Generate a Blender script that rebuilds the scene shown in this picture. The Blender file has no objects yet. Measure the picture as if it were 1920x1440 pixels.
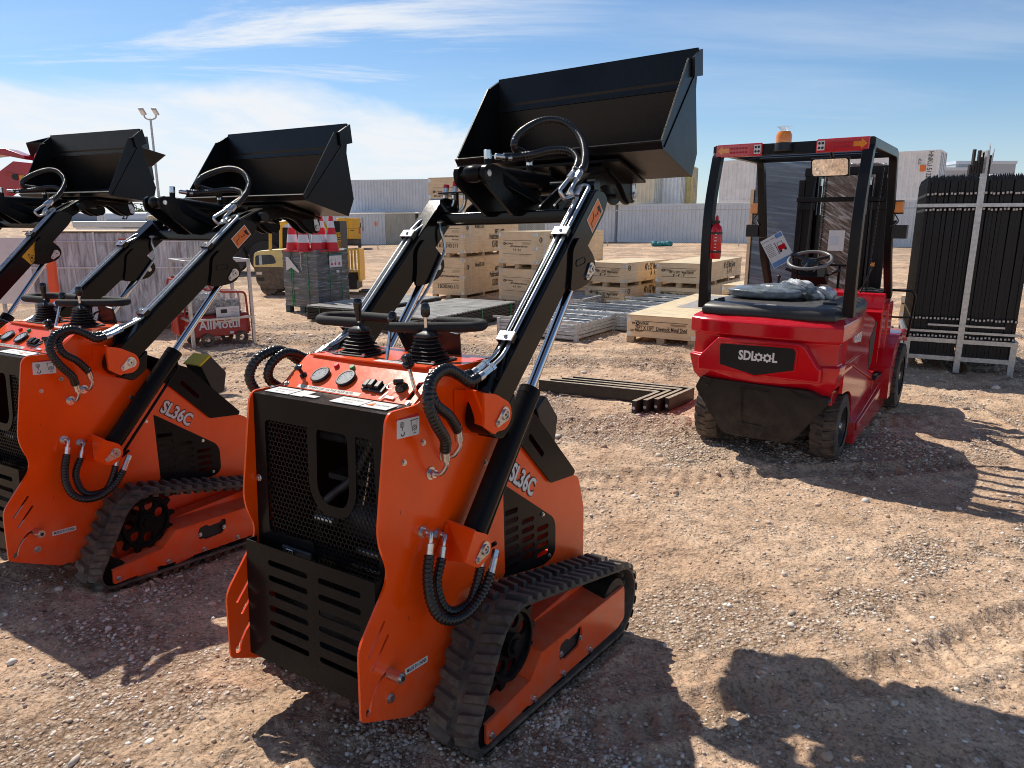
import bpy, bmesh, math, random
import numpy as np
from mathutils import Vector, Matrix, Euler
random.seed(7); np.random.seed(7)
SC = bpy.context.scene
COL = SC.collection
PI = math.pi
R_ = math.radians

# ------------------------------------------------------------------ materials
def newmat(name):
    m = bpy.data.materials.new(name); m.use_nodes = True
    nt = m.node_tree; b = nt.nodes['Principled BSDF']
    return m, nt, b
def node(nt, t, **kw):
    n = nt.nodes.new(t)
    for k, v in kw.items(): setattr(n, k, v)
    return n
def ramp(nt, fac, stops):
    r = node(nt, 'ShaderNodeValToRGB')
    e = r.color_ramp.elements
    while len(e) < len(stops): e.new(0.5)
    for i, (p, c) in enumerate(stops):
        e[i].position = p; e[i].color = (*c, 1) if len(c) == 3 else c
    nt.links.new(fac, r.inputs[0]); return r.outputs[0]
def noise(nt, scale, detail=4, rough=.55, coord='Object', dist=0.0):
    tc = node(nt, 'ShaderNodeTexCoord'); n = node(nt, 'ShaderNodeTexNoise')
    n.inputs['Scale'].default_value = scale; n.inputs['Detail'].default_value = detail
    n.inputs['Roughness'].default_value = rough; n.inputs['Distortion'].default_value = dist
    nt.links.new(tc.outputs[coord], n.inputs['Vector']); return n.outputs['Fac']
def bump(nt, b, h, strength, dist=.01):
    bp = node(nt, 'ShaderNodeBump'); bp.inputs['Strength'].default_value = strength
    bp.inputs['Distance'].default_value = dist
    nt.links.new(h, bp.inputs['Height']); nt.links.new(bp.outputs[0], b.inputs['Normal'])
def paint(name, col, rough=.3, metal=0.0, coat=0.0, var=.12, nscale=6, bmp=.0, bscale=180, dust=0.0, dustcol=(.35,.27,.2), spec=.5, top=0.0, topcol=(.5,.38,.27), grain=None, ior=None, low=0.0):
    m, nt, b = newmat(name)
    f = noise(nt, nscale, 5)
    lo = tuple(max(0, c*(1-var)) for c in col); hi = tuple(min(1, c*(1+var)) for c in col)
    c = ramp(nt, f, [(.3, lo), (.7, hi)])
    if dust > 0:
        f2 = noise(nt, nscale*3.1, 8, .7)
        mk = ramp(nt, f2, [(.42, (0,0,0)), (.8, (dust,)*3)])
        mx = node(nt, 'ShaderNodeMix', data_type='RGBA')
        nt.links.new(mk, mx.inputs[0]); nt.links.new(c, mx.inputs[6]); mx.inputs[7].default_value = (*dustcol, 1)
        c = mx.outputs[2]
    if low>0:
        gp=node(nt,'ShaderNodeNewGeometry'); sp_=node(nt,'ShaderNodeSeparateXYZ'); nt.links.new(gp.outputs['Position'],sp_.inputs[0])
        hz=node(nt,'ShaderNodeMapRange'); hz.inputs[1].default_value=.55; hz.inputs[2].default_value=.0; hz.inputs[3].default_value=.0; hz.inputs[4].default_value=low; nt.links.new(sp_.outputs[2],hz.inputs[0])
        nz_=ramp(nt,noise(nt,11,9,.72),[(.40,(.12,)*3),(.66,(1,1,1))]); mlt=node(nt,'ShaderNodeMix',data_type='RGBA',blend_type='MULTIPLY'); mlt.inputs[0].default_value=1; nt.links.new(hz.outputs[0],mlt.inputs[6]); nt.links.new(nz_,mlt.inputs[7])
        mlo=node(nt,'ShaderNodeMix',data_type='RGBA'); nt.links.new(mlt.outputs[2],mlo.inputs[0]); nt.links.new(c,mlo.inputs[6]); mlo.inputs[7].default_value=(.46,.33,.23,1); c=mlo.outputs[2]
    if grain:
        tc_=node(nt,'ShaderNodeTexCoord'); mg=node(nt,'ShaderNodeMapping'); mg.inputs['Scale'].default_value=grain
        ng=node(nt,'ShaderNodeTexNoise'); ng.inputs['Scale'].default_value=1; ng.inputs['Detail'].default_value=6; ng.inputs['Distortion'].default_value=.8
        nt.links.new(tc_.outputs['Object'],mg.inputs[0]); nt.links.new(mg.outputs[0],ng.inputs['Vector'])
        gc=ramp(nt,ng.outputs['Fac'],[(.32,(.84,.81,.78)),(.5,(1,1,1)),(.7,(1.08,1.07,1.05))])
        mm=node(nt,'ShaderNodeMix',data_type='RGBA',blend_type='MULTIPLY'); mm.inputs[0].default_value=.8; nt.links.new(c,mm.inputs[6]); nt.links.new(gc,mm.inputs[7]); c=mm.outputs[2]
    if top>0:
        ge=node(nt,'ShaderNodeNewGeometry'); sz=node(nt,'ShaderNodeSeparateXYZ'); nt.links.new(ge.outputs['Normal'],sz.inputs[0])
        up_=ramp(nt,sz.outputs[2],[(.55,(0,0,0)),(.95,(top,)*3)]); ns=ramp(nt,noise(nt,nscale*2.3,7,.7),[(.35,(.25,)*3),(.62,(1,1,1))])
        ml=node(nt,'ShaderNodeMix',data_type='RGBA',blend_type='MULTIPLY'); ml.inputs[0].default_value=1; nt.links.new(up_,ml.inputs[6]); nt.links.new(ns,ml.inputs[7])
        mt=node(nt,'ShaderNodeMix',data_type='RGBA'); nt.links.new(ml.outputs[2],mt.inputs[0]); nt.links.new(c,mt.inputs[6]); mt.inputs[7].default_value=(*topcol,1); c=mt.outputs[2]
    nt.links.new(c, b.inputs['Base Color'])
    rr = node(nt, 'ShaderNodeMapRange'); rr.inputs[3].default_value = max(.02, rough*.75); rr.inputs[4].default_value = min(1, rough*1.3)
    nt.links.new(noise(nt, nscale*5, 6, .65), rr.inputs[0]); nt.links.new(rr.outputs[0], b.inputs['Roughness'])
    b.inputs['Metallic'].default_value = metal
    b.inputs['Coat Weight'].default_value = coat; b.inputs['Coat Roughness'].default_value = .08
    b.inputs['Specular IOR Level'].default_value = spec
    if ior: b.inputs['IOR'].default_value = ior
    if bmp > 0: bump(nt, b, noise(nt, bscale, 3), bmp, .004)
    return m
M = {}
M['orange'] = paint('orange_paint', (.94,.078,.0), .22, coat=.10, var=.07, bmp=.09, bscale=34, dust=.03, dustcol=(.6,.35,.2), spec=.45, top=.22, topcol=(.95,.42,.28), low=.30)  # upward faces tinted pinkish, sunlit sheen painted into the colour
M['orange_shade'] = paint('orange_inner_shade', (.035,.003,.002), .5, var=.1)  # shaded copy of the orange, interior darkness put into its colour
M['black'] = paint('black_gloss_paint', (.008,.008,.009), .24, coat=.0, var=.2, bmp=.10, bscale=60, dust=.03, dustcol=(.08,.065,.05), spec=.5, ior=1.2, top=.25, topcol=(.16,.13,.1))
M['black_arm'] = paint('black_powder_coat', (.004,.004,.005), .13, var=.25, bmp=.04, bscale=200, dust=.01, dustcol=(.08,.065,.05), spec=.5, ior=1.33)
M['bucket'] = paint('bucket_black_paint', (.006,.0065,.008), .3, var=.6, nscale=3, bmp=.12, bscale=120, dust=.07, dustcol=(.05,.045,.04), spec=.5, ior=1.38)
M['chrome'] = paint('chrome_rod', (.75,.76,.78), .06, metal=1, var=.03)
M['zinc'] = paint('zinc_plated', (.62,.62,.62), .28, metal=1, var=.15, nscale=40)
M['zincy'] = paint('zinc_clamp', (.66,.67,.68), .22, metal=1, var=.1, nscale=60)
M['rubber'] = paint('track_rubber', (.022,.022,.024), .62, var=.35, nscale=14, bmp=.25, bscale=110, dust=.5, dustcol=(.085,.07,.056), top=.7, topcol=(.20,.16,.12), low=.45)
M['hose'] = paint('hose_spiral_plastic', (.009,.009,.010), .24, var=.3, nscale=30, dust=.03, spec=.5)
M['foam'] = paint('black_foam_grip', (.009,.009,.010), .75, var=.3, nscale=40, bmp=.3, bscale=500)
M['plastic'] = paint('black_plastic', (.015,.015,.016), .38, var=.3, nscale=20)
M['glossplastic'] = paint('black_knob_plastic', (.01,.01,.011), .12, var=.2)
M['white'] = paint('white_sticker', (.74,.74,.73), .45, var=.05, nscale=30)
M['red'] = paint('red_button', (.65,.005,.03), .3, var=.1)
M['green'] = paint('green_button', (.01,.3,.1), .3, var=.1)
M['yellow'] = paint('yellow_plastic', (.75,.55,.01), .4, var=.06)
M['stick_orange'] = paint('orange_sticker', (.8,.2,.03), .4, var=.04)
M['stick_yellow'] = paint('yellow_sticker', (.72,.36,.02), .4, var=.04)
M['ink'] = paint('black_ink', (.015,.015,.018), .5, var=.1)
M['dialface'] = paint('gauge_face', (.5,.5,.48), .15, coat=1, var=.15, nscale=60)
M['strip'] = paint('sticker_top', (.36,.31,.26), .5, var=.3, nscale=18)
M['label_grey'] = paint('label_grey', (.66,.60,.54), .5, var=.05)
M['engine'] = paint('engine_metal', (.05,.05,.055), .45, metal=.3, var=.5, nscale=20)
M['maroon'] = paint('red_cap', (.5,.01,.03), .5, var=.1)

# ------------------------------------------------------------------ mesh builder
class MB:
    def __init__(s): s.v=[]; s.f=[]; s.mi=[]; s.m=0; s.mats=[]; s.marks=[]
    def mark(s): s.marks.append((len(s.v),len(s.f))); return s
    def use(s, mat):
        if isinstance(mat, str): mat = M[mat]
        if mat not in s.mats: s.mats.append(mat)
        s.m = s.mats.index(mat); return s
    def add(s, vs, fs):
        o = len(s.v); s.v.extend([tuple(p) for p in vs])
        s.f.extend([tuple(i+o for i in f) for f in fs]); s.mi.extend([s.m]*len(fs)); return s
    def box(s, c, d, rot=None):
        x, y, z = [q/2 for q in d]
        P = [Vector(p) for p in [(-x,-y,-z),(x,-y,-z),(x,y,-z),(-x,y,-z),(-x,-y,z),(x,-y,z),(x,y,z),(-x,y,z)]]
        if rot is not None: P = [rot @ p for p in P]
        return s.add([p+Vector(c) for p in P], [(0,3,2,1),(4,5,6,7),(0,1,5,4),(1,2,6,5),(2,3,7,6),(3,0,4,7)])
    def bb(s, x0,x1,y0,y1,z0,z1): return s.box(((x0+x1)/2,(y0+y1)/2,(z0+z1)/2),(x1-x0,y1-y0,z1-z0))
    def prism(s, pts, vec):
        n = len(pts); vec = Vector(vec); a = [Vector(p) for p in pts]; b = [p+vec for p in a]
        nn = sum(((a[i]-a[0]).cross(a[(i+1)%n]-a[0]) for i in range(n)), Vector())
        flip = nn.dot(vec) > 0
        f = [tuple(range(n))[::-1] if flip else tuple(range(n)), tuple(range(n,2*n)) if flip else tuple(range(n,2*n))[::-1]]
        for i in range(n):
            j = (i+1)%n; f.append((i,j,n+j,n+i) if flip else (j,i,n+i,n+j))
        return s.add(a+b, f)
    def px(s, poly, x0, x1): return s.prism([(x0,y,z) for y,z in poly], (x1-x0,0,0))
    def py(s, poly, y0, y1): return s.prism([(x,y0,z) for x,z in poly], (0,y1-y0,0))
    def pz(s, poly, z0, z1): return s.prism([(x,y,z0) for x,y in poly], (0,0,z1-z0))
    def cyl(s, p0, p1, r0, r1=None, n=16, caps=True, hexo=0):
        if r1 is None: r1 = r0
        p0=Vector(p0); p1=Vector(p1); d=(p1-p0).normalized()
        a = d.orthogonal().normalized(); b = d.cross(a)
        v=[]; 
        for p,r in((p0,r0),(p1,r1)):
            for i in range(n):
                t=2*PI*i/n+hexo; v.append(p+a*math.cos(t)*r+b*math.sin(t)*r)
        f=[(i,(i+1)%n,n+(i+1)%n,n+i) for i in range(n)]
        if caps: f+= [tuple(range(n))[::-1], tuple(range(n,2*n))]
        return s.add(v,f)
    def ring(s, p0, p1, ro, ri, n=24):
        p0=Vector(p0); p1=Vector(p1); d=(p1-p0).normalized(); a=d.orthogonal().normalized(); b=d.cross(a); v=[]
        for p,r in((p0,ro),(p1,ro),(p1,ri),(p0,ri)):
            for i in range(n):
                t=2*PI*i/n; v.append(p+a*math.cos(t)*r+b*math.sin(t)*r)
        f=[]
        for k in range(4):
            for i in range(n):
                j=(i+1)%n; q=(k+1)%4
                f.append((k*n+i,k*n+j,q*n+j,q*n+i))
        return s.add(v,f)
    def lathe(s, prof, o, ax, n=20):
        o=Vector(o); ax=Vector(ax).normalized(); a=ax.orthogonal().normalized(); b=ax.cross(a); v=[]; f=[]
        for r,h in prof:
            for i in range(n):
                t=2*PI*i/n; v.append(o+ax*h+(a*math.cos(t)+b*math.sin(t))*max(r,1e-4))
        for k in range(len(prof)-1):
            for i in range(n):
                j=(i+1)%n; f.append((k*n+i,k*n+j,(k+1)*n+j,(k+1)*n+i))
        return s.add(v,f)
    def sphere(s, c, r, n=14, m=9, sc=(1,1,1)):
        c=Vector(c); v=[]; f=[]
        for k in range(m+1):
            ph=PI*k/m
            for i in range(n):
                t=2*PI*i/n; rr=max(math.sin(ph),1e-3)
                v.append(c+Vector((math.cos(t)*rr*r*sc[0], math.sin(t)*rr*r*sc[1], math.cos(ph)*r*sc[2])))
        for k in range(m):
            for i in range(n):
                j=(i+1)%n; f.append((k*n+i,(k+1)*n+i,(k+1)*n+j,k*n+j))
        return s.add(v,f)
    def tube(s, path, r, n=10, caps=True, rf=None):
        P=[Vector(p) for p in path]; L=len(P)
        T=[(P[min(i+1,L-1)]-P[max(i-1,0)]).normalized() for i in range(L)]
        a=T[0].orthogonal().normalized(); v=[]; acc=0.0
        for i in range(L):
            if i: acc+=(P[i]-P[i-1]).length
            a=(a-T[i]*a.dot(T[i])).normalized(); b=T[i].cross(a)
            for k in range(n):
                t=2*PI*k/n; rr=r if rf is None else rf(acc,t,i/(L-1))
                v.append(P[i]+a*math.cos(t)*rr+b*math.sin(t)*rr)
        f=[]
        for i in range(L-1):
            for k in range(n):
                j=(k+1)%n; f.append((i*n+k,i*n+j,(i+1)*n+j,(i+1)*n+k))
        if caps: f+=[tuple(range(n))[::-1], tuple(range((L-1)*n,L*n))]
        return s.add(v,f)
    def quad(s, a,b,c,d): return s.add([a,b,c,d],[(0,1,2,3)])
    def transform(s, mat, start=0):
        s.v[start:]=[tuple(mat@Vector(p)) for p in s.v[start:]]; return s
    def build_each(s, name, parent=None, **kw):
        # every marked piece becomes an object of its own
        mk=[m for i,m in enumerate(s.marks) if m[1]<len(s.f) and (i+1==len(s.marks) or s.marks[i+1]!=m)]
        if not mk or mk[0]!=(0,0): mk=[(0,0)]+mk
        mk=mk+[(len(s.v),len(s.f))]; out=[]
        for (v0,f0),(v1,f1) in zip(mk,mk[1:]):
            if f1<=f0: continue
            q=MB(); q.v=s.v[v0:v1]; q.f=[tuple(i-v0 for i in f) for f in s.f[f0:f1]]
            used=sorted(set(s.mi[f0:f1])); q.mats=[s.mats[i] for i in used]; q.mi=[used.index(i) for i in s.mi[f0:f1]]
            out.append(q.build(name,parent,**kw))
        return out
    def build(s, name, parent=None, bevel=0, seg=2, smooth=True, angle=38, mat=None, label=None, solid=0):
        if mat is not None and not s.mats: s.use(mat)
        me=bpy.data.meshes.new(name); me.from_pydata(s.v,[],s.f)
        for m in s.mats: me.materials.append(m)
        if len(s.mats)>1: me.polygons.foreach_set('material_index', s.mi)
        if smooth:
            me.polygons.foreach_set('use_smooth',[True]*len(me.polygons)); me.set_sharp_from_angle(angle=R_(angle))
        me.update(); o=bpy.data.objects.new(name,me); COL.objects.link(o)
        if parent is not None: o.parent=parent
        if solid: 
            q=o.modifiers.new('s','SOLIDIFY'); q.thickness=solid; q.offset=0
        if bevel:
            q=o.modifiers.new('b','BEVEL'); q.width=bevel; q.segments=seg; q.limit_method='ANGLE'; q.angle_limit=R_(40); q.harden_normals=smooth
        if label: o['label']=label
        return o
def smooth_path(P, k=8):
    P=[Vector(p) for p in P]; Q=[P[0]*2-P[1]]+P+[P[-1]*2-P[-2]]; out=[]
    for i in range(1,len(Q)-2):
        p0,p1,p2,p3=Q[i-1:i+3]
        for j in range(k):
            t=j/k; out.append(.5*((2*p1)+(p2-p0)*t+(2*p0-5*p1+4*p2-p3)*t*t+(3*p1-p0-3*p2+p3)*t**3))
    out.append(P[-1]); return out
def resample(P, step):
    out=[P[0]]; acc=0
    for i in range(1,len(P)):
        seg=(P[i]-P[i-1]).length; d=step-acc
        while d<=seg:
            out.append(P[i-1].lerp(P[i],d/seg)); d+=step
        acc=(acc+seg)%step if seg>0 else acc
    out.append(P[-1]); return out
def fillet(P, r, k=5):
    # round the corners of an open polyline
    P=[Vector(p) for p in P]; out=[P[0]]
    for i in range(1,len(P)-1):
        a=P[i]-P[i-1]; b=P[i+1]-P[i]; q=min(r,a.length*.45,b.length*.45)
        s=P[i]-a.normalized()*q; e=P[i]+b.normalized()*q
        for j in range(k+1):
            t=j/k; out.append(s*(1-t)**2+P[i]*2*t*(1-t)+e*t*t)
    out.append(P[-1]); return out
def rpoly(pts, r, k=4):
    # closed 2D polygon with rounded corners ; r scalar or list
    n=len(pts); out=[]
    for i in range(n):
        p=Vector(pts[i]); a=Vector(pts[i-1])-p; b=Vector(pts[(i+1)%n])-p
        ri=r[i] if isinstance(r,(list,tuple)) else r
        q=min(ri,a.length*.48,b.length*.48)
        if q<1e-5: out.append(tuple(p)); continue
        s=p+a.normalized()*q; e=p+b.normalized()*q
        for j in range(k+1):
            t=j/k; out.append(tuple(s*(1-t)**2+p*2*t*(1-t)+e*t*t))
    return out
def slot(p, q, w, k=5):
    p=Vector(p); q=Vector(q); d=(q-p).normalized(); n=Vector((-d.y,d.x)); a=math.atan2(d.y,d.x); out=[]
    for j in range(k+1):
        t=a+PI/2+PI*j/k; out.append((p.x+math.cos(t)*w/2,p.y+math.sin(t)*w/2))
    for j in range(k+1):
        t=a-PI/2+PI*j/k; out.append((q.x+math.cos(t)*w/2,q.y+math.sin(t)*w/2))
    return out
def circ(c, r, n=16): return [(c[0]+r*math.cos(2*PI*i/n), c[1]+r*math.sin(2*PI*i/n)) for i in range(n)]
def flat_mesh(splines, thick, bev=0):
    # outline plus holes -> filled, extruded solid, through a 2D curve
    cu=bpy.data.curves.new('tmp','CURVE'); cu.dimensions='2D'; cu.fill_mode='BOTH'; cu.extrude=thick/2
    for s_ in splines:
        sp=cu.splines.new('POLY'); sp.points.add(len(s_)-1); sp.use_cyclic_u=True
        for i,(a,b) in enumerate(s_): sp.points[i].co=(a,b,0,1)
    o=bpy.data.objects.new('tmp',cu); me=bpy.data.meshes.new_from_object(o)
    v=[tuple(q.co) for q in me.vertices]; f=[tuple(p.vertices) for p in me.polygons]
    bpy.data.objects.remove(o); bpy.data.curves.remove(cu); bpy.data.meshes.remove(me)
    return v,f
def add_plate(mb, splines, thick, fn):
    v,f=flat_mesh(splines,thick); mb.add([fn(*p) for p in v],f); return mb
_tc={}
def text_geo(t, thick=0.0, bold=0.0, space=1.0):
    k=(t,thick,bold,space)
    if k in _tc: return _tc[k]
    cu=bpy.data.curves.new('tmp','FONT'); cu.body=t; cu.size=1; cu.align_x='CENTER'; cu.align_y='CENTER'
    cu.offset=bold; cu.extrude=thick; cu.space_character=space; cu.resolution_u=3
    o=bpy.data.objects.new('tmp',cu); me=bpy.data.meshes.new_from_object(o)
    v=[tuple(q.co) for q in me.vertices]; f=[tuple(p.vertices) for p in me.polygons]
    bpy.data.objects.remove(o); bpy.data.curves.remove(cu); bpy.data.meshes.remove(me)
    _tc[k]=(v,f); return v,f
def add_text(mb, t, o, u, v, size, sx=1.0, bold=0.0, thick=0.0, space=1.0):
    # o centre, u text direction, v up direction
    o=Vector(o); u=Vector(u).normalized(); v=Vector(v).normalized(); w=u.cross(v)
    V,F=text_geo(t,thick/size if thick else 0,bold,space)
    mb.add([o+u*(p[0]*size*sx)+v*(p[1]*size)+w*(p[2]*size) for p in V],F); return mb
def sticker(mb, o, u, v, w, h, mat, thick=.001):
    o=Vector(o); u=Vector(u).normalized(); v=Vector(v).normalized(); n=u.cross(v)
    mb.use(mat); P=[o-u*w/2-v*h/2,o+u*w/2-v*h/2,o+u*w/2+v*h/2,o-u*w/2+v*h/2]
    mb.prism(P,n*thick); return mb
def empty(name, loc=(0,0,0), rot=None, label=None, cat=None, group=None):
    o=bpy.data.objects.new(name,None); COL.objects.link(o); o.location=loc; o.empty_display_size=.2
    if rot is not None: o.matrix_world = Matrix.Translation(loc) @ rot.to_4x4()
    tag(o,label,cat,group); return o
def tag(o, label=None, cat=None, group=None, kind=None):
    if label: o['label']=label
    if cat: o['category']=cat
    if group: o['group']=group
    if kind: o['kind']=kind
    return o
def Rzxy(a,p,r): return (Matrix.Rotation(a,3,'Z')@Matrix.Rotation(p,3,'X')@Matrix.Rotation(r,3,'Y'))
def sx(o): return Vector((-o[0],o[1],o[2]))
# ------------------------------------------------------------------ compact track loader
def spiral_r(r0, pitch=.0125, amp=.14):
    def f(s,t,_):
        q=(s/pitch - t/(2*PI))%1.0
        return r0*(1-amp+amp*2.2*min(1.0, math.sin(PI*q)**.5))
    return f
def hose(parent, path, r=.0135, name='hose', amp=.17):
    P=resample(smooth_path(path,10),.0032)
    mb=MB().use('hose'); mb.tube(P,r,12,True,spiral_r(r,amp=amp)); return mb.build(name,parent,angle=80)
def bolt(mb, p, n, r=.007, h=.005):
    mb.mark()
    p=Vector(p); n=Vector(n).normalized()
    mb.use('zinc'); mb.cyl(p,p+n*.002,r*1.35,n=16); mb.cyl(p+n*.002,p+n*(h+.002),r,n=6); return mb
def hexnut(mb,p0,p1,r): mb.use('zincy'); mb.cyl(p0,p1,r,n=6)

PIV=Vector((0,.548,1.017)); U=Vector((0,.737,.676)); N=Vector((0,-.676,.737))
def am(u,w): q=PIV+U*u+N*w; return (q.y,q.z)
def am3(x,u,w): q=PIV+U*u+N*w; return Vector((x,q.y,q.z))

def make_loader(pose, arm_a=0.0, buck_a=0.0, label='', variant='A'):
    loc,ang=pose
    root=empty('track_loader',loc,Rzxy(*[R_(q) for q in ang]),label,'track loader','compact track loaders parked in a row')
    ARM=Matrix.Translation(PIV)@Matrix.Rotation(arm_a,4,'X')@Matrix.Translation(-PIV)
    BP=Vector((0,1.874,1.712))
    BK=ARM@Matrix.Translation(BP)@Matrix.Rotation(buck_a,4,'X')@Matrix.Translation(-BP)
    X=lambda mb,mt: mb.transform(mt)
    # --- side plates
    outline=rpoly([(-.002,.258),(.006,.474),(.122,.612),(.132,.655),(.099,.75),(.158,1.072),(.176,1.092),(.288,1.089),(.404,1.172),(.60,1.166),(.675,1.137),(.655,1.06),(.672,.98),(.70,.94),(.70,.40),(.45,.12),(.235,.148),(.228,.155),(.19,.156)],
                  [.012,.03,.05,.05,.09,.02,.02,.02,.02,.03,.03,.02,.02,.02,.0,.05,.003,.003,.01])
    holes=[slot((.041,.435),(.106,.507),.009),slot((.053,.39),(.117,.46),.009),
           [(.103,.359),(.080,.350),(.055,.330),(.036,.300),(.028,.285),(.018,.284),(.016,.268),(.024,.262),(.035,.268),(.037,.281),(.045,.300),(.064,.325),(.086,.343),(.106,.350)]]
    for s in(-1,1):
        mb=MB().use('orange')
        add_plate(mb,[outline]+holes,.008,lambda a,b,c:(s*.287+c,a,b))
        pl=mb.build('side_plate',root,bevel=.0015,seg=1,smooth=False)
        mb=MB()
        for (y,z) in((.302,.975),(.218,.939),(.60,.83)): bolt(mb,(s*.291,y,z),(s,0,0),.007)
        bolt(mb,(s*.291,.111,.267),(s,0,0),.011,.008)
        mb.mark(); mb.use('zinc'); mb.cyl((s*.291,.112,.347),(s*.34,.112,.347),.0165,n=20); mb.cyl((s*.34,.112,.347),(s*.345,.112,.347),.010,n=16)
        mb.use('ink'); mb.cyl((s*.345,.112,.347),(s*.346,.112,.347),.007,n=12)
        mb.build_each('bolt',pl)
    # welded flange inside the panel (top edge lip of left plate)
    # --- hood side skins
    hood=rpoly([(.655,1.0),(.70,.95),(.783,.862),(1.02,.70),(1.245,.583),(1.292,.44),(1.288,.19),(.80,.30),(.60,.34),(.60,.70)],.02)
    vent_slots=[]
    cols=[(.645,.653,6),(.748,.608,7),(.853,.537,5),(.956,.471,4)]
    for cy,cz,n in cols:
        for k in range(n):
            z=cz-k*.0345; 
            if z<.39-.15*(cy-.65)+.02: continue
            if cy<.7: vent_slots.append(slot((cy-.025,z),(cy+.025,z-.012),.02))
            else: vent_slots.append(slot((cy-.032,z+.004),(cy+.032,z-.004),.02))
    vent=rpoly([(.56,.71),(.665,.733),(.705,.722),(1.035,.486),(1.052,.45),(1.05,.345),(1.025,.322),(.96,.318),(.60,.40),(.545,.43)],[.01,.02,.02,.03,.03,.02,.02,.02,.04,.03])
    venth=rpoly([(.57,.70),(.66,.715),(.70,.705),(1.02,.475),(1.035,.45),(1.03,.35),(1.0,.34),(.60,.41),(.56,.44)],.01)
    cover=rpoly([(.772,.872),(.855,.945),(.905,.922),(1.195,.628),(1.185,.612),(1.008,.634)],[.004,.004,.01,.012,.01,.004])
    for s in(-1,1):
        mb=MB().use('orange'); add_plate(mb,[hood,venth],.005,lambda a,b,c:(s*.2835+c,a,b)); hd=mb.build('hood_side',root,bevel=.001,seg=1,smooth=False)
        mb=MB().use('black'); add_plate(mb,[vent]+vent_slots,.004,lambda a,b,c:(s*.2885+c,a,b))
        vp=mb.build('vent_panel',hd,bevel=.0008,seg=1,smooth=False)
        mb=MB()
        for (y,z) in((.955,.525),(1.0,.342),(.66,.70)): bolt(mb,(s*.2906,y,z),(s,0,0),.006)
        mb.build_each('bolt',vp)
        mb=MB().use('black'); add_plate(mb,[cover,slot((.865,.85),(.945,.765),.022)],.006,lambda a,b,c:(s*.296+c,a,b)); mb.build('top_cover_side',root,bevel=.001,seg=1,smooth=False)
        # model decal
        mb=MB(); d=Vector((0,.155,-.118)).normalized(); up=Vector((0,.118,.155)).normalized()
        cpt=Vector((s*.2862,.828,.699)); uu=d if s>0 else -d; 
        cpt = cpt+up*(-.002)
        uu = d if s>0 else -d
        vv = up
        mb.use('ink'); add_text(mb,'SL36C',cpt+Vector((s*.0012,0,0)),uu,vv,.088,.80,bold=.075,thick=.0008)
        mb.use('white'); add_text(mb,'SL36C',cpt+Vector((s*.0026,0,0)),uu,vv,.088,.80,bold=.03,thick=.0008)
        mb.build('model_decal',root,smooth=False)
    # --- hood front (far side) and deck behind the panel, black top cover
    mb=MB().use('orange'); mb.prism([(-.281,1.245,.583),(-.281,1.292,.44),(-.281,1.288,.19),(-.281,1.278,.19),(-.281,1.28,.44),(-.281,1.235,.578)],(.562,0,0)); mb.build('hood_front',root,bevel=.002)
    mb=MB().use('black'); mb.px([(.855,.945),(.905,.922),(1.195,.628),(1.185,.618),(.90,.905),(.855,.93)],-.292,.292)
    mb.px([(.70,1.02),(.855,.945),(.855,.935),(.70,1.0)],-.29,.29); mb.build('top_cover',root,bevel=.002)
    # battery box on the cover
    mb=MB().use('plastic'); mb.px(rpoly([(1.03,.905),(1.10,.945),(1.19,.84),(1.165,.735),(1.10,.735)],.01),.10,.225)
    if variant!='A': mb.use('yellow').px([(1.02,.905),(1.095,.953),(1.105,.942),(1.03,.895)],.095,.23)
    mb.build('battery_box',root,bevel=.006)
    # rear of hood / engine seen through openings
    mb=MB().use('engine')
    mb.bb(-.20,.20,.62,1.15,.30,.56); mb.bb(-.275,-.16,.58,.60,.4,1.05); mb.bb(.04,.275,.58,.60,.4,1.05); mb.bb(-.27,.27,.45,.5,.98,1.1); mb.bb(-.13,.12,.42,.72,.36,.62); mb.bb(-.24,-.08,.25,.5,.34,.56); mb.bb(.06,.24,.30,.55,.32,.50)  # includes flat back plates added to blacken the inside
    mb.cyl((-.05,.36,.66),(.14,.36,.66),.075,n=24); mb.cyl((-.24,.4,.9),(.24,.4,.9),.018,n=10)
    mb.tube(smooth_path([(-.16,.3,.5),(-.12,.26,.7),(.0,.3,.82),(.1,.32,.98)]),.014)
    mb.tube(smooth_path([(.18,.24,.5),(.2,.22,.72),(.13,.3,.85),(.12,.42,1.0)]),.012)
    mb.bb(-.15,.02,.33,.4,.78,.80)
    mb.use('zinc'); mb.cyl((-.12,.25,.68),(-.04,.25,.68),.018,n=10); mb.bb(.05,.19,.24,.26,.60,.615); mb.bb(.02,.16,.24,.26,.55,.56)
    mb.tube([(.19,.19,.93),(.17,.19,.85),(.145,.19,.78)],.003)
    mb.build('engine',root,bevel=.004)
    mb=MB().use('orange_shade'); mb.bb(-.283,.283,.66,.668,.42,1.0); mb.bb(-.283,.283,.14,.66,.24,.248)
    mb.bb(-.14,.02,.60,.605,.7,1.05); mb.bb(-.281,-.277,.20,.60,.40,1.06); mb.bb(.277,.281,.20,.60,.40,1.06); mb.build('bulkhead_shade_liner',root)  # thin dark side liners added to deepen the shade inside
    # --- rear cover with honeycomb grille.  plane through (y.185,z1.07) leaning
    Z0=Vector((0,.173,1.085)); D=Vector((0,-.062,-.998)) # down direction
    nrm=Vector((0,-.998,.062))
    def rc(x,t,w=0): return Z0+Vector((x,0,0))+D*t+nrm*w
    fr=rpoly([(-.283,0),(.283,0),(.283,.62),(-.283,.62)],.003)
    op=rpoly([(-.235,.065),(-.05,.065),(-.043,.08),(-.035,.25),(-.028,.32),(.06,.335),(.168,.325),(.175,.30),(.168,.08),(.175,.065),(.235,.065),(.245,.43),(-.225,.43)],.02)
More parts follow.
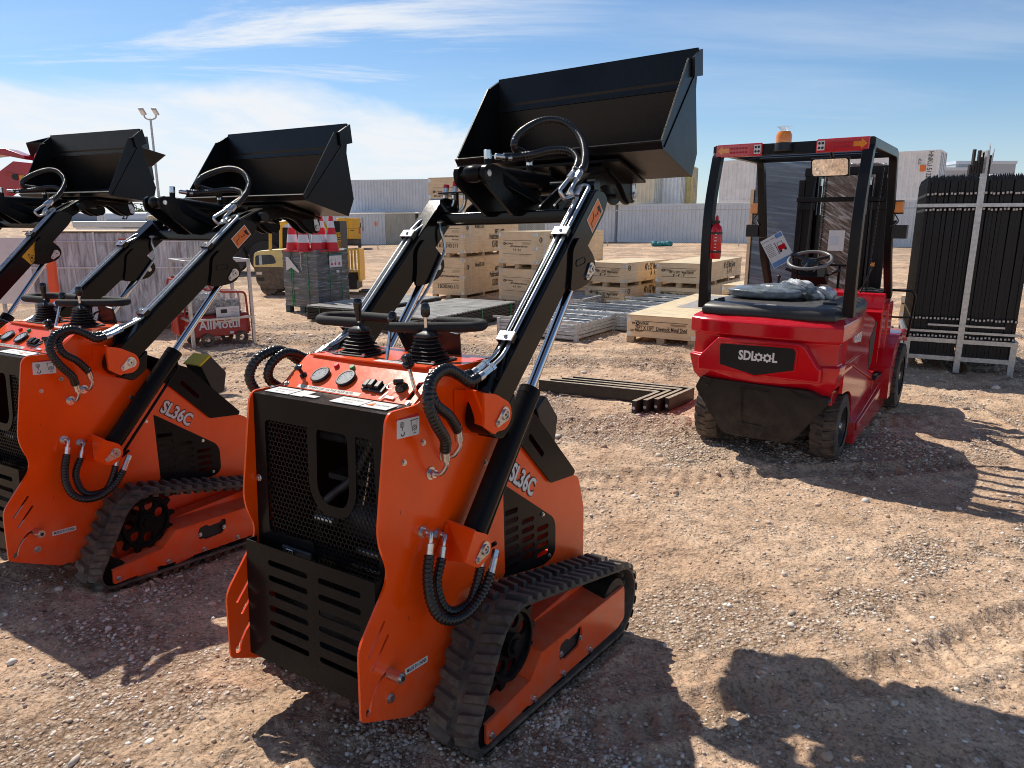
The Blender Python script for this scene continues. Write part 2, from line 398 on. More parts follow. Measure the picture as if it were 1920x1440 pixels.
    op=rpoly([(-.232,.078),(.228,.078),(.243,.30),(.252,.58),(-.012,.58),(-.022,.43),(-.228,.44)],[.02,.02,.02,.02,.01,.02,.02])
    mb=MB().use('black'); add_plate(mb,[fr,op],.004,lambda a,b,c:rc(a,b,c)); 
    mb.quad(rc(-.283,0,.002),rc(.283,0,.002),Vector((.283,.27,1.0875)),Vector((-.283,.27,1.0875)))
    bolt(mb,rc(-.270,.272,.002),nrm,.009); bolt(mb,(-.27,.235,1.09),(0,0,1),.006); bolt(mb,(.272,.235,1.09),(0,0,1),.006)
    cov=mb.build('rear_cover',root,bevel=.001,seg=1,smooth=False)
    # inner window frame
    wf=rpoly([(-.040,.060),(.160,.060),(.160,.27),(.12,.332),(.01,.332),(-.038,.27)],[.02,.02,.05,.05,.05,.05])
    wo=rpoly([(.0,.075),(.127,.075),(.131,.26),(.112,.300),(.03,.300),(-.002,.26)],[.02,.03,.03,.03,.03,.03])
    mb=MB().use('black'); add_plate(mb,[wf,wo],.003,lambda a,b,c:rc(a,b,c-.001)); mb.build('window_frame',cov,bevel=.0008,seg=1,smooth=False)
    # honeycomb
    mb=MB().use('black'); P=.0168; rr=P/2/math.cos(PI/6); wi=.83
    y=.05; row=0
    while y<.58:
        xx=-.25+(P/2 if row%2 else 0)
        while xx<.255:
            inside=(-.032<xx<.152 and .05<y<.31) or (xx<-.03 and y>.445)
            if not inside:
                V=[]; 
                for k in range(6):
                    t=PI/6+k*PI/3; V.append(rc(xx+rr*math.cos(t),y+rr*math.sin(t),-.004))
                for k in range(6):
                    t=PI/6+k*PI/3; V.append(rc(xx+rr*wi*math.cos(t),y+rr*wi*math.sin(t),-.004))
                for k in range(6):
                    t=PI/6+k*PI/3; V.append(rc(xx+rr*wi*math.cos(t),y+rr*wi*math.sin(t),-.0065))
                F=[]
                for k in range(6):
                    j=(k+1)%6; F+=[(k,j,6+j,6+k),(6+k,6+j,12+j,12+k)]
                mb.add(V,F)
            xx+=P
        y+=P*math.sqrt(3)/2; row+=1
    mb.build('honeycomb_grille',cov,smooth=False)
    # stickers on the flat strip
    mb=MB()
    slope=Vector((0,.083,.0025)).normalized()
    for x,w,m_ in((-.205,.11,'white'),(-.115,.055,'white'),(-.06,.05,'white'),(.09,.12,'white'),(.205,.10,'white')):
        sticker(mb,Vector((x,.226 if x!=-.06 else .212,1.089)),(1,0,0),slope,w,.058 if x not in(-.06,) else .02,m_,.0012)
    mb.use('ink')
    for x,t in((-.205,'DANGER HOT'),(.09,'SLAVE STATION')):
        add_text(mb,t,(x,.235,1.0906),(1,0,0),slope,.014,.8); add_text(mb,'READ MANUAL',(x,.213,1.0906),(1,0,0),slope,.008,.8)
    add_text(mb,'CAUTION',(.215,.226,1.0906),(1,0,0),slope,.013,.9)
    mb.use('stick_orange'); mb.prism([(.165,.213,1.0902),(.19,.213,1.0902),(.178,.238,1.0902)],(0,0,.0012))
    mb.build('warning_stickers',cov,smooth=False)
    # --- control panel
    pa=Vector((0,.275,1.0885)); pb=Vector((0,.40,1.168)); pd=(pb-pa).normalized(); pnn=Vector((0,-pd.z,pd.y))
    def pn(x,t,w=0): return pa+Vector((x,0,0))+pd*t+pnn*w
    TL=(pb-pa).length
    mb=MB().use('orange')
    add_plate(mb,[[( -.283,0),(.283,0),(.283,TL),(-.283,TL)],[(.243,.015),(.262,.02),(.262,.095),(.243,.09)]],.005,lambda a,b,c:pn(a,b,c-.0025))
    mb.prism([(-.283,.40,1.168),(.283,.40,1.168),(.283,.66,1.168),(-.283,.66,1.168)],(0,0,-.005))
    mb.prism([(-.26,.395,1.1695),(-.05,.388,1.1695),(.24,.388,1.1695),(.24,.42,1.1695),(-.26,.42,1.1695)],(0,0,.006))
    bolt(mb,pn(-.262,.012),pnn,.007); bolt(mb,(-.27,.43,1.169),(0,0,1),.006); bolt(mb,pn(.265,.005),pnn,.007)
    pan=mb.build('control_panel',root,bevel=.0012,seg=1,smooth=False)
    for gx,gt in((-.143,.062),(-.028,.062)):
        mb=MB().use('plastic'); mb.lathe([(.030,0),(.033,.003),(.034,.010),(.031,.013),(.027,.013),(.0265,.008)],pn(gx,gt),pnn,28)
        mb.use('dialface'); mb.cyl(pn(gx,gt,.006),pn(gx,gt,.0115),.0272,n=28)
        mb.use('ink'); 
        for k in range(9):
            t=PI*(-.15+1.3*k/8); u_=Vector((1,0,0))*math.cos(t)+pd*math.sin(t); q=pn(gx,gt,.0118)
            mb.prism([q+u_*.018-pd.cross(u_)*0,q+u_*.024,q+u_*.024+u_.cross(pnn)*.001,q+u_*.018+u_.cross(pnn)*.001],pnn*.0004)
        q=pn(gx,gt,.012); mb.prism([q,q+Vector((-.014,0,0))+pd*.010,q+Vector((-.0135,0,0))+pd*.0115,q+pd*.0015],pnn*.0004)
        mb.build('gauge',pan)
    for (bx,c) in((-.116,'red'),(-.045,'green')):
        mb=MB().use(c); mb.cyl(pn(bx,.113),pn(bx,.113,.010),.0095,.0085,n=18); mb.build('button',pan,bevel=.001)
    mb=MB().use('glossplastic'); q=pn(-.22,.055); mb.lathe([(.012,0),(.012,.006),(.006,.009),(.006,.026),(.011,.032),(.0135,.036),(.012,.041),(.001,.043)],q,pnn,16); mb.build('choke_knob',pan)
    mb=MB().use('plastic'); mb.prism([pn(.060,.028),pn(.150,.024),pn(.150,.062),pn(.060,.066)],pnn*.008)
    for k in range(3):
        x0=.064+k*.024; mb.prism([pn(x0,.034,.008),pn(x0+.02,.034,.008),pn(x0+.02,.064,.008),pn(x0,.064,.008)],pnn*(.010+.004*(k==1)))
    mb.build('rocker_switches',pan,bevel=.004)
    mb=MB().use('glossplastic'); mb.lathe([(.019,0),(.021,.004),(.017,.012),(.013,.018),(.013,.024),(.001,.026)],pn(.202,.058),pnn,18); mb.box(pn(.202,.058,.026),(.030,.012,.014),Rzxy(0.6,.6,0)); mb.build('ignition_switch',pan,bevel=.002)
    mb=MB().use('zinc'); 
    rg=[pn(.178,.047,.018)+Vector((math.cos(t)*.014,0,0))+pd*math.sin(t)*.014 for t in [2*PI*i/18 for i in range(19)]]
    mb.tube(rg,.0010,6); mb.prism([pn(.166,.03,.006),pn(.174,.032,.006),pn(.160,.0,.004),pn(.154,.002,.004)],pnn*.002)
    mb.use('white').prism([pn(.17,.010,.004),pn(.205,.008,.004),pn(.205,.018,.004),pn(.17,.02,.004)],pnn*.001); mb.build('key',pan)
    mb=MB(); sticker(mb,pn(-.068,.010,0),(1,0,0),pd,.275,.014,'label_grey',.0008)
    mb.use('ink'); add_text(mb,'OIL TEMPERATURE  VOLTAGE  HOUR METER',pn(-.068,.010,.0012),(1,0,0),pd,.0125,.86); mb.build('gauge_label',pan,smooth=False)
    mb=MB(); sticker(mb,(.10,.405,1.1757),(1,0,0),(0,1,0),.15,.026,'white',.0008); mb.use('ink'); add_text(mb,'CONTROL LEVER',(.1,.405,1.177),(1,0,0),(0,1,0),.012); mb.build('lever_label',pan,smooth=False)
    # slot lever
    mb=MB().use('chrome'); mb.cyl(pn(.252,.055,-.01),pn(.243,.085,.065),.0055,n=12)
    mb.use('glossplastic'); mb.lathe([(.010,0),(.017,.006),(.019,.016),(.013,.022),(.015,.030),(.017,.036),(.010,.042),(.001,.043)],pn(.243,.085,.060),(pn(.243,.085,.065)-pn(.252,.055,-.01)),10); mb.build('throttle_lever',root)
    # --- joysticks
    for jx in(-.145,.148):
        jy=.505; zb=1.172
        mb=MB().use('plastic'); mb.box((jx,jy,zb),(.15,.12,.006)); j=mb.build('joystick',root,bevel=.004)
        mb=MB()
        for a in(-1,1):
            for b in(-1,1): bolt(mb,(jx+a*.064,jy+b*.05,zb+.003),(0,0,1),.005,.003)
        mb.build_each('bolt',j)
        mb=MB().use('plastic'); v=[];f=[]; n=32; prof=[]
        z=zb+.003; k=0
        for k in range(6):
            w=.062-.0052*k; prof+=[(w*.78,z),(w*.82,z+.001),(w,z+.0035),(w,z+.0055),(w*.80,z+.009)]; z+=.0115
        prof+=[(.034,z),(.036,z+.004),(.030,z+.012),(.016,z+.018),(.009,z+.024),(.008,z+.03)]
        for w,h in prof:
            for i in range(n):
                t=2*PI*i/n; c,s_=math.cos(t),math.sin(t); q=(abs(c)**5+abs(s_)**5)**(-1/5)
                v.append((jx+c*w*q,jy+s_*w*q*.82,h))
        for k in range(len(prof)-1):
            for i in range(n):
                f.append((k*n+i,k*n+(i+1)%n,(k+1)*n+(i+1)%n,(k+1)*n+i))
        mb.add(v,f); mb.build('rubber_boot',j,angle=60)
        mb=MB().use('chrome'); mb.cyl((jx,jy,z+.01),(jx,jy-.002,z+.07),.006,n=12); mb.build('stem',j)
        mb=MB().use('glossplastic'); 
        if jx<0: mb.lathe([(.007,0),(.010,.02),(.0145,.055),(.0145,.068),(.009,.075),(.001,.077)],(jx,jy,z+.035),(0,0,1),16)
        else: mb.lathe([(.009,0),(.0145,.008),(.0145,.03),(.011,.042),(.001,.046)],(jx,jy,z+.062),(0,0,1),16)
        mb.build('knob',j)
    # handle bars (foam loops)
    def bar(pts,name):
        mb=MB().use('foam'); P=fillet(pts,.035,6); mb.tube(P,.0165,14); return mb.build(name,root,angle=60)
    bar([(-.145,.512,1.272),(-.345,.508,1.272),(-.412,.60,1.272),(-.33,.665,1.272),(-.12,.648,1.272)],'handlebar')
    bar([(.030,.470,1.272),(.105,.498,1.272),(.285,.605,1.272),(.25,.675,1.272),(.07,.662,1.272)],'handlebar')
    mb=MB().use('black'); mb.cyl((-.145,.512,1.272),(-.142,.505,1.25),.007).mark(); mb.cyl((-.12,.648,1.272),(-.05,.64,1.17),.012).mark(); mb.cyl((.07,.662,1.272),(.05,.64,1.17),.012).mark()
    mb.cyl((.105,.498,1.272),(.148,.505,1.25),.007).mark(); mb.bb(-.03,.0,.60,.64,1.17,1.27); mb.build_each('handlebar_mount',root,bevel=.002)
    mb=MB().use('chrome'); mb.cyl((.025,.45,1.168),(.008,.50,1.285),.0058,n=12); mb.use('glossplastic'); mb.lathe([(.006,0),(.013,.008),(.0145,.026),(.012,.04),(.001,.046)],(.009,.498,1.275),(-.1,.35,1),16); mb.build('drive_lever',root)
    # knee pad behind levers
    mb=MB().use('plastic'); mb.box((.12,.64,1.20),(.11,.012,.10),Rzxy(0,.25,.15)); mb.tube(smooth_path([(.085,.58,1.17),(.08,.60,1.21),(.10,.62,1.225)]),.005); mb.build('knee_pad',root,bevel=.01)
    # --- rear kick guard
    Ka=Vector((0,.093,.628)); Kb=Vector((0,.068,.246)); kd=(Kb-Ka).normalized(); kn=Vector((0,kd.z,-kd.y)); kn=kn if kn.y<0 else -kn
    def kg(x,t,w=0): return Ka+Vector((x,0,0))+kd*t+kn*w
    sl=[]
    for k in range(6):
        t=.052+k*.0495; 
        sl.append(slot((-.165,t),(-.005,t),.019)); sl.append(slot((.06,t),(.215,t),.019))
    mb=MB().use('black')
    add_plate(mb,[rpoly([(-.279,0),(.279,0),(.279,.385),(-.279,.385)],.004)]+sl,.004,lambda a,b,c:kg(a,b,c))
    mb.prism([kg(-.279,0),kg(-.279,.385),kg(-.279,.385,-.05),kg(-.279,0,-.036)],(.004,0,0))
    mb.prism([kg(.275,0),kg(.275,.385),kg(.275,.385,-.05),kg(.275,0,-.036)],(.004,0,0))
    mb.prism([kg(-.279,.385),kg(.279,.385),kg(.279,.42,-.05),kg(-.279,.42,-.05)],kn*-.004)
    mb.build('kick_guard',root,bevel=.0012,seg=1,smooth=False)
    mb=MB().use('engine'); mb.bb(-.27,.27,.17,.5,.17,.42); mb.bb(-.15,-.02,.125,.135,.595,.625); mb.use('zincy'); mb.bb(-.125,-.095,.118,.124,.597,.622); mb.build('rear_chassis',root,bevel=.003)
    # lower chassis
    mb=MB().use('orange'); mb.bb(-.26,.26,.30,1.2,.16,.28); mb.build('chassis',root,bevel=.004)
    # stickers on right plate
    for s in(-1,1):
        mb=MB(); f=Vector((0,s,0)); o=Vector((s*.2912,.243,1.034))
        sticker(mb,o,(0,s*.996,-.08*1),(0,.08*s*s,.996) if s>0 else (0,-.08,.996),.092,.052,'white',.0008)
        cx=Vector((s*.2928,0,0))
        mb.use('ink')
        def rg_(y,z,r,w=.0018,a0=0,a1=2*PI):
            n=20; V=[];F=[]
            for i in range(n+1):
                t=a0+(a1-a0)*i/n
                V+=[(s*.2926,y+math.cos(t)*r,z+math.sin(t)*r),(s*.2926,y+math.cos(t)*(r-w),z+math.sin(t)*(r-w))]
            for i in range(n): F.append((2*i,2*i+1,2*i+3,2*i+2))
            mb.add(V,F)
        yb=.218
        rg_(yb,1.047,.0085); rg_(yb,1.047,.0045); rg_(yb+.001,1.022,.008,.003,-PI*1.05,PI*.2); mb.bb(s*.2922,s*.2926,yb-.0012,yb+.0012,1.03,1.04)
        yb=.268
        mb.bb(s*.2922,s*.2926,yb-.016,yb+.016,1.050,1.052); rg_(yb,1.028,.0085); rg_(yb,1.028,.004)
        for a in(-1,1): mb.quad(*[(s*.2926,yb+a*q,z_) for q,z_ in((.013,1.05),(.0115,1.05),(.0085,1.02),(.010,1.02))])
        mb.bb(s*.2922,s*.2926,yb-.006,yb+.006,1.012,1.014)
        if s>0: mb.use('maroon'); mb.bb(.2912,.2918,.197,.289,1.0595,1.066)
        mb.build('lifting_sticker',root,smooth=False)
        mb=MB(); dd=Vector((0,s*.995,-.1*s)).normalized(); vv=Vector((0,.1 if s>0 else -.1,.995)).normalized(); vv=Vector((0,.1,.995)).normalized()
        dd=Vector((0,s*.995,-s*.1))
        sticker(mb,(s*.2912,.227,.306),dd,vv,.100,.020,'white',.0008); mb.use('ink'); add_text(mb,'MADE IN CHINA',(s*.2928,.227,.306),dd,vv,.0165,.72,bold=.012); mb.build('origin_sticker',root,smooth=False)
        mb=MB().use('ink'); mb.mark(); add_text(mb,'E',(s*.2915,.195,.80),dd,vv,.016,.6); mb.mark(); add_text(mb,'E',(s*.2915,.205,.47),dd,vv,.016,.6); mb.build_each('stencil_mark',root,smooth=False)
    # --- pivot brackets
    pinp={'U':(.548,1.017),'L':(.426,.625)}
    for s in(-1,1):
        for kind in('U','L'):
            y,z=pinp[kind]
            if kind=='U':
                lug=rpoly([(.449,1.103),(.505,1.090),(.585,1.045),(.592,1.0),(.56,.968),(.51,.972),(.497,.966),(.447,1.0)],[.004,.02,.03,.03,.03,.01,.004,.004])
                w0=[(.50,1.098),(.50,.995)]; w1=[(.449,1.103),(.447,1.0)]
            else:
                lug=rpoly([(.383,.700),(.452,.662),(.468,.625),(.45,.59),(.40,.575),(.378,.587),(.332,.620)],[.004,.02,.03,.03,.01,.003,.004])
                w0=[(.395,.705),(.39,.572)]; w1=[(.383,.700),(.332,.620)]
            mb=MB().use('orange'); add_plate(mb,[lug],.008,lambda a,b,c:(s*.402+c,a,b))
            a0,a1=w0; b0,b1=w1
            mb.prism([(s*.291,*a0),(s*.291,*a1),(s*.404,*b1),(s*.404,*b0)],(0,.009,0))
            # inner cheek
            add_plate(mb,[lug],.008,lambda a,b,c:(s*.298+c,a,b))
            wn_=22
            for (ya,za),(yb,zb) in ((w0[0],w0[1]),):
                mb.tube([(s*.2925,ya+(yb-ya)*i/wn_+.001*math.sin(i*2.1),za+(zb-za)*i/wn_) for i in range(wn_+1)],.0035,6)
            br=mb.build('pivot_bracket',root,bevel=.0015,seg=1,smooth=False)
            mb=MB().use('zinc')
            tear=[(y+.024*math.cos(t),z+.024*math.sin(t)) for t in [(-100+220*i/14)*PI/180+0.0 for i in range(15)]]
            by,bz=y-.036,z-.018
            tear=[]; a0_=math.atan2(bz-z,by-y)
            for i in range(15):
                t=a0_+PI/2+PI*i/14-PI*0; t=a0_-PI*.56-PI*.0+0
            for i in range(17):
                t=a0_-1.75-(2*PI-3.5)*i/16; tear.append((y+.025*math.cos(t),z+.025*math.sin(t)))
            for i in range(9):
                t=a0_+1.75-3.5*i/8; tear.append((by+.013*math.cos(t),bz+.013*math.sin(t)))
            add_plate(mb,[tear],.005,lambda a,b,c:(s*.4085+c,a,b))
            mb.ring((s*.411,y,z),(s*.417,y,z),.017,.012); mb.cyl((s*.30,y,z),(s*.413,y,z),.012,n=20); mb.use('ink').cyl((s*.413,y,z),(s*.414,y,z),.004,n=10)
            bolt(mb,(s*.411,by,bz),(s,0,0),.0065)
            mb.build('pivot_pin',br,bevel=.001,seg=1)
    # --- lift arms
    armprof=rpoly([am(-.075,-.022),am(.30,-.026),am(.93,-.036),am(.985,-.02),am(.985,.02),am(.94,.072),am(-.02,.072),am(-.075,.04)],[.02,.02,.02,.02,.02,.02,.01,.03])
    for s in(-1,1):
        x0,x1=(.312,.388)
        mb=MB().use('black_arm'); mb.px(armprof,s*x0,s*x1)
        # heel boss and gusset
        mb.px(rpoly([am(-.07,-.03),am(-.04,-.085),am(.04,-.095),am(.11,-.03)],.02),s*.318,s*.382)
        mb.px([am(.02,.07),am(.07,.105),am(.20,.07)],s*.318,s*.330)
        X(mb,ARM); a=mb.build('lift_arm',root,bevel=.008,seg=3)
        # side seam strip
        # rod bracket cheek plates
        cheek=rpoly([am(.655,.05),am(.60,.0),am(.545,-.04),am(.60,-.085),am(.675,-.125),am(.735,-.115),am(.75,-.075),am(.74,.0),am(.72,.05)],[.02,.02,.02,.03,.03,.03,.03,.04,.02])
        mb=MB().use('black_arm')
        for xx in(.3945,.306): add_plate(mb,[cheek],.011,lambda a_,b,c:(s*xx+c,a_,b))
        for xx in(.4005,):
            sl_=slot(am(.645,-.005),am(.685,-.03),.022); mb.tube([(s*xx,a_,b_) for a_,b_ in sl_+sl_[:1]],.0022,6,False)
        X(mb,ARM); ck=mb.build('rod_bracket',a,bevel=.003,seg=2)
        py_,pz_=am(.70,-.088)
        mb=MB().use('zinc'); by,bz=am(.664,-.088); a0_=math.atan2(bz-pz_,by-py_); tear=[]
        for i in range(17):
            t=a0_-1.75-(2*PI-3.5)*i/16; tear.append((py_+.023*math.cos(t),pz_+.023*math.sin(t)))
        for i in range(9):
            t=a0_+1.75-3.5*i/8; tear.append((by+.014*math.cos(t),bz+.014*math.sin(t)))
        if s>0:
            add_plate(mb,[tear],.005,lambda a_,b,c:(s*.4035+c,a_,b)); mb.ring((s*.406,py_,pz_),(s*.411,py_,pz_),.015,.010); bolt(mb,(s*.406,by,bz),(s,0,0),.006)
        mb.cyl((s*.296,py_,pz_),(s*.408,py_,pz_),.0125,n=18)
        mb.use('ink').cyl((s*.408,py_,pz_),(s*.409,py_,pz_),.004,n=10)
        X(mb,ARM); mb.build('rod_pin',ck)
        # pipes along the arm top, clamps
        mb=MB().use('zinc')
        for k,xx in enumerate((.338,.362)):
            u1=.93 if s>0 else .80
            pts=[am3(s*xx,.235,.082),am3(s*xx,u1-.03,.082)]
            if s>0:
                if k==0: pts=[am3(.338,.235,.082),am3(.338,.88,.082),am3(.325,.90,.082),am3(.305,.86,.10),Vector((.302,1.10,1.676)),Vector((.295,1.085,1.70)),Vector((.29,1.169,1.747))]
                else: pts=[am3(.362,.235,.082),am3(.362,.945,.082),am3(.33,.955,.082),am3(.318,.93,.085),Vector((.322,1.148,1.674)),Vector((.315,1.13,1.70)),Vector((.31,1.187,1.746))]
                pts=[pts[0],pts[1]]+pts[2:]
            else:
                pts=[am3(s*xx,.235,.082),am3(s*xx,.72,.082)]+([Vector((-.332,1.10,1.603)),Vector((-.298,1.205,1.610)),Vector((-.25,1.245,1.665)),Vector((-.24,1.244,1.71))] if k==0 else [Vector((-.358,1.09,1.612)),Vector((-.325,1.185,1.628)),Vector((-.288,1.222,1.675)),Vector((-.283,1.224,1.71))])
            low=[am3(s*xx,.20,.075),Vector((s*(xx+.005),.60 if k else .59,1.183)),Vector((s*(xx+.008),.53,1.160 if k else 1.168))]
            body=fillet(pts,.02,4)
            mb.tube([body[0]]+body[1:],.0075,10)
            arm_inv=ARM.inverted()
            lw=[am3(s*xx,.235,.082),am3(s*xx,.20,.078)]+[arm_inv@q for q in low[1:]]
            mb.tube(fillet(lw,.03,4),.0072,10)
        if s<0:
            mb.tube(fillet([Vector((-.328,1.222,1.71)),Vector((-.335,1.20,1.63)),am3(-.30,.82,.02),am3(-.29,.78,-.06),am3(-.29,.60,-.09),am3(-.29,.38,-.09)],.03,4),.006,10)
            mb.use('black_arm'); mb.box((-.285,1.222,1.720),(.125,.055,.006),Rzxy(0,-.1,0)); mb.bb(-.30,-.27,1.225,1.235,1.62,1.72)
            for q,yq in((-.328,1.222),(-.283,1.224),(-.24,1.244)):
                hexnut(mb,(q,yq,1.695),(q,yq,1.715),.0115); mb.use('zinc').cyl((q,yq,1.72),(q,yq+.008,1.748),.011,n=12)
            mb.use('maroon'); mb.cyl((-.283,1.232,1.748),(-.283,1.236,1.768),.0125,n=12); mb.cyl((-.328,1.228,1.745),(-.328,1.230,1.757),.0125,n=12)
        X(mb,ARM); mb.build('hydraulic_pipe',a)
        for uu in(.225,.70):
            mb=MB().use('black_arm'); mb.box(am3(s*.35,uu,.083),(.056,.034,.026),Matrix.Rotation(R_(42.5),3,'X'))
            mb.use('zincy'); mb.box(am3(s*.35,uu,.0985),(.058,.036,.005),Matrix.Rotation(R_(42.5),3,'X')); bolt(mb,am3(s*.35,uu,.101),N,.006)
            X(mb,ARM); mb.build('pipe_clamp',a,bevel=.002)
        # fittings at the lower end (frame of the body)
        mb=MB()
        for k,(xx,zz) in enumerate(((.345,1.168),(.370,1.158))):
            q0=Vector((s*xx,.535,zz)); q1=Vector((s*(xx-.003),.500,zz-.013)); q2=Vector((s*(xx-.006),.468,zz-.024))
            mb.mark(); hexnut(mb,q0+Vector((0,.014,.005)),q0,.0135); hexnut(mb,q0,q1,.0115); mb.use('zinc').cyl(q1,q2,.0125,n=14)
        mb.build_each('hose_fitting',root,bevel=.0008,seg=1)
        # upper hoses
        h1=[(s*.366,.470,1.140),(s*.366,.43,1.137),(s*.36,.385,1.168),(s*.36,.33,1.190),(s*.366,.262,1.172),(s*.378,.232,1.117),(s*.378,.258,1.055),(s*.368,.308,.995),(s*.352,.326,.955)]
        h2=[(s*.340,.470,1.150),(s*.338,.43,1.150),(s*.335,.385,1.172),(s*.335,.335,1.178),(s*.342,.288,1.145),(s*.355,.290,1.098),(s*.357,.345,1.052),(s*.352,.388,1.0)]
        hose(root,h1,.0142); hose(root,h2,.0135)
        mb=MB()
        for e,pt,port in((Vector((s*.352,.326,.955)),Vector((s*.345,.338,.905)),(.329,.875)),(Vector((s*.352,.388,1.0)),Vector((s*.345,.402,.945)),(.390,.913))):
            mb.mark(); mb.use('zinc').cyl(e+(e-pt)*.25,pt+(e-pt)*.35,.0125,n=14)
            mb.tube(smooth_path([pt+(e-pt)*.35,pt,Vector((s*.325,port[0]+.006,port[1]+.003)),Vector((s*.300,port[0],port[1]))]),.0075,10)
            q=Vector((s*.291,port[0],port[1])); hexnut(mb,q,q+Vector((s*.018,0,0)),.014); mb.use('zinc').cyl(q,q+Vector((s*.004,0,0)),.02,n=20)
        mb.build_each('port_fitting',root,bevel=.0008,seg=1)
        # lower hoses
        h3=[(s*.330,.263,.655),(s*.338,.242,.598),(s*.352,.232,.538),(s*.368,.244,.484),(s*.385,.285,.452),(s*.400,.346,.452),(s*.410,.41,.490),(s*.410,.452,.538)]
        h4=[(s*.330,.318,.622),(s*.335,.288,.572),(s*.340,.283,.531),(s*.350,.292,.485),(s*.368,.318,.460),(s*.378,.38,.462),(s*.382,.412,.505),(s*.384,.436,.560)]
        hose(root,h3,.0135); hose(root,h4,.0128)
        mb=MB()
        for e,pt,port in((Vector((s*.330,.263,.655)),Vector((s*.328,.275,.70)),(.279,.711)),(Vector((s*.330,.318,.622)),Vector((s*.328,.335,.668)),(.344,.679))):
            mb.mark(); mb.use('zinc').cyl(e+(e-pt)*.2,pt+(e-pt)*.3,.0120,n=14)
            mb.tube(smooth_path([pt+(e-pt)*.3,pt,Vector((s*.322,port[0]+.002,port[1]+.003)),Vector((s*.30,port[0],port[1]))]),.0072,10)
            q=Vector((s*.291,port[0],port[1])); hexnut(mb,q,q+Vector((s*.022,0,0)),.0125); mb.use('zinc').cyl(q,q+Vector((s*.004,0,0)),.019,n=20)
        mb.mark(); e=Vector((s*.410,.452,.538)); q=Vector((s*.405,.490,.598)); mb.use('zinc').cyl(e-(q-e)*.1,e+(q-e)*.65,.0120,n=14); hexnut(mb,e+(q-e)*.65,q,.0125)
        mb.mark(); e=Vector((s*.384,.436,.560)); q=Vector((s*.386,.462,.640)); mb.use('zinc').cyl(e-(q-e)*.1,e+(q-e)*.6,.0110,n=14); hexnut(mb,e+(q-e)*.6,q,.0125)
        mb.build_each('port_fitting',root,bevel=.0008,seg=1)
        # --- lift cylinder
        pl_=Vector((s*.348,.426,.625)); pu=ARM@am3(s*.348,.70,-.088); d=(pu-pl_).normalized()
        top=pl_+d*.555
        mb=MB().use('black'); mb.cyl(pl_+d*.045,top,.0375,n=32); mb.cyl(pl_-d*.0,pl_+d*.05,.026,n=16); mb.cyl(pl_-Vector((s*.03,0,0)),pl_+Vector((s*.03,0,0)),.03,n=20)
        fwd=Vector((0,d.z,-d.y))
        mb.tube(fillet([pl_+d*.52+fwd*.036,pl_+d*.50+fwd*.062,pl_+d*.06+fwd*.068,pl_+d*.0+fwd*.07,Vector((s*.405,.490,.62))],.03,4),.007,8)
        mb.use('black'); mb.cyl(top-d*.03,top,.0385,.037,n=32)
        cy=mb.build('lift_cylinder',root,bevel=.002)
        mb=MB().use('chrome'); mb.cyl(top-d*.002,pu-d*.05,.0165,n=24); mb.use('black').cyl(pu-d*.055,pu-d*.01,.020,n=20); mb.cyl(pu-Vector((s*.028,0,0)),pu+Vector((s*.028,0,0)),.026,n=20); mb.build('rod',cy)
        # --- running gear
        F=(1.222,.092); Rr=(.312,.112); S=(.507,.274)
        trk(root,s,F,Rr,S)
    # warning sticker on right arm
    mb=MB(); o=am3(.3889,.868,.012)
    if variant!='C':
        sticker(mb,o,U,N,.115,.062,'white',.0006); sticker(mb,o+Vector((.0008,0,0)),U,N,.108,.055,'stick_orange',.0006)
        mb.use('ink'); c=o+Vector((.0018,0,0))
        mb.tube(smooth_path([c+U*-.045+N*-.015,c+U*-.04+N*.0,c+U*-.02+N*.002,c+U*-.005+N*.018]),.0013,5)
        mb.prism([c+U*.01+N*-.006,c+U*.02+N*-.012,c+U*.02+N*.0],(.0006,0,0)); mb.prism([c+U*.008+N*-.002,c+U*-.002+N*-.008,c+U*-.002+N*.004],(.0006,0,0))
        mb.prism([c+U*.028+N*-.008,c+U*.045+N*-.014,c+U*.048+N*.006,c+U*.03+N*.012],(.0006,0,0)); mb.cyl(c+U*.04+N*-.016,c+U*.04+N*-.016+Vector((.0006,0,0)),.006,n=10)
    else:
        o=am3(.3889,.60,.015); sticker(mb,o,U,N,.14,.075,'stick_yellow',.0006); mb.use('ink'); c=o+Vector((.0012,0,0))
        for a_,b_ in(((-.055,-.028),(-.005,-.028)),((-.005,-.028),(-.03,.02)),((-.03,.02),(-.055,-.028))):
            mb.tube([c+U*a_[0]+N*a_[1],c+U*b_[0]+N*b_[1]],.0016,5)
        mb.cyl(c+U*-.03+N*-.012,c+U*-.03+N*-.012+Vector((.0006,0,0)),.008,n=8); mb.box(c+U*.035,(.0006,.03,.012)); mb.tube([c+U*.01+N*.01,c+U*.02,c+U*.03+N*.01],.0012,5)
    X(mb,ARM); mb.build('warning_sticker',root,smooth=False)
    # --- cross tube
    mb=MB().use('black_arm'); mb.px(rpoly([(1.165,1.590),(1.245,1.590),(1.245,1.640),(1.165,1.640)],.008),-.318,.318)
    for s in(-1,1): mb.prism([(s*.318,1.165,1.64),(s*.26,1.165,1.64),(s*.318,1.165,1.70)],(0,.07,0))
    X(mb,ARM); mb.build('cross_tube',root,bevel=.006,seg=3)
    # cylinder anchor plates
    lug=rpoly([(.945,1.765),(.985,1.803),(1.05,1.795),(1.345,1.690),(1.345,1.640),(1.135,1.618),(.955,1.735)],[.03,.03,.03,.03,.02,.02,.03])
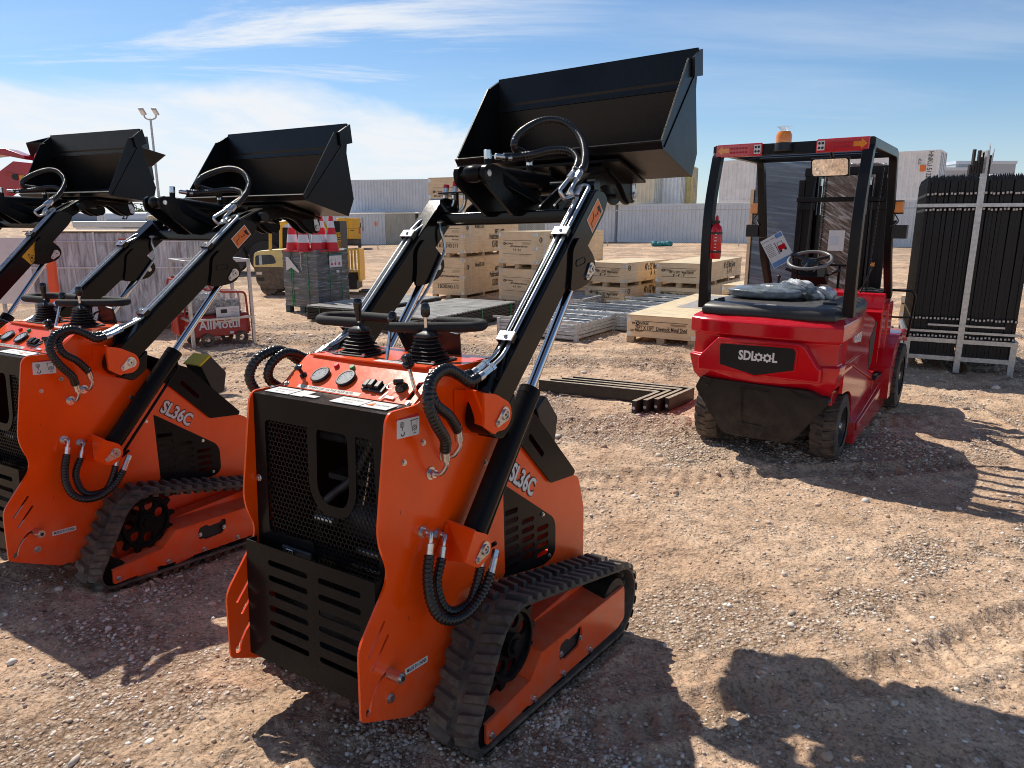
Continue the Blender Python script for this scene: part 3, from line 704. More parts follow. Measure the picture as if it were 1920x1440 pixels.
    for s in(-1,1):
        mb=MB().use('black'); add_plate(mb,[lug],.014,lambda a,b,c:(s*.062+c,a,b)); mb.ring((s*.050,.978,1.768),(s*.0705,.978,1.768),.031,.012)
        mb.prism([(s*.069,1.06,1.77),(s*.069,1.33,1.672),(s*.12,1.30,1.645),(s*.07,1.07,1.73)],(0,0,.006))
        X(mb,ARM); mb.build('cylinder_anchor',root,bevel=.003)
    mb=MB().use('black'); c0=Vector((0,.978,1.768)); c1=Vector((0,1.74,1.755)); d=(c1-c0).normalized()
    mb.cyl(c0+d*.09,c0+d*.50,.040,n=32); mb.lathe([(.001,-.036),(.024,-.036),(.031,-.02),(.033,0),(.031,.02),(.024,.036),(.001,.036)],c0,(1,0,0),24); mb.cyl(c0+d*.02,c0+d*.1,.028,n=20)
    mb.cyl(c0+d*.50,c0+d*.53,.034,n=28); mb.cyl((0,1.07,1.79),(0,1.07,1.83),.014,n=14); mb.cyl((0,1.363,1.79),(0,1.363,1.825),.014,n=14)
    hexnut(mb,(0,1.07,1.825),(0,1.07,1.86),.0155); hexnut(mb,(0,1.363,1.82),(0,1.363,1.845),.015)
    mb.use('zinc'); mb.cyl((-.070,.978,1.768),(.072,.978,1.768),.0125,n=20); mb.use('chrome').cyl(c0+d*.53,c1-d*.04,.02,n=24); mb.use('black'); mb.cyl(c1-d*.05,c1,.028,n=20); mb.cyl(c1-Vector((.03,0,0)),c1+Vector((.03,0,0)),.03,n=20)
    mb.bb(-.03,.03,1.30,1.40,1.70,1.725)
    mb.use('zinc').cyl((.012,1.10,1.838),(.045,1.16,1.833),.011,n=12)
    X(mb,ARM); mb.build('tilt_cylinder',root,bevel=.002)
    if variant!='X':
        hb1=[ARM@Vector(p) for p in [(.03,1.13,1.836),(.05,1.198,1.842),(.09,1.243,1.850),(.13,1.288,1.864),(.17,1.319,1.867),(.21,1.334,1.856),(.25,1.308,1.825),(.28,1.245,1.794),(.292,1.20,1.77)]]
        hb2=[ARM@Vector(p) for p in [(.0,1.363,1.845),(.015,1.30,1.862),(.035,1.20,1.875),(.04,1.218,1.922),(.06,1.313,1.973),(.1,1.367,1.988),(.16,1.387,1.969),(.22,1.377,1.917),(.27,1.324,1.86),(.312,1.24,1.795),(.316,1.205,1.772)]]
        hose(root,hb1,.0125,amp=.2); hose(root,hb2,.0135,amp=.16)
        mb=MB()
        for a_,b_ in(((.292,1.205,1.772),(.29,1.165,1.744)),((.316,1.21,1.775),(.31,1.183,1.744))):
            mb.mark(); a_=Vector(a_);b_=Vector(b_); mb.use('zinc').cyl(a_+(a_-b_)*.3,a_+(b_-a_)*.3,.0125,n=14); hexnut(mb,a_+(b_-a_)*.3,b_,.0135)
        mb.mark(); mb.use('zincy').box((.318,1.155,1.70),(.05,.05,.005),Rzxy(.2,.6,0)); X(mb,ARM); mb.build_each('hose_fitting',root,bevel=.0008,seg=1)
    # goose neck plates to the bucket
    neck=rpoly([(1.18,1.60),(1.20,1.655),(1.42,1.765),(1.62,1.835),(1.76,1.845),(1.85,1.80),(1.905,1.74),(1.905,1.685),(1.84,1.668),(1.775,1.69),(1.715,1.742),(1.64,1.752),(1.50,1.72),(1.30,1.61)],[.01,.02,.05,.05,.04,.03,.03,.03,.02,.03,.04,.04,.03,.02])
    for s in(-1,1):
        mb=MB().use('black'); mb.px(neck,s*.135,s*.147); mb.px(neck,s*.197,s*.211)
        mb.px([am(.90,.0)[:1]+am(.90,.0)[1:],(1.45,1.70),(1.62,1.80),(1.45,1.775),(1.22,1.66)],s*.212,s*.218)
        mb.prism([(s*.147,1.42,1.765),(s*.147,1.62,1.835),(s*.197,1.62,1.835),(s*.197,1.42,1.765)],(0,.004,-.01))
        X(mb,ARM); mb.build('arm_neck',root,bevel=.002)
    mb=MB().use('black_arm'); mb.cyl((-.26,1.45,1.735),(.26,1.45,1.735),.028,n=18); X(mb,ARM); mb.build('neck_tube',root)
    # --- bucket
    prof=[(1.515,1.885),(1.532,1.862),(1.862,1.775),(1.915,1.873),(1.870,2.17),(1.860,2.205),(1.842,2.238),(1.785,2.234)]
    mb=MB().use('bucket')
    for s in(-1,1):
        mb.px(prof,s*.492,s*.500)
        mb.px([(1.818,2.166),(1.812,2.240),(1.893,2.283),(1.905,2.288),(1.916,2.186)],s*.501,s*.514)
    def sheet(a,b,th,x=.492):
        a=Vector(a);b=Vector(b);d=(b-a).normalized();n=Vector((-d.y,d.x))*th; mb.px([tuple(a),tuple(b),tuple(b+n),tuple(a+n)],-x,x)
    sheet((1.862,1.777),(1.915,1.873),.006); sheet((1.915,1.873),(1.870,2.17),.006); sheet((1.532,1.862),(1.862,1.777),.006)
    sheet((1.515,1.887),(1.534,1.862),.012,.4915)
    sheet((1.876,2.13),(1.900,2.290),.014,.5005)
    sheet((1.512,1.886),(1.532,1.892),.006,.4995)
    mb.use('bucket').cyl((.4995,1.835,2.10),(.5005,1.835,2.10),.001,n=4)
    X(mb,BK); bk=mb.build('bucket',root,bevel=.0015,seg=1)
    # weld beads
    mb=MB().use('black_arm')
    for s in(-1,1):
        P=[Vector((s*.490,1.868+.0015*math.sin(k*2.3),1.885+.29*k/60)) for k in range(61)]
        P=[Vector((s*.489,1.913-(.043*k/60),1.875+.29*k/60)) for k in range(61)]; mb.tube(P,.0045,6,rf=lambda a,t,i:.0035+.0015*math.sin(a*500))
        mb.tube([Vector((s*.502,1.54+.33*k/40,1.87+.33*k/40)) for k in range(41)],.0022,6)
    P=[Vector((-.489+.978*k/160,1.866,2.138)) for k in range(161)]; mb.tube(P,.004,6,rf=lambda a,t,i:.003+.0015*math.sin(a*430))
    X(mb,BK); mb.build('weld_bead',bk)
    # coupler
    coup=rpoly([(1.62,1.84),(1.64,1.80),(1.74,1.76),(1.81,1.695),(1.872,1.672),(1.908,1.700),(1.900,1.775),(1.86,1.79)],.02)
    mb=MB().use('black')
    for s in(-1,1):
        mb.px(coup,s*.213,s*.226); mb.px(coup,s*.118,s*.130)
    mb.px([(1.56,1.845),(1.84,1.772),(1.84,1.76),(1.56,1.832)],-.30,.30); mb.px([(1.60,1.83),(1.78,1.785),(1.76,1.75),(1.60,1.79)],-.055,-.04); mb.px([(1.60,1.83),(1.78,1.785),(1.76,1.75),(1.60,1.79)],.04,.055)
    X(mb,BK); cp=mb.build('bucket_coupler',root,bevel=.002)
    mb=MB()
    for s in(-1,1):
        y,z=1.874,1.712; by,bz=1.862,1.762; a0_=math.atan2(bz-z,by-y); tear=[]
        for i in range(17):
            t=a0_-1.75-(2*PI-3.5)*i/16; tear.append((y+.023*math.cos(t),z+.023*math.sin(t)))
        for i in range(9):
            t=a0_+1.75-3.5*i/8; tear.append((by+.014*math.cos(t),bz+.014*math.sin(t)))
        mb.use('zinc'); add_plate(mb,[tear],.005,lambda a,b,c:(s*.2295+c,a,b)); mb.ring((s*.232,y,z),(s*.238,y,z),.015,.010); mb.use('zinc').cyl((s*.232,by,bz),(s*.238,by,bz),.0065,n=6); mb.use('zinc').cyl((s*.12,y,z),(s*.235,y,z),.011,n=16); X(mb,BK); mb.build('bucket_pin',cp,bevel=.0008,seg=1); mb=MB()
    return root

def hull_path(circs, step=.012):
    # outer tangent loop round circles given in order (counter clockwise)
    pts=[]
    n=len(circs); tang=[]
    for i in range(n):
        (x0,y0,r0),(x1,y1,r1)=circs[i],circs[(i+1)%n]
        dx,dy=x1-x0,y1-y0; L=math.hypot(dx,dy); base=math.atan2(dy,dx); off=math.acos((r0-r1)/L)
        a=base-off; tang.append(a)
    for i in range(n):
        x,y,r=circs[i]; a0=tang[i-1]; a1=tang[i]
        while a1<a0: a1+=2*PI
        k=max(2,int((a1-a0)*r/step)+1)
        for j in range(k+1):
            t=a0+(a1-a0)*j/k; pts.append(Vector((x+r*math.cos(t),y+r*math.sin(t))))
    pts.append(pts[0].copy()); out=[pts[0]]; 
    for i in range(1,len(pts)):
        if (pts[i]-out[-1]).length>1e-6: out.append(pts[i])
    return out
def trk(root, s, F, Rr, S):
    lug=.018
    P=hull_path([(Rr[0],Rr[1],.087-lug),(F[0],F[1],.166-lug),(S[0],S[1],.170-lug)])
    # resample by count
    L=[0]
    for i in range(1,len(P)): L.append(L[-1]+(P[i]-P[i-1]).length)
    tot=L[-1]
    def at(d):
        d%=tot; import bisect
        i=max(1,bisect.bisect_right(L,d)); i=min(i,len(P)-1); t=(d-L[i-1])/(L[i]-L[i-1]); p=P[i-1].lerp(P[i],t)
        q=at2(d+.004)-at2(d-.004); q.normalize(); return p,q
    def at2(d):
        import bisect
        d%=tot; i=max(1,bisect.bisect_right(L,d)); i=min(i,len(P)-1); return P[i-1].lerp(P[i],(d-L[i-1])/(L[i]-L[i-1]))
    n=220; x0,x1=.318,.491; mb=MB().use('rubber'); V=[];Fc=[]
    for k in range(n):
        p,t=at(tot*k/n); nn=Vector((t.y,-t.x))
        for x,w in((x0,0),(x1,0),(x1,-.013),(x0,-.013)):
            q=p+nn*w; V.append((s*x,q.x,q.y))
    for k in range(n):
        a=4*k;b=4*((k+1)%n)
        for i in range(4):
            j=(i+1)%4; Fc.append((a+i,a+j,b+j,b+i) if s>0 else (a+j,a+i,b+i,b+j))
    mb.add(V,Fc)
    np_=46
    for k in range(np_):
        d=tot*k/np_; pt=tot/np_
        for (xa,xb,off) in((x0-.004,.398,0),(.418,x1+.006,pt*.5)):
            def P3(x,dd,w):
                p,t=at(dd); nn=Vector((t.y,-t.x)); q=p+nn*w; return Vector((s*x,q.x,q.y))
            sk=pt*.28
            # block skewed: outer end leads
            h=lug; dd=d+off; w0=pt*.30; w1=pt*.19
            if xb<.41: ea,eb=0,sk
            else: ea,eb=sk,0
            base=[P3(xa,dd-w0+ea,-.002),P3(xb,dd-w0+eb,-.002),P3(xb,dd+w0+eb,-.002),P3(xa,dd+w0+ea,-.002)]
            ins=.006
            top=[P3(xa+ins,dd-w1+ea,h),P3(xb-ins,dd-w1+eb,h),P3(xb-ins,dd+w1+eb,h),P3(xa+ins,dd+w1+ea,h)]
            fc=[(4,5,6,7),(0,1,5,4),(1,2,6,5),(2,3,7,6),(3,0,4,7)]
            mb.add(base+top,fc)
        # inner drive lug
        p,t=at(d); nn=Vector((t.y,-t.x)); q=p-nn*.026
        mb.box((s*.385,q.x,q.y),(.03,.028,.018),Matrix.Rotation(math.atan2(t.y,t.x),3,'X'))
        mb.box((s*.44,q.x,q.y),(.03,.028,.018),Matrix.Rotation(math.atan2(t.y,t.x),3,'X'))
    mb.build('rubber_track',root,bevel=.002,seg=1,angle=50)
    # sprocket
    mb=MB().use('black')
    n=13; out=[]
    for k in range(n):
        a=2*PI*k/n
        for (da,r) in((-.13,.124),(-.05,.150),(.05,.150),(.13,.124)): out.append((S[0]+r*math.cos(a+da),S[1]+r*math.sin(a+da)))
    hs=[circ((S[0]+.076*math.cos(2*PI*k/7+.3),S[1]+.076*math.sin(2*PI*k/7+.3)),.024,16) for k in range(6)]
    add_plate(mb,[out]+hs,.014,lambda a,b,c:(s*.432+c,a,b))
    mb.ring((s*.436,S[0],S[1]),(s*.452,S[0],S[1]),.116,.105,40); mb.cyl((s*.33,S[0],S[1]),(s*.458,S[0],S[1]),.040,n=24); mb.cyl((s*.458,S[0],S[1]),(s*.468,S[0],S[1]),.026,n=6)
    mb.build('sprocket',root,bevel=.002,seg=1)
    # frame beam
    face=rpoly([(.300,.064),(.303,.132),(.548,.137),(.622,.199),(1.268,.146),(1.273,.005),(1.215,-.012),(.985,.008),(.70,.035),(.545,.048),(.53,.056)],[.012,.012,.01,.012,.02,.015,.03,.01,.01,.004,.004])
    hole=rpoly([(.748,.160),(.79,.163),(.800,.15),(.868,.148),(.875,.158),(.90,.155),(.905,.13),(.88,.085),(.775,.088),(.768,.098),(.742,.10),(.735,.13)],.01)
    mb=MB().use('orange'); add_plate(mb,[face,hole],.008,lambda a,b,c:(s*.482+c,a,b))
    mb.prism([(s*.486,.548,.137),(s*.486,.622,.199),(s*.39,.622,.215),(s*.39,.548,.150)],(0,0,-.006))
    mb.prism([(s*.486,.622,.199),(s*.486,1.268,.146),(s*.37,1.268,.165),(s*.37,.622,.215)],(0,0,-.006))
    mb.prism([(s*.486,.303,.132),(s*.486,.548,.137),(s*.42,.548,.145),(s*.42,.303,.14)],(0,0,-.006))
    mb.bb(*sorted((s*.29,s*.37)),.40,1.25,.06,.21); mb.bb(*sorted((s*.37,s*.47)),.42,1.2,.02,.07)
    bm_=mb.build('track_frame',root,bevel=.002,seg=1,smooth=False)
    mb=MB().use('ink'); mb.px([(.73,.07),(.91,.07),(.91,.17),(.73,.17)],s*.470,s*.474)
    for(y,z) in((.747,.125),(.885,.114)): bolt(mb,(s*.4865,y,z),(s,0,0),.008)
    mb.build('access_cover',bm_)
    mb=MB()
    for(y,z) in((.326,.084),(.567,.060),(.760,.043),(.962,.026)): bolt(mb,(s*.4865,y,z),(s,0,0),.009,.008)
    mb.build_each('bolt',bm_)
    for (y,z,r) in((Rr[0],Rr[1],.062),(F[0]-.03,F[1],.11),(.567,.050,.048),(.760,.027,.048),(.962,.004,.048)):
        mb=MB().use('black'); mb.cyl((s*.33,y,z),(s*.475,y,z),r,n=28); mb.ring((s*.470,y,z),(s*.476,y,z),r*.9,r*.6,24); mb.build('track_roller',root,bevel=.004)
# ------------------------------------------------------------------ electric forklift
M['fred'] = paint('forklift_red_paint', (.58,.001,.012), .12, coat=.2, var=.05, bmp=.04, bscale=24, dust=.02, top=.12, topcol=(.85,.25,.25), low=.28)  # upward faces tinted pink, a painted sheen of lit tops
M['fblack'] = paint('forklift_black_textured', (.010,.010,.011), .5, var=.2, bmp=.3, bscale=400, spec=.3, low=.18)
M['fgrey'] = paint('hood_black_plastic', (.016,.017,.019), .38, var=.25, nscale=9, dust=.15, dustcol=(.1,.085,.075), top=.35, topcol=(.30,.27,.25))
M['guard'] = paint('guard_black_paint', (.008,.0085,.010), .3, var=.2, nscale=8, dust=.03, dustcol=(.1,.08,.07), spec=.3)
M['tyre'] = paint('tyre_rubber', (.025,.024,.024), .75, low=.55, var=.3, nscale=18, bmp=.3, bscale=90, dust=.5, dustcol=(.10,.08,.065))
M['rim'] = paint('black_rim', (.02,.02,.022), .4, var=.3, dust=.2)
M['lens'] = paint('red_lens', (.6,.012,.02), .2, coat=1, var=.1, nscale=50)
M['amber'] = paint('amber_lens', (.85,.26,.01), .18, coat=1, var=.1, nscale=50)
M['mirror'] = paint('mirror_glass', (.85,.86,.88), .03, metal=1, var=.01)
M['wheelgrey'] = paint('steering_rim', (.2,.2,.2), .35, var=.2, nscale=30)
def film(name, col=(.75,.77,.8), alpha=.35, rough=.12, scale=14):
    m,nt,b=newmat(name); f=noise(nt,scale,6,.7,dist=1.5)
    b.inputs['Base Color'].default_value=(*col,1); b.inputs['Roughness'].default_value=rough; b.inputs['Specular IOR Level'].default_value=.8
    r=ramp(nt,f,[(.35,(alpha*.35,)*3),(.75,(min(1,alpha*1.9),)*3)]); nt.links.new(r,b.inputs['Alpha']); bump(nt,b,f,.8,.02); return m
M['film'] = film('clear_plastic_film')
M['seatfilm'] = paint('plastic_wrapped_seat', (.15,.18,.21), .28, var=.5, nscale=16, bmp=.9, bscale=22)
M['cargofilm'] = paint('bunched_plastic_film', (.60,.63,.66), .2, var=.4, nscale=20, bmp=.8, bscale=30)

def lerp(a,b,t): return a+(b-a)*t
def make_forklift():
    fk=empty('electric_forklift',(1.842,4.904,0),Rzxy(R_(-35.5),0,0),'red electric forklift with black overhead guard and SDLOOL plate on its counterweight','forklift')
    # counterweight body: horizontal loops (half outline) lofted through the heights
    # each ring: z, half width at side, rear y (centre), corner chamfer
    def ring_pts(z,hw,yr,ch,yf=.30,bow=.05):
        P=[(-hw,yf),(-hw,yr+ch+.05),(-hw*.985,yr+ch*.55),(-(hw-ch*.55),yr+.045),(-(hw-ch)*.98,yr+.02),(-(hw-ch)*.5,yr-.0),(0,yr-.008)]
        Q=P+[(-x,y) for x,y in P[-2::-1]]
        return [Vector((x,y,z)) for x,y in Q]
    # profile sections
    secs=[(.50,.43,-.33,.12),(.56,.475,-.365,.13),(.66,.495,-.39,.13),(.695,.500,-.395,.13),(.705,.478,-.375,.13),(.80,.475,-.372,.13),(.845,.478,-.375,.13),(.862,.500,-.398,.13),(.945,.500,-.395,.13),(.965,.492,-.375,.13),(.985,.462,-.33,.13),(1.0,.44,-.30,.13)]
    mb=MB().use('fred'); rings=[ring_pts(*q) for q in secs]; n=len(rings[0]); V=[p for r in rings for p in r]
    # diagonal crease: the recess between the bands drops towards the centre
    F=[]
    for k in range(len(rings)-1):
        for i in range(n-1): F.append((k*n+i,k*n+i+1,(k+1)*n+i+1,(k+1)*n+i))
    mb.add(V,F); mb.add(rings[-1],[tuple(range(n))]); 
    body=mb.build('counterweight',fk,bevel=.006,seg=3,angle=30)
    # raised lower band shaped like a shield round the plate
    def rear_y(x): return -.402+.02*max(0,(abs(x)-.25)/.2)**2*4
    def curved(poly,off,th,mat,name,parent,bev=.006,nx=1):
        # poly in (x,z), thickness outwards from rear surface
        mb=MB().use(mat); 
        v,f=flat_mesh([poly],th)
        return mb,v,f
    def rear_piece(poly, y0, y1, mat, name, parent, bev=.008, taper=0):
        mb=MB().use(mat); P0=[(x,z) for x,z in poly]
        cx=sum(p[0] for p in P0)/len(P0); cz=sum(p[1] for p in P0)/len(P0)
        A=[Vector((x,y0+(.045 if abs(x)>.42 else 0),z)) for x,z in P0]; B=[Vector((cx+(x-cx)*(1-taper),y1+(.10 if abs(x)>.42 else 0),cz+(z-cz)*(1-taper))) for x,z in P0]
        m=len(P0); mb.add(A+B,[tuple(range(m,2*m))]+[(i,(i+1)%m,m+(i+1)%m,m+i) for i in range(m)])
        return mb.build(name,parent,bevel=bev,seg=3)
    # upper brow over the plate
    shield=[(-.47,.705),(-.43,.71),(-.285,.83),(.10,.845),(.26,.845),(.335,.80),(.42,.70),(.475,.695),(.475,.62),(.40,.48),(-.36,.51),(-.47,.60)]
    shield=[(-.405,.69),(-.385,.715),(-.275,.838),(-.1,.846),(.26,.845),(.30,.825),(.385,.705),(.405,.69),(.405,.60),(-.405,.60)]
    sh=rear_piece(shield,-.37,-.4135,'fred','rear_shield',fk,.012,.02)
    plate=[(-.238,.800),(.226,.812),(.243,.79),(.238,.672),(.0,.612),(-.236,.660),(-.245,.78)]
    mb=MB().use('fred'); mb.prism([(x*1.05,-.417,.715+(z-.715)*1.12) for x,z in plate],(0,-.006,0)); mb.build('plate_rim',sh,bevel=.003)
    mb=MB().use('fblack'); mb.prism([(x,-.4225,z) for x,z in plate],(0,-.004,0)); mb.use('white')
    # lettering SDL + gear O O + L
    u=Vector((1,0,.012)); v=Vector((0,0,1)); yy=-.4268
    add_text(mb,'SDL',(-.058,yy,.735),u,v,.085,.80,bold=.035,thick=.002); add_text(mb,'L',(.117,yy,.737),u,v,.085,.8,bold=.035,thick=.002)
    for gx in(.016,.071):
        g=[]
        for k in range(8):
            a=2*PI*k/8
            for da,r in((-.22,.024),(-.14,.030),(.14,.030),(.22,.024)): g.append((gx+r*math.cos(a+da),.734+r*math.sin(a+da)))
        add_plate(mb,[g,circ((gx,.734),.0125,16)],.003,lambda a,b,c:(a,yy+c,b))
    mb.build('name_plate',sh,bevel=.0,smooth=False)
    # black bumper cover below
    bl=[(-.40,.548),(-.30,.562),(.33,.535),(.46,.468),(.40,.40),(.235,.17),(.215,.155),(-.20,.165),(-.225,.18),(-.445,.45)]
    bl=rpoly([(-.40,.545),(.335,.545),(.452,.465),(.235,.155),(-.215,.155),(-.445,.455)],[.03,.03,.02,.05,.05,.02])
    mb=MB().use('fblack'); A=[]; Bk=[]
    for x,z in bl: 
        y=-.385+(abs(x)>.38)*.06+(.55-z)*.10; A.append(Vector((x,y,z))); Bk.append(Vector((x*.96,-.02,z)))
    m=len(bl); mb.add(A+Bk,[tuple(range(m))]+[(i,m+i,m+(i+1)%m,(i+1)%m) for i in range(m)]); bu=mb.build('bumper_cover',fk,bevel=.01,seg=3)
    mb=MB().use('fblack'); yy=-.386
    for a,b in(((-.10,.50),(-.085,.26)),((-.085,.26),(.05,.255)),((-.10,.505),(.09,.50)),((-.40,.50),(-.33,.49)),((-.33,.49),(-.30,.53)),((.22,.53),(.27,.50)),((.27,.50),(.37,.485))):
        mb.mark(); ya=-.385+(.55-a[1])*.10+(abs(a[0])>.38)*.06; yb=-.385+(.55-b[1])*.10
        mb.tube([(a[0],ya,a[1]),(b[0],yb,b[1])],.0045,8)
    mb.build_each('moulding',bu)
    # side panels with wheel arch
    side=rpoly([(-.16,.93),(.30,.99),(.73,.905),(.88,.85),(.875,.77),(.80,.50),(1.0,.42),(1.0,.395),(.93,.27),(.36,.20),(.24,.06),(.24,.30),(.20,.41),(.10,.47),(.0,.49),(-.16,.50)],[.0,.1,.06,.04,.04,.02,.01,.01,.02,.02,.0,.03,.05,.06,.05,.0])
    for s in(-1,1):
        mb=MB().use('fred'); add_plate(mb,[side],.02,lambda a,b,c:(s*.480+c,a,b)); sp_=mb.build('side_panel',fk,bevel=.006,seg=3,smooth=True)
        # bodyline band
        mb=MB().use('fred'); mb.prism([(s*.489,-.18,.70),(s*.489,.05,.69),(s*.489,.93,.44),(s*.489,.93,.40),(s*.489,.05,.655),(s*.489,-.18,.665)],(s*.012,0,0)); mb.build('side_band',sp_,bevel=.006)
        mb=MB().use('fblack'); mb.px(rpoly([(.68,.74),(.86,.84),(.92,.86),(.90,.70),(.86,.56),(.76,.50)],.02),s*.486,s*.493); mb.build('side_vent',sp_,bevel=.004)
        if s>0:
            mb=MB(); d=Vector((0,1,-.10)); mb.use('white'); add_text(mb,'CPD15',(s*.494,.17,.835),d,(0,.1,1),.11,.75,bold=.035,thick=.003); mb.build('model_decal',sp_,smooth=False)
        # sill and step
        mb=MB().use('fred'); mb.prism([(s*.45,.235,.06),(s*.45,.235,.215),(s*.45,1.10,.33),(s*.45,1.55,.30),(s*.45,1.55,.07)],(s*.075,0,0)); mb.prism([(s*.525,.24,.16),(s*.525,.24,.22),(s*.525,1.12,.30),(s*.525,1.10,.24)],(s*.018,0,0)); mb.build('side_sill',fk,bevel=.008)
        mb=MB().use('fblack'); mb.bb(*sorted((s*.36,s*.52)),.98,1.30,.385,.40)
        for k in range(5): mb.bb(*sorted((s*.38,s*.51)),1.0+k*.06,1.02+k*.06,.40,.405)
        mb.build('step',fk,bevel=.003)
        mb=MB().use('fred'); mb.prism([(s*.30,.98,.10),(s*.30,.98,.385),(s*.30,1.32,.385),(s*.30,1.32,.10)],(s*.2,0,0)); mb.build('frame_side',fk,bevel=.004)
        # front fender
        fen=rpoly([(1.30,.18),(1.28,.45),(1.42,.60),(1.64,.675),(2.02,.675),(2.18,.60),(2.19,.54),(2.02,.615),(1.70,.612),(1.56,.52),(1.48,.34),(1.44,.18)],[.0,.04,.05,.06,.06,.03,.01,.05,.06,.06,.03,.0])
        mb=MB().use('fred'); mb.px(fen,s*.36,s*.575); mb.build('front_fender',fk,bevel=.008,seg=3)
        mb=MB().use('fred'); mb.prism([(s*.34,1.18,.60),(s*.34,1.18,.90),(s*.34,1.62,.90),(s*.34,1.62,.60)],(s*.15,0,0)); mb.bb(*sorted((s*.36,s*.50)),1.40,1.62,.30,.95); mb.build('cowl_side',fk,bevel=.012,seg=3)
    # wheels
    def wheel(x,y,r,w,s,name='rear_wheel'):
        wl=MB().use('tyre'); wl.lathe([(r*.60,-w/2),(r*.86,-w/2),(r*.94,-w*.46),(r*.955,-w*.36),(r*.955,w*.36),(r*.94,w*.46),(r*.86,w/2),(r*.60,w/2)],(x,y,r),(1,0,0),48)
        n=22
        for k in range(n):
            for h in(-1,1):
                a=2*PI*(k+(.5 if h>0 else 0))/n; 
                R=Matrix.Rotation(a,3,'X')
                q=[(-.002,-.052,0),(w*.26,-.040,0),(w*.49,-.018,0),(w*.49,.034,0),(w*.26,.020,0),(-.002,.008,0)]
                pts=[]
                for dx,dy,_ in q:
                    pts.append(Vector((h*dx,dy*r/.25,0)))
                lo=[Vector((x,y,r))+R@(p+Vector((0,0,r*.94))) for p in pts]; hi=[Vector((x,y,r))+R@(Vector((p.x*.96,p.y*.86,r*(1.0-(.02 if abs(p.x)>w*.4 else 0))))) for p in pts]
                m=len(pts); wl.add(lo+hi,[tuple(range(m,2*m))]+[(i,(i+1)%m,m+(i+1)%m,m+i) for i in range(m)])
        t=wl.build(name,fk,bevel=.003,seg=1,angle=50)
        mb=MB().use('rim'); mb.lathe([(r*.61,s*w*.44),(r*.56,s*w*.46),(r*.52,s*w*.30),(r*.30,s*w*.22),(r*.26,s*w*.34),(r*.001,s*w*.36)],(x,y,r),(1,0,0),32)
        for k in range(6):
            a=2*PI*k/6; c=Vector((x+s*w*.26,y+math.cos(a)*r*.38,r+math.sin(a)*r*.38)); mb.cyl(c,c+Vector((s*.014,0,0)),.009,n=6)
        mb.use('zinc'); mb.cyl((x+s*w*.34,y,r),(x+s*w*.45,y,r),r*.14,r*.10,n=16)
        mb.build('rim',t,bevel=.002)
    for s in(-1,1):
        wheel(s*.40,.03,.232,.17,s,'wheel'); wheel(s*.505,1.83,.285,.19,s,'wheel')
    mb=MB().use('fblack'); mb.bb(-.34,.34,-.02,.08,.15,.30); mb.cyl((-.38,.03,.22),(.38,.03,.22),.03); mb.bb(-.30,.30,.1,1.9,.14,.42); mb.cyl((-.42,1.83,.28),(.42,1.83,.28),.06); mb.build('axle',fk,bevel=.004)
    # hood and floor
    mb=MB().use('fgrey'); 
    hp=[(-.455,-.20),(-.43,-.30),(-.30,-.335),(.30,-.335),(.43,-.30),(.455,-.20),(.47,.45),(.44,.72),(-.44,.72),(-.47,.45)]
    def hr(sc,z,dy=0): return [Vector((x*sc,(y-.2)*sc+.2+dy,z)) for x,y in hp]
    R0=[hr(1.0,.985),hr(1.005,1.01),hr(.98,1.035),hr(.93,1.052),hr(.86,1.058)]; n=len(hp); V=[p for r in R0 for p in r]; F=[]
    for k in range(4):
        for i in range(n): F.append((k*n+i,k*n+(i+1)%n,(k+1)*n+(i+1)%n,(k+1)*n+i))
    F.append(tuple(range(4*n,5*n))); mb.add(V,F); hd=mb.build('hood',fk,bevel=.008,seg=3,angle=45)
    mb=MB().use('fgrey'); mb.box((-.36,-.16,1.062),(.07,.03,.008)); mb.cyl((-.37,-.16,1.066),(-.33,-.15,1.075),.008); mb.box((.33,.02,1.064),(.09,.03,.01)); mb.use('label_grey').box((-.02,-.25,1.0575),(.14,.05,.002)); mb.build('hood_latch',hd,bevel=.003)
    mb=MB().use('fred'); mb.px(rpoly([(.74,.40),(.74,.42),(1.30,.42),(1.30,.90),(1.34,1.03),(1.62,1.03),(1.66,.95),(1.66,.40)],.02),-.47,.47); mb.build('dash_cowl',fk,bevel=.012,seg=3)
    mb=MB().use('fred'); mb.bb(-.44,.44,-.2,.74,.42,.985); mb.build('battery_case',fk,bevel=.004)
    # cup holder
    mb=MB().use('fgrey'); mb.pz(rpoly([(.26,1.36),(.45,1.36),(.45,1.52),(.26,1.52)],.04),1.03,1.045); mb.ring((.32,1.44,1.045),(.32,1.44,1.06),.055,.045,24); mb.use('ink').cyl((.32,1.44,1.046),(.32,1.44,1.048),.045,n=24); mb.pz(rpoly([(.40,1.39),(.435,1.39),(.435,1.49),(.40,1.49)],.015),1.045,1.052); mb.build('cup_holder',fk,bevel=.003)
    # seat (folded flat) under film
    def lump(mb,c,d,seed,amp=.1,n=40,m=24,e=3.2):
        rs=np.random.RandomState(seed); ph=rs.rand(6,3)*6; V=[];F=[]
        for k in range(m+1):
            a=-PI/2+PI*k/m
            for i in range(n):
                t=2*PI*i/n; cx,cy,cz=math.cos(a)*math.cos(t),math.cos(a)*math.sin(t),math.sin(a)
                q=(abs(cx)**e+abs(cy)**e+abs(cz)**e)**(-1/e)
                w=1+amp*sum(math.sin(ph[j,0]+cx*(4+j*2.2)+ph[j,1]+cy*(5+j*1.7)+cz*(3+j)) for j in range(6))/4
                V.append((c[0]+cx*q*d[0]*w,c[1]+cy*q*d[1]*w,c[2]+cz*q*d[2]*w))
        for k in range(m):
            for i in range(n): F.append((k*n+i,k*n+(i+1)%n,(k+1)*n+(i+1)%n,(k+1)*n+i))
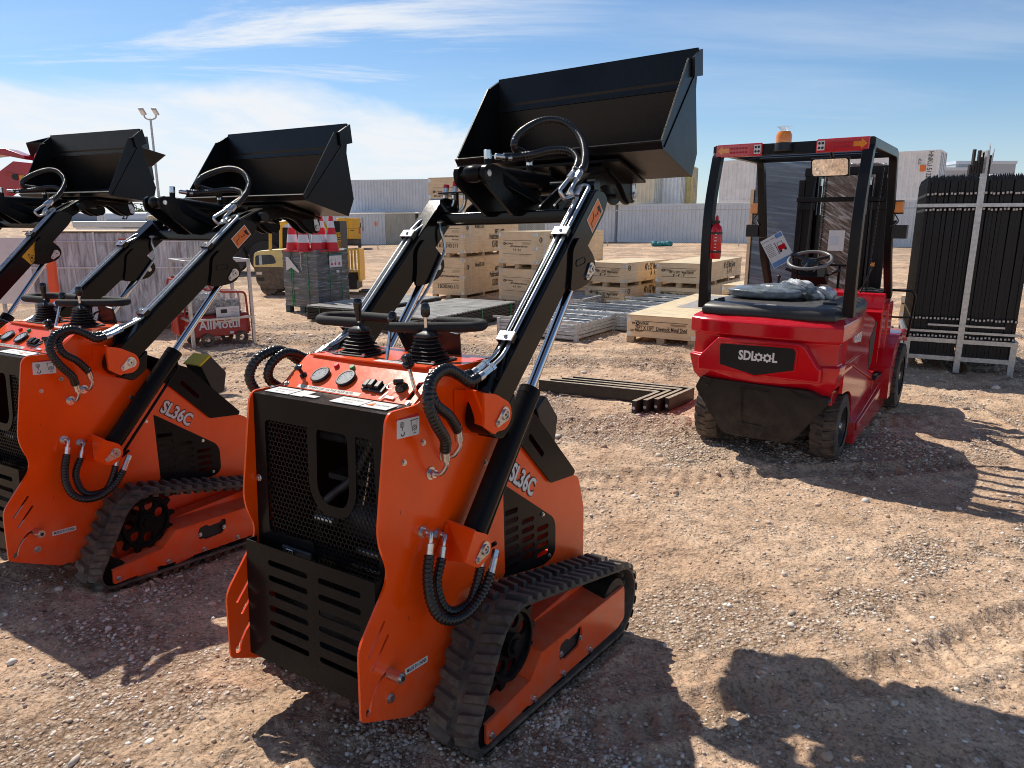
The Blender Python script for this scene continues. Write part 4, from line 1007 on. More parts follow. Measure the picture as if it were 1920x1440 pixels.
        mb.add(V,F)
    mb=MB().use('seatfilm'); lump(mb,(-.14,.20,1.100),(.26,.20,.042),1,.05); lump(mb,(-.03,.28,1.115),(.19,.14,.045),4,.10); st=mb.build('seat',fk,angle=80)
    mb=MB().use('cargofilm'); lump(mb,(.04,.28,1.135),(.10,.09,.05),2,.35,e=2.4); lump(mb,(.20,.34,1.095),(.09,.07,.045),3,.35,e=2.2); mb.build('plastic_cover',st,angle=80)
    mb=MB().use('plastic'); mb.cyl((.10,.16,1.08),(.15,.16,1.085),.035); mb.bb(-.30,.12,.1,.4,1.058,1.07); mb.cyl((.03,.12,1.09),(.10,.13,1.09),.02); mb.build('seat_base',st,bevel=.004)
    # steering column, wheel, levers
    mb=MB().use('fblack'); mb.cyl((-.02,1.28,.95),(-.03,.98,1.22),.035,n=16); mb.box((-.02,1.04,1.17),(.20,.14,.09),Rzxy(0,-.5,0)); col_=mb.build('steering_column',fk,bevel=.008)
    c=Vector((-.03,.90,1.30)); ax=Vector((0,-.38,.92)).normalized(); a=Vector((1,0,0)); b=ax.cross(a)
    mb=MB().use('wheelgrey'); mb.tube([c+(a*math.cos(t)+b*math.sin(t))*.158 for t in [2*PI*i/48 for i in range(49)]],.0125,10,False)
    mb.use('plastic'); mb.lathe([(.06,-.02),(.062,.0),(.05,.018),(.001,.022)],c-ax*.02,ax,20)
    for t in(PI*1.5,PI*.17,PI*.83): mb.cyl(c-ax*.01,c+(a*math.cos(t)+b*math.sin(t))*.155,.013,n=8)
    kp=c+(a*math.cos(PI*.8)+b*math.sin(PI*.8))*.14; kp=c+(a*-.12+b*-.02); mb.use('glossplastic').cyl(kp,kp+ax*.035,.008); mb.sphere(kp+ax*.05,.022)
    mb.build('steering_wheel',col_)
    mb=MB().use('plastic'); 
    for s in(-1,1): mb.tube(smooth_path([(s*.05-.02,1.03,1.19),(s*.12-.02,.99,1.185),(s*.19-.02,.95,1.22)]),.008,8); mb.cyl((s*.155-.02,.967,1.205),(s*.20-.02,.945,1.225),.012)
    mb.cyl((-.26,.9,1.03),(-.255,.9,1.15),.010); mb.sphere((-.255,.9,1.16),.016); mb.build('control_stalk',col_)
    # overhead guard
    GH=2.1
    def bar(mb,pts,w,d): # rectangular section bar along path in yz at x
        pass
    mb=MB().use('guard')
    gd=None
    for s in(-1,1):
        x=s*.475
        pth=[Vector((x,-.14,1.0)),Vector((x,-.165,1.35)),Vector((x,-.15,1.70)),Vector((x,-.045,2.03)),Vector((x,-.02,2.06))]
        # rear post
        mb=MB().use('guard'); P=fillet(pth,.15,6)
        V=[];F=[]
        for q in P:
            w=.032 if q.z>1.2 else .036
            V+=[(q.x-w,q.y-.035,q.z),(q.x+w,q.y-.035,q.z),(q.x+w,q.y+.035,q.z),(q.x-w,q.y+.035,q.z)]
        for k in range(len(P)-1):
            for i in range(4):
                j=(i+1)%4; F.append((4*k+i,4*k+j,4*k+4+j,4*k+4+i))
        F+=[(3,2,1,0),tuple(range(4*len(P)-4,4*len(P)))]; mb.add(V,F); mb.build('guard_rear_post',fk,bevel=.006,seg=2)
        # side rail + front post (one bent bar)
        P=fillet([Vector((x,-.05,2.075)),Vector((x,.86,2.075)),Vector((x,1.0,1.90)),Vector((x,1.10,1.45)),Vector((x,1.42,.95)),Vector((x,1.44,.90))] if False else [Vector((x,-.05,2.075)),Vector((x,.93,2.075)),Vector((x,.97,1.95)),Vector((x,1.17,1.35)),Vector((x,1.45,1.0))],.12,7)
        mb=MB().use('guard'); V=[];F=[]
        for k,q in enumerate(P):
            t=(P[min(k+1,len(P)-1)]-P[max(k-1,0)]).normalized(); nn=Vector((0,-t.z,t.y))
            for dx,dn in((-.028,-.032),(.028,-.032),(.028,.032),(-.028,.032)): V.append(q+Vector((dx,0,0))+nn*dn)
        for k in range(len(P)-1):
            for i in range(4):
                j=(i+1)%4; F.append((4*k+i,4*k+j,4*k+4+j,4*k+4+i))
        F+=[(3,2,1,0),tuple(range(4*len(P)-4,4*len(P)))]; mb.add(V,F); mb.build('guard_front_post',fk,bevel=.008,seg=2,angle=60)
    mb=MB().use('guard'); mb.bb(-.51,.51,-.055,-.01,2.03,2.10); mb.bb(-.45,.45,.89,.94,2.05,2.10)
    for k in range(5):
        y=.08+k*.16; mb.prism([(-.45,y,2.06),(-.45,y+.055,2.075),(-.45,y+.055,2.085),(-.45,y,2.07)],(.9,0,0))
    mb.bb(-.45,.45,-.015,.02,2.035,2.045); rf=mb.build('guard_roof',fk,bevel=.004)
    # tail lights
    for s in(-1,1):
        x=s*.325
        mb=MB().use('lens'); w=.155
        mb.bb(x-w,x+w,-.078,-.056,2.022,2.106); l=mb.build('tail_light',rf,bevel=.006)
        mb=MB().use('white'); mb.bb(x-s*.125-.022,x-s*.125+.022,-.0815,-.078,2.036,2.094)
        mb.use('ink')
        for a in(-1,1):
            for b in(-1,1): mb.cyl((x-s*.125+a*.010,-.0815,2.065+b*.014),(x-s*.125+a*.010,-.083,2.065+b*.014),.008,n=12)
        mb.build('reverse_lamp',l,smooth=False)
        mb=MB().use('amber'); xc=x+s*.105
        mb.prism([(xc-s*.04,-.0815,2.05),(xc+s*.005,-.0815,2.05),(xc+s*.005,-.0815,2.034),(xc+s*.04,-.0815,2.065),(xc+s*.005,-.0815,2.096),(xc+s*.005,-.0815,2.08),(xc-s*.04,-.0815,2.08)],(0,.004,0)); mb.build('arrow_lamp',l,smooth=False)
        mb=MB().use('maroon')
        for a in range(6):
            for b in(-1,1): mb.cyl((x-.05+a*.02+s*-.0,-.079,2.064+b*.013),(x-.05+a*.02,-.082,2.064+b*.013),.007,n=10)
        mb.build('led_row',l)
    # beacon
    mb=MB().use('plastic'); mb.cyl((-.035,-.075,2.045),(-.035,-.075,2.095),.058,.052,n=24); mb.use('amber'); mb.lathe([(.050,.0),(.051,.045),(.040,.070),(.001,.076)],(-.035,-.075,2.095),(0,0,1),24); mb.use('film'); mb.lathe([(.030,.066),(.022,.075),(.034,.09),(.05,.102)],(-.035,-.075,2.095),(0,0,1),9); mb.build('beacon_light',rf)
    # mirror
    mb=MB().use('guard'); mb.cyl((.24,.0,2.05),(.24,.10,1.99),.010); mb.px(rpoly([(.090,1.882),(.104,1.888),(.052,2.002),(.038,1.996)],.004),.118,.352); mb.use('mirror'); mb.prism([(x_,.0868-(z_-1.886)*.48,z_) for x_,z_ in rpoly([(.126,1.889),(.344,1.889),(.344,1.990),(.126,1.990)],.02)],(0,-.001,0)); mb.build('mirror',rf,bevel=.01,seg=3)
    # front signal lamps and work lamps
    for s in(-1,1):
        mb=MB().use('amber'); mb.bb(*sorted((s*.505,s*.565)),1.03,1.06,1.66,1.74); mb.use('plastic'); mb.bb(*sorted((s*.50,s*.56)),1.06,1.10,1.65,1.75); mb.box((s*.55,1.10,1.52),(.10,.08,.10)); mb.cyl((s*.49,1.05,1.56),(s*.52,1.09,1.60),.01); mb.tube(smooth_path([(s*.51,1.04,1.65),(s*.54,1.03,1.60),(s*.52,1.05,1.57)]),.004); mb.build('front_lamp',fk,bevel=.006)
    # grab rail in front right
    mb=MB().use('guard'); mb.tube(fillet([(.30,1.70,1.03),(.62,1.72,1.03),(.64,1.75,.98),(.60,1.90,.62)],.05,5),.011,10); mb.tube([(.40,1.72,.80),(.62,1.78,.80)],.008,8); mb.build('rail',fk)
    # mast
    my=1.80
    mb=MB().use('guard')
    for s in(-1,1):
        x=s*.28
        mb.bb(x-.045,x+.045,my-.06,my-.045,.20,2.03); mb.bb(x-.045,x+.045,my+.045,my+.06,.20,2.03); mb.bb(x+s*.02,x+s*.04,my-.05,my+.05,.20,2.03)
        x=s*.345; mb.bb(x-.025,x+.025,my-.08,my-.05,.2,1.95)
        mb.bb(s*.20-.012,s*.20+.012,my-.02,my+.02,.2,1.9)
    mb.bb(-.33,.33,my-.07,my-.03,1.98,2.05); mb.bb(-.37,.33,my-.12,my-.07,1.76,1.80); mb.bb(-.35,-.22,my-.10,my-.05,1.69,1.76); mb.bb(.22,.35,my-.10,my-.05,1.69,1.76)
    mst=mb.build('mast',fk,bevel=.005)
    for s in(-1,1):
        mb=MB().use('guard'); mb.cyl((s*.20,my,.3),(s*.20,my,1.65),.026); mb.use('chrome').cyl((s*.20,my,1.6),(s*.20,my,1.96),.016); mb.build('lift_cylinder',mst)
        mb=MB().use('plastic')
        for k in range(64): mb.box((s*.14,my-.08,.60+k*.022),(.018 if k%2 else .011,.010,.018))
        mb.build('chain',mst)
        mb=MB().use('plastic'); mb.tube(smooth_path([(s*.25,my-.1,.7),(s*.245,my-.11,1.2),(s*.24,my-.1,1.7),(s*.24,my-.05,1.95)]),.008); mb.build('mast_hose',mst)
    mb=MB().use('fblack'); mb.bb(-.45,.45,1.93,1.96,.25,.33); mb.bb(-.45,.45,1.93,1.96,.60,.66)
    for k in range(5): mb.bb(-.42+k*.2,-.40+k*.2,1.93,1.955,.66,1.2)
    mb.bb(-.42,.40,1.93,1.955,1.2,1.22); mb.build('fork_carriage',mst,bevel=.003)
    for s in(-1,1):
        mb=MB().use('fblack'); mb.bb(s*.25-.05,s*.25+.05,1.96,1.99,.04,.66); mb.bb(s*.25-.05,s*.25+.05,1.99,3.0,.04,.07); mb.build('fork',mst,bevel=.003)
    mb=MB().use('amber'); mb.cyl((.355,1.30,1.245),(.355,1.30,1.275),.016); mb.use('plastic'); mb.tube(smooth_path([(.36,1.30,1.24),(.33,1.28,1.15),(.29,1.30,1.03)]),.006); mb.use('plastic')
    for k in range(34): mb.box((.39-.0011*k,1.10+.002*k,1.98-k*.028),(.012,.012,.022))
    mb.build('seat_belt',fk)
    # fire extinguisher held by the post : a thing of its own
    W=fk.matrix_world
    fw=Matrix.Translation((1.842,4.904,0))@Matrix.Rotation(R_(-35.5),4,'Z')
    e=empty('fire_extinguisher',fw@Vector((-.415,-.16,1.34)),Rzxy(R_(-35.5),0,0),'small red fire extinguisher strapped to the rear left guard post of the red forklift','extinguisher')
    mb=MB().use('fred'); mb.lathe([(.001,0),(.036,.003),(.04,.015),(.04,.195),(.034,.22),(.016,.24),(.014,.25)],(0,0,0),(0,0,1),24); mb.use('white')
    mb.build('cylinder_body',e)
    mb=MB().use('white'); 
    for k in range(6): mb.box((.012-.0,-.0397,.06+k*.022),(.016-.002*(k%3),.002,.006))
    mb.build('label',e)
    mb=MB().use('plastic'); mb.cyl((0,0,.243),(0,0,.262),.022); mb.use('maroon'); mb.cyl((0,0,.262),(0,0,.29),.012,.010); mb.cyl((0,0,.29),(0,0,.297),.006); mb.build('valve',e,bevel=.002)
    mb=MB().use('plastic')
    for z in(.045,.17): mb.ring((0,0,z),(0,0,z+.014),.0425,.0395); mb.bb(-.07,-.03,-.01,.01,z-.002,z+.016)
    mb.build('strap',e)
    # spec sheet hung from the front left post
    p0=fw@Vector((-.415,.965,1.46))
    t=empty('paper_tag',p0,Rzxy(R_(-31),R_(-4),R_(-31)),'laminated sales sheet with a forklift picture hung on the left front guard post','tag')
    mb=MB().use('white'); mb.bb(-.04,.14,-.001,.001,-.26,-.01); mb.build('sheet',t)
    mb=MB().use(paint('sheet_blue',(.12,.28,.6),.4,var=.1)); mb.bb(-.035,.135,-.0022,-.001,-.255,-.215); mb.bb(.08,.135,-.0022,-.001,-.05,-.015)
    mb.use('ink'); add_text(mb,'ELECTRIC FORKLIFT',(.03,-.0024,-.035),(1,0,0),(0,0,1),.014)
    for k in range(8): mb.bb(-.03,.03,-.0022,-.001,-.07-k*.014,-.067-k*.014)
    mb.use('fred'); mb.bb(.06,.12,-.0022,-.001,-.15,-.11); mb.use('ink'); mb.bb(.05,.055,-.0022,-.001,-.17,-.07); mb.bb(.045,.06,-.0022,-.001,-.17,-.165); mb.bb(.068,.11,-.0022,-.001,-.085,-.082); mb.bb(.068,.071,-.0022,-.001,-.11,-.082); mb.bb(.107,.11,-.0022,-.001,-.11,-.082); mb.cyl((.07,-.001,-.155),(.07,-.0022,-.155),.011); mb.cyl((.11,-.001,-.155),(.11,-.0022,-.155),.011)
    mb.build('print',t,smooth=False)
    mb=MB().use('ink'); mb.tube(smooth_path([(.05,0,-.01),(.0,.0,.01),(-.04,.02,.03)]),.0015,5); mb.build('tie',t)
    return fk
# ------------------------------------------------------------------ yard things
M['crate'] = paint('crate_plywood', (.82,.62,.39), .62, var=.09, nscale=3, bmp=.1, bscale=60, dust=.2, dustcol=(.48,.33,.2), grain=(3,3,34))
M['crate_lid'] = paint('crate_lid_wood', (.74,.60,.39), .6, var=.12, grain=(40,2,3), nscale=7, dust=.2, dustcol=(.45,.33,.2))
M['pallet'] = paint('pallet_wood', (.50,.36,.22), .7, var=.25, nscale=20)
M['galv'] = paint('galvanised_steel', (.50,.51,.52), .38, metal=.85, var=.2, nscale=30)
M['galvd'] = paint('dull_galvanised', (.46,.48,.50), .45, metal=.3, var=.3, nscale=14)
M['fence'] = paint('black_fence_powder', (.006,.0065,.008), .42, spec=.35, var=.3, nscale=20)
M['clip'] = paint('crate_clip', (.62,.66,.70), .3, metal=.6, var=.1)
M['print'] = paint('crate_print', (.02,.018,.016), .6, var=.1)
M['cont_grey'] = paint('container_grey', (.62,.68,.75), .5, var=.06, nscale=1.2, dust=.1, dustcol=(.22,.2,.18))
M['cont_green'] = paint('container_pale_green', (.58,.65,.60), .5, var=.08, nscale=1.2)
M['cont_olive'] = paint('container_olive', (.36,.36,.31), .55, var=.15, nscale=1.5)
M['cont_cream'] = paint('container_cream', (.72,.68,.54), .5, var=.1, nscale=1.2)
M['cont_white'] = paint('container_white', (.85,.87,.88), .5, var=.08, nscale=1.2, dust=.2)
M['cont_yellow'] = paint('container_yellow', (.72,.60,.26), .5, var=.12, nscale=1.2)
M['yel'] = paint('yellow_machine_paint', (.75,.60,.22), .4, var=.12, dust=.5, dustcol=(.6,.5,.35))
M['yelmast'] = paint('yellow_bright', (.72,.42,.03), .4, var=.1)
M['mud'] = paint('muddy_brown', (.10,.075,.05), .7, var=.5, nscale=9, dust=.5)
M['van'] = paint('van_yellow', (.75,.38,.01), .35, var=.06)
M['vanw'] = paint('truck_white', (.7,.7,.7), .3, var=.05)
M['glass'] = paint('dark_glass', (.02,.025,.03), .08, var=.2)
M['cone'] = paint('cone_red', (.70,.02,.03), .45, var=.05)
M['conew'] = paint('cone_white', (.75,.76,.8), .4, var=.05)
M['teal'] = paint('teal_tarpaulin', (.03,.22,.24), .5, var=.3, nscale=4)
M['genred'] = paint('generator_red', (.42,.03,.015), .35, var=.15, dust=.2)
M['darkred'] = paint('loader_dark_red', (.42,.004,.018), .3, coat=.4, var=.1)
M['neon'] = paint('neon_orange', (.95,.10,.02), .4, var=.05)
M['leaf'] = paint('tree_leaves', (.07,.13,.025), .6, var=.5, nscale=2)
M['bark'] = paint('tree_bark', (.1,.07,.05), .8, var=.3)
M['concrete'] = paint('building_wall', (.42,.45,.48), .6, var=.05)
M['wrapfilm'] = film('stretch_film', (.72,.72,.74), .5, .18, 9)
def wrapmat(name, base, sx, sy, sz, contrast=.6, rough=.22, bmpd=.02, warp=1.2, rot=0, hi=None):
    m,nt,b=newmat(name); tc=node(nt,'ShaderNodeTexCoord'); mp=node(nt,'ShaderNodeMapping'); mp.inputs['Scale'].default_value=(sx,sy,sz); mp.inputs['Rotation'].default_value=(0,R_(rot),0)
    n=node(nt,'ShaderNodeTexNoise'); n.inputs['Scale'].default_value=1; n.inputs['Detail'].default_value=7; n.inputs['Roughness'].default_value=.65; n.inputs['Distortion'].default_value=warp
    mr=node(nt,'ShaderNodeMapping'); mr.inputs['Rotation'].default_value=(0,R_(rot),0); mp.inputs['Rotation'].default_value=(0,0,0)
    nt.links.new(tc.outputs['Object'],mr.inputs[0]); nt.links.new(mr.outputs[0],mp.inputs[0]); nt.links.new(mp.outputs[0],n.inputs['Vector'])
    c=ramp(nt,n.outputs['Fac'],[(.3,tuple(x*(1-contrast) for x in base)),(.52,base),(.70,hi if hi else tuple(min(1,x*(1+contrast*1.8)+.04) for x in base))])
    nt.links.new(c,b.inputs['Base Color']); b.inputs['Roughness'].default_value=rough; b.inputs['Coat Weight'].default_value=.4; bump(nt,b,n.outputs['Fac'],1.0,bmpd); return m
M['wrapgreen'] = wrapmat('dark_stretch_wrap', (.105,.118,.132), 2.5,2.5,26,.6, hi=(.40,.42,.44))
M['wrapgrey'] = wrapmat('grey_mesh_wrap', (.52,.56,.62), 14,14,1.8,.72, hi=(.86,.9,.95))
M['wrapbrown'] = wrapmat('brown_glossy_wrap', (.20,.145,.11), 2.4,3,24,.85,.14,.03,1.6, rot=-34, hi=(.85,.82,.80))  # pale diagonal streaks paint the wrap's reflections into its colour
M['wrapblue'] = wrapmat('blue_grey_wrap', (.13,.18,.235), 1.6,2.0,30,.35,.12,.015,.5, rot=-8)
M['slat'] = paint('mat_top_slats', (.52,.52,.49), .5, var=.35, nscale=5, dust=.5, dustcol=(.35,.25,.18))
M['mat'] = paint('black_panel_stack', (.012,.013,.013), .45, var=.4, nscale=30)

def pose_c(x,y,h,z=0): return (x,y,z), Matrix.Rotation(R_(h),3,'Z')

def make_crate(name_lab, C, h, w, L, hh, z, texts, lid=True, group=None, legs=True, sidetexts=None):
    # C: front corner (world xy) ; local x runs from corner toward left (negative), y to the back
    loc,rot=pose_c(C[0],C[1],h,z); cr=empty('wooden_crate',loc,rot,name_lab,'crate',group)
    lg=.085 if legs else 0
    mb=MB().use('crate'); mb.bb(-w,0,0,L,lg,hh-.008); mb.build('crate_walls',cr,bevel=.004,seg=1)
    mb=MB().use('crate_lid'); mb.bb(-w-.004,.004,-.004,L+.004,hh-.008,hh); mb.build('lid',cr)
    mb=MB().use('pallet')
    for x in(-w,-w/2-.05,-.10): mb.mark(); mb.bb(x,x+.10,0,L,.0,.018); [mb.bb(x,x+.10,y,y+.10,.018,lg-.002) for y in (0,L*.33-.05,L*.66-.05,L-.10)]
    mb.build_each('pallet_foot',cr)
    mb=MB().use('clip')
    nz=3 if hh>.5 else 2
    for k in range(nz):
        zz=lg+.04+(hh-lg-.10)*k/(nz-1)
        for x0,x1 in((-w,-w+.06),(-.06,0)):
            mb.mark(); mb.bb(x0,x1,-.006,-.001,zz-.03,zz+.03)
        mb.mark(); mb.bb(.001,.006,0,.05,zz-.03,zz+.03); mb.mark(); mb.bb(.001,.006,L-.05,L,zz-.03,zz+.03)
    for k in range(int(L/.55)): mb.mark(); mb.bb(.001,.012,.3+k*.5,.34+k*.5,lg,lg+.05)
    mb.build_each('corner_clip',cr)
    mb=MB().use('conew')
    for yy_ in (.28,L-.35): mb.mark(); mb.bb(.001,.004,yy_,yy_+.014,lg,hh); mb.bb(-w,.004,yy_,yy_+.014,hh+.0005,hh+.002)
    mb.build_each('strap',cr,smooth=False)
    mb=MB().use('print')
    for (t,fx,fz,s_,sxx) in texts: add_text(mb,t,(-w+w*fx,-.004,lg+(hh-lg)*fz),(1,0,0),(0,0,1),s_*1.3,sxx*.92,bold=.02)
    for fz in((.30,.72) if len(texts)<6 else (.38,.72)): mb.bb(-w*.88,-w*.12,-.003,-.001,lg+(hh-lg)*fz,lg+(hh-lg)*fz+.006)
    for k in range(3): mb.bb(-w*.36,-w*.14,-.003,-.001,lg+(hh-lg)*(.66-.03*k),lg+(hh-lg)*(.66-.03*k)+.003)
    mb.lathe([(.028,0),(.028,.002)],(-w*.84,-.002,lg+(hh-lg)*.62),(0,-1,0),14); mb.ring((-w*.84,-.001,lg+(hh-lg)*.62),(-w*.84,-.004,lg+(hh-lg)*.62),.026,.014,16)
    mb.mark()
    for (t,fy,fz,s_,sxx) in (sidetexts or []): add_text(mb,t,(.004,L*fy,lg+(hh-lg)*fz),(0,1,0),(0,0,1),s_*1.35,sxx,bold=.02)
    mb.ring((.001,.16,lg+(hh-lg)*.74),(.004,.16,lg+(hh-lg)*.74),.05,.034,18); mb.prism([(.002,.15,lg+(hh-lg)*.70),(.002,.185,lg+(hh-lg)*.72),(.002,.165,lg+(hh-lg)*.80)],(.002,0,0))
    mb.build_each('printing',cr,smooth=False)
    return cr
def crates():
    H=-37.4
    T1=[('MULTIVERSE',.28,.62,.03,1),('49FT x 60FT Prefabricated Metal Frame',.5,.5,.045,.62),('MADE IN CHINA',.75,.40,.022,.8)]
    S1=[('Model:K5100',.26,.78,.09,.62),('49FT x 60FT',.62,.60,.12,.55),('Prefabricated Metal Frame',.60,.46,.12,.5),('K5100  3 BOXES',.62,.22,.15,.5)]
    g1='plywood crates of the prefabricated metal frame'
    base=[0,.86,1.64]; hs=[.86,.78,.82]; ww=[.78,.78,.80]
    for k in range(3):
        t=T1+[('3 BOXES NO: %d / 3'%(k+1),.5,.22 if k!=2 else .2,.085,.62)]
        make_crate(['bottom plywood crate printed 3 BOXES NO: 1 / 3 in the tall stack','middle plywood crate printed 2 / 3 in the tall stack','topmost plywood crate of the tall three crate stack'][k],(-.988,14.798),-26 if k<2 else -24,ww[k],2.6,hs[k],base[k],t,group=g1,sidetexts=S1,legs=k>0 or True)
    T2=[('MULTIVERSE',.28,.62,.03,1),('40FT Prefabricated Metal Frame',.55,.54,.035,.75),('K 5 1 0 0',.5,.44,.04,1)]
    S2=[('Model:K5100',.26,.82,.09,.62),('Prefabricated Metal',.6,.4,.1,.5)]
    for k in range(2):
        make_crate(['lower tall plywood crate behind the lift arm of the nearest loader','upper tall plywood crate behind the lift arm of the nearest loader'][k],(.449,13.572),H,.89,2.5,.70,k*.705,T2,group='tall plywood crates stacked in two',sidetexts=S2)
    T3=[('MULTIVERSE',.22,.62,.03,1),('40FT x 25FT  Metal Garage',.55,.54,.05,.7),("8' - 4' - 1'",.5,.38,.05,1)]
    S3=[("40' x 25' Metal Garage",.66,.70,.13,.55),('A   A + B',.66,.36,.12,.6)]
    for k in range(2):
        nm=[['lower plywood garage crate directly right of the lift cylinder','upper plywood garage crate directly right of the lift cylinder'],['lower plywood garage crate beside the forklift guard post','upper plywood garage crate beside the forklift guard post']]
        for j,(C,h,w,L) in enumerate((((2.104,13.317),H,.86,1.85),((3.494,13.152),-31,.88,2.9))):
            make_crate(nm[j][k],C,h,w,L,.38 if k==0 else .455,0 if k==0 else .38,T3,group='metal garage crates stacked in two',sidetexts=S3)
    T4=[('MULTIVERSE',.2,.62,.035,1),('25FT X 12FT  Livestock Metal Shed',.5,.42,.06,.68),('NET WEIGHT',.15,.28,.025,1)]
    c=make_crate('long low plywood crate printed Livestock Metal Shed left of the red forklift',(2.36,9.02),-30.5,.94,3.2,.38,0,T4)
    mb=MB().use('wrapfilm'); mb.bb(-.62,-.1,1.1,3.0,.381,.386); mb.build('plastic_patch',c)
    make_crate('small plywood crate seen behind the red forklift seat',(4.2,11.6),-37,.8,1.2,.55,0,T3)
    make_crate('small plywood crate between the red forklift and the picket fence stack',(6.75,11.2),-37,.55,1.6,.42,0,T3)
crates()

def mats():
    for k,(C,h,w,L,lab) in enumerate((((-1.138,9.925),-29,1.20,2.5,'low bundle of black fence mats nearer the plywood crates'),((-2.35,11.0),-29,1.15,2.2,'low bundle of black fence mats beside the wrapped cone pallet'))):
        loc,rot=pose_c(C[0],C[1],h); b=empty('fence_mat_bundle',loc,rot,lab,'mat bundle','strapped bundles of black fence mats')
        mb=MB().use('mat')
        for i in range(9): 
            o=random.uniform(-.012,.012); mb.bb(-w+o,o,-o,L+o,.03+i*.024,.03+i*.024+.019)
        mb.build('mat_stack',b,bevel=.002,seg=1)
        mb=MB().use('slat')
        n=int(L/.075)
        for i in range(n): mb.bb(-w,0,.02+i*.075,.062+i*.075,.247,.262)
        mb.build('top_slats',b)
        mb=MB().use('green')
        for y in(.25,L*.55,L-.2): mb.bb(-w-.006,.006,y,y+.012,.02,.262)
        for x in(-w*.75,-w*.3): mb.bb(x,x+.012,-.012,-.002,.02,.258)
        mb.build('strap',b)
        mb=MB().use('pallet'); mb.bb(-w+.05,-.05,.05,.15,0,.03); mb.bb(-w+.05,-.05,L-.15,L-.05,0,.03); mb.build('bearer',b)
mats()
def frames():
    for (C,h,w,L,lab,hh) in (((.86,9.46),-33.5,1.28,2.4,'flat bundle of galvanised gate frames between mats and crate',.24),((1.93,10.15),-33.5,1.30,3.3,'flat bundle of galvanised gate frames against the livestock crate',.24),((1.25,12.7),-30,1.2,1.6,'flat bundle of galvanised gate frames farthest back',.2)):
        loc,rot=pose_c(C[0],C[1],h); b=empty('gate_frame_bundle',loc,rot,lab,'frame bundle','bundles of galvanised gate frames')
        mb=MB().use('galvd')
        for i in range(4):
            z=.04+i*.05
            mb.bb(-w,0,0,.04,z,z+.04); mb.bb(-w,0,L-.04,L,z,z+.04); mb.bb(-w,-w+.04,0,L,z,z+.04); mb.bb(-.04,0,0,L,z,z+.04)
        mb.bb(-w+.04,-.04,.04,L-.04,.02,.10); mb.build('frame_stack',b,bevel=.002,seg=1)
        mb=MB().use('galv'); z=hh
        for i in range(5): mb.bb(-w-.1+.0,.02,.02+i*L/4.3,.05+i*L/4.3,z,z+.03)
        for i in range(4): mb.bb(-w+.02+i*(w-.06)/3,-w+.045+i*(w-.06)/3,0,L,z-.028,z)
        for i in range(10): mb.cyl((-w,.1+i*L/10.2,z-.006),(0,.1+i*L/10.2,z-.006),.004,n=6)
        mb.build('top_frame',b)
        mb=MB().use('galvd')
        for x in(-w*.99,-.01):
            for y in(.02,L*.5,L-.05): mb.bb(x-.02,x+.03,y-.03,y+.035,0,hh+.01)
        mb.build('clamp_bar',b,bevel=.002,seg=1)
frames()
def tines():
    # L shaped fork tines lying nested on their sides
    heel=Vector((1.24,6.32)); a=Vector((-.985,.50)).normalized()
    for k in range(4):

        d2=Vector((.62,.78)).normalized(); d1=Vector((-.90,.43)).normalized()
        f=Vector((1.01+k*.098,5.80+k*.024)); hl=f+d2*(.41+k*.022)
        o=empty('fork_tine',(f.x,f.y,0),None,['black forklift fork tine lying nearest the camera in the row','black fork tine second from the front of the nested row','black fork tine third from the front of the nested row','black fork tine at the back of the nested row'][k],'fork tine','nested forklift fork tines on the ground')
        def q(p,z): return (p.x-f.x,p.y-f.y,z)
        n2=Vector((d2.y,-d2.x)); n1=Vector((-d1.y,d1.x)); n1=n1 if n1.dot(n2)>0 else -n1; n1=-n1 if n1.y<0 else n1
        tip=hl+d1*1.12
        t=.04
        pl=[f,hl-d2*.0,tip,tip+n1*t*.6,hl+n1*t*1.0+d2*t*.4,hl+d2*t+n2*t*.9,f+n2*t]
        mb=MB().use(M_fork); mb.prism([q(p,.01+.002*k) for p in pl],(0,0,.115)); mb.build('blade',o,bevel=.004)
        mb=MB().use('label_grey'); c=f+n2*t*.5; mb.cyl(q(c-d2*.001,.062),q(c-d2*.003,.062),.014,n=14); mb.build('end_mark',o)
M_fork = paint('fork_steel', (.02,.017,.015), .45, var=.4, nscale=12, dust=.25, dustcol=(.10,.08,.06), top=1.0, topcol=(.62,.50,.34))  # cream tops: dust, with the sunlit tone painted in
tines()

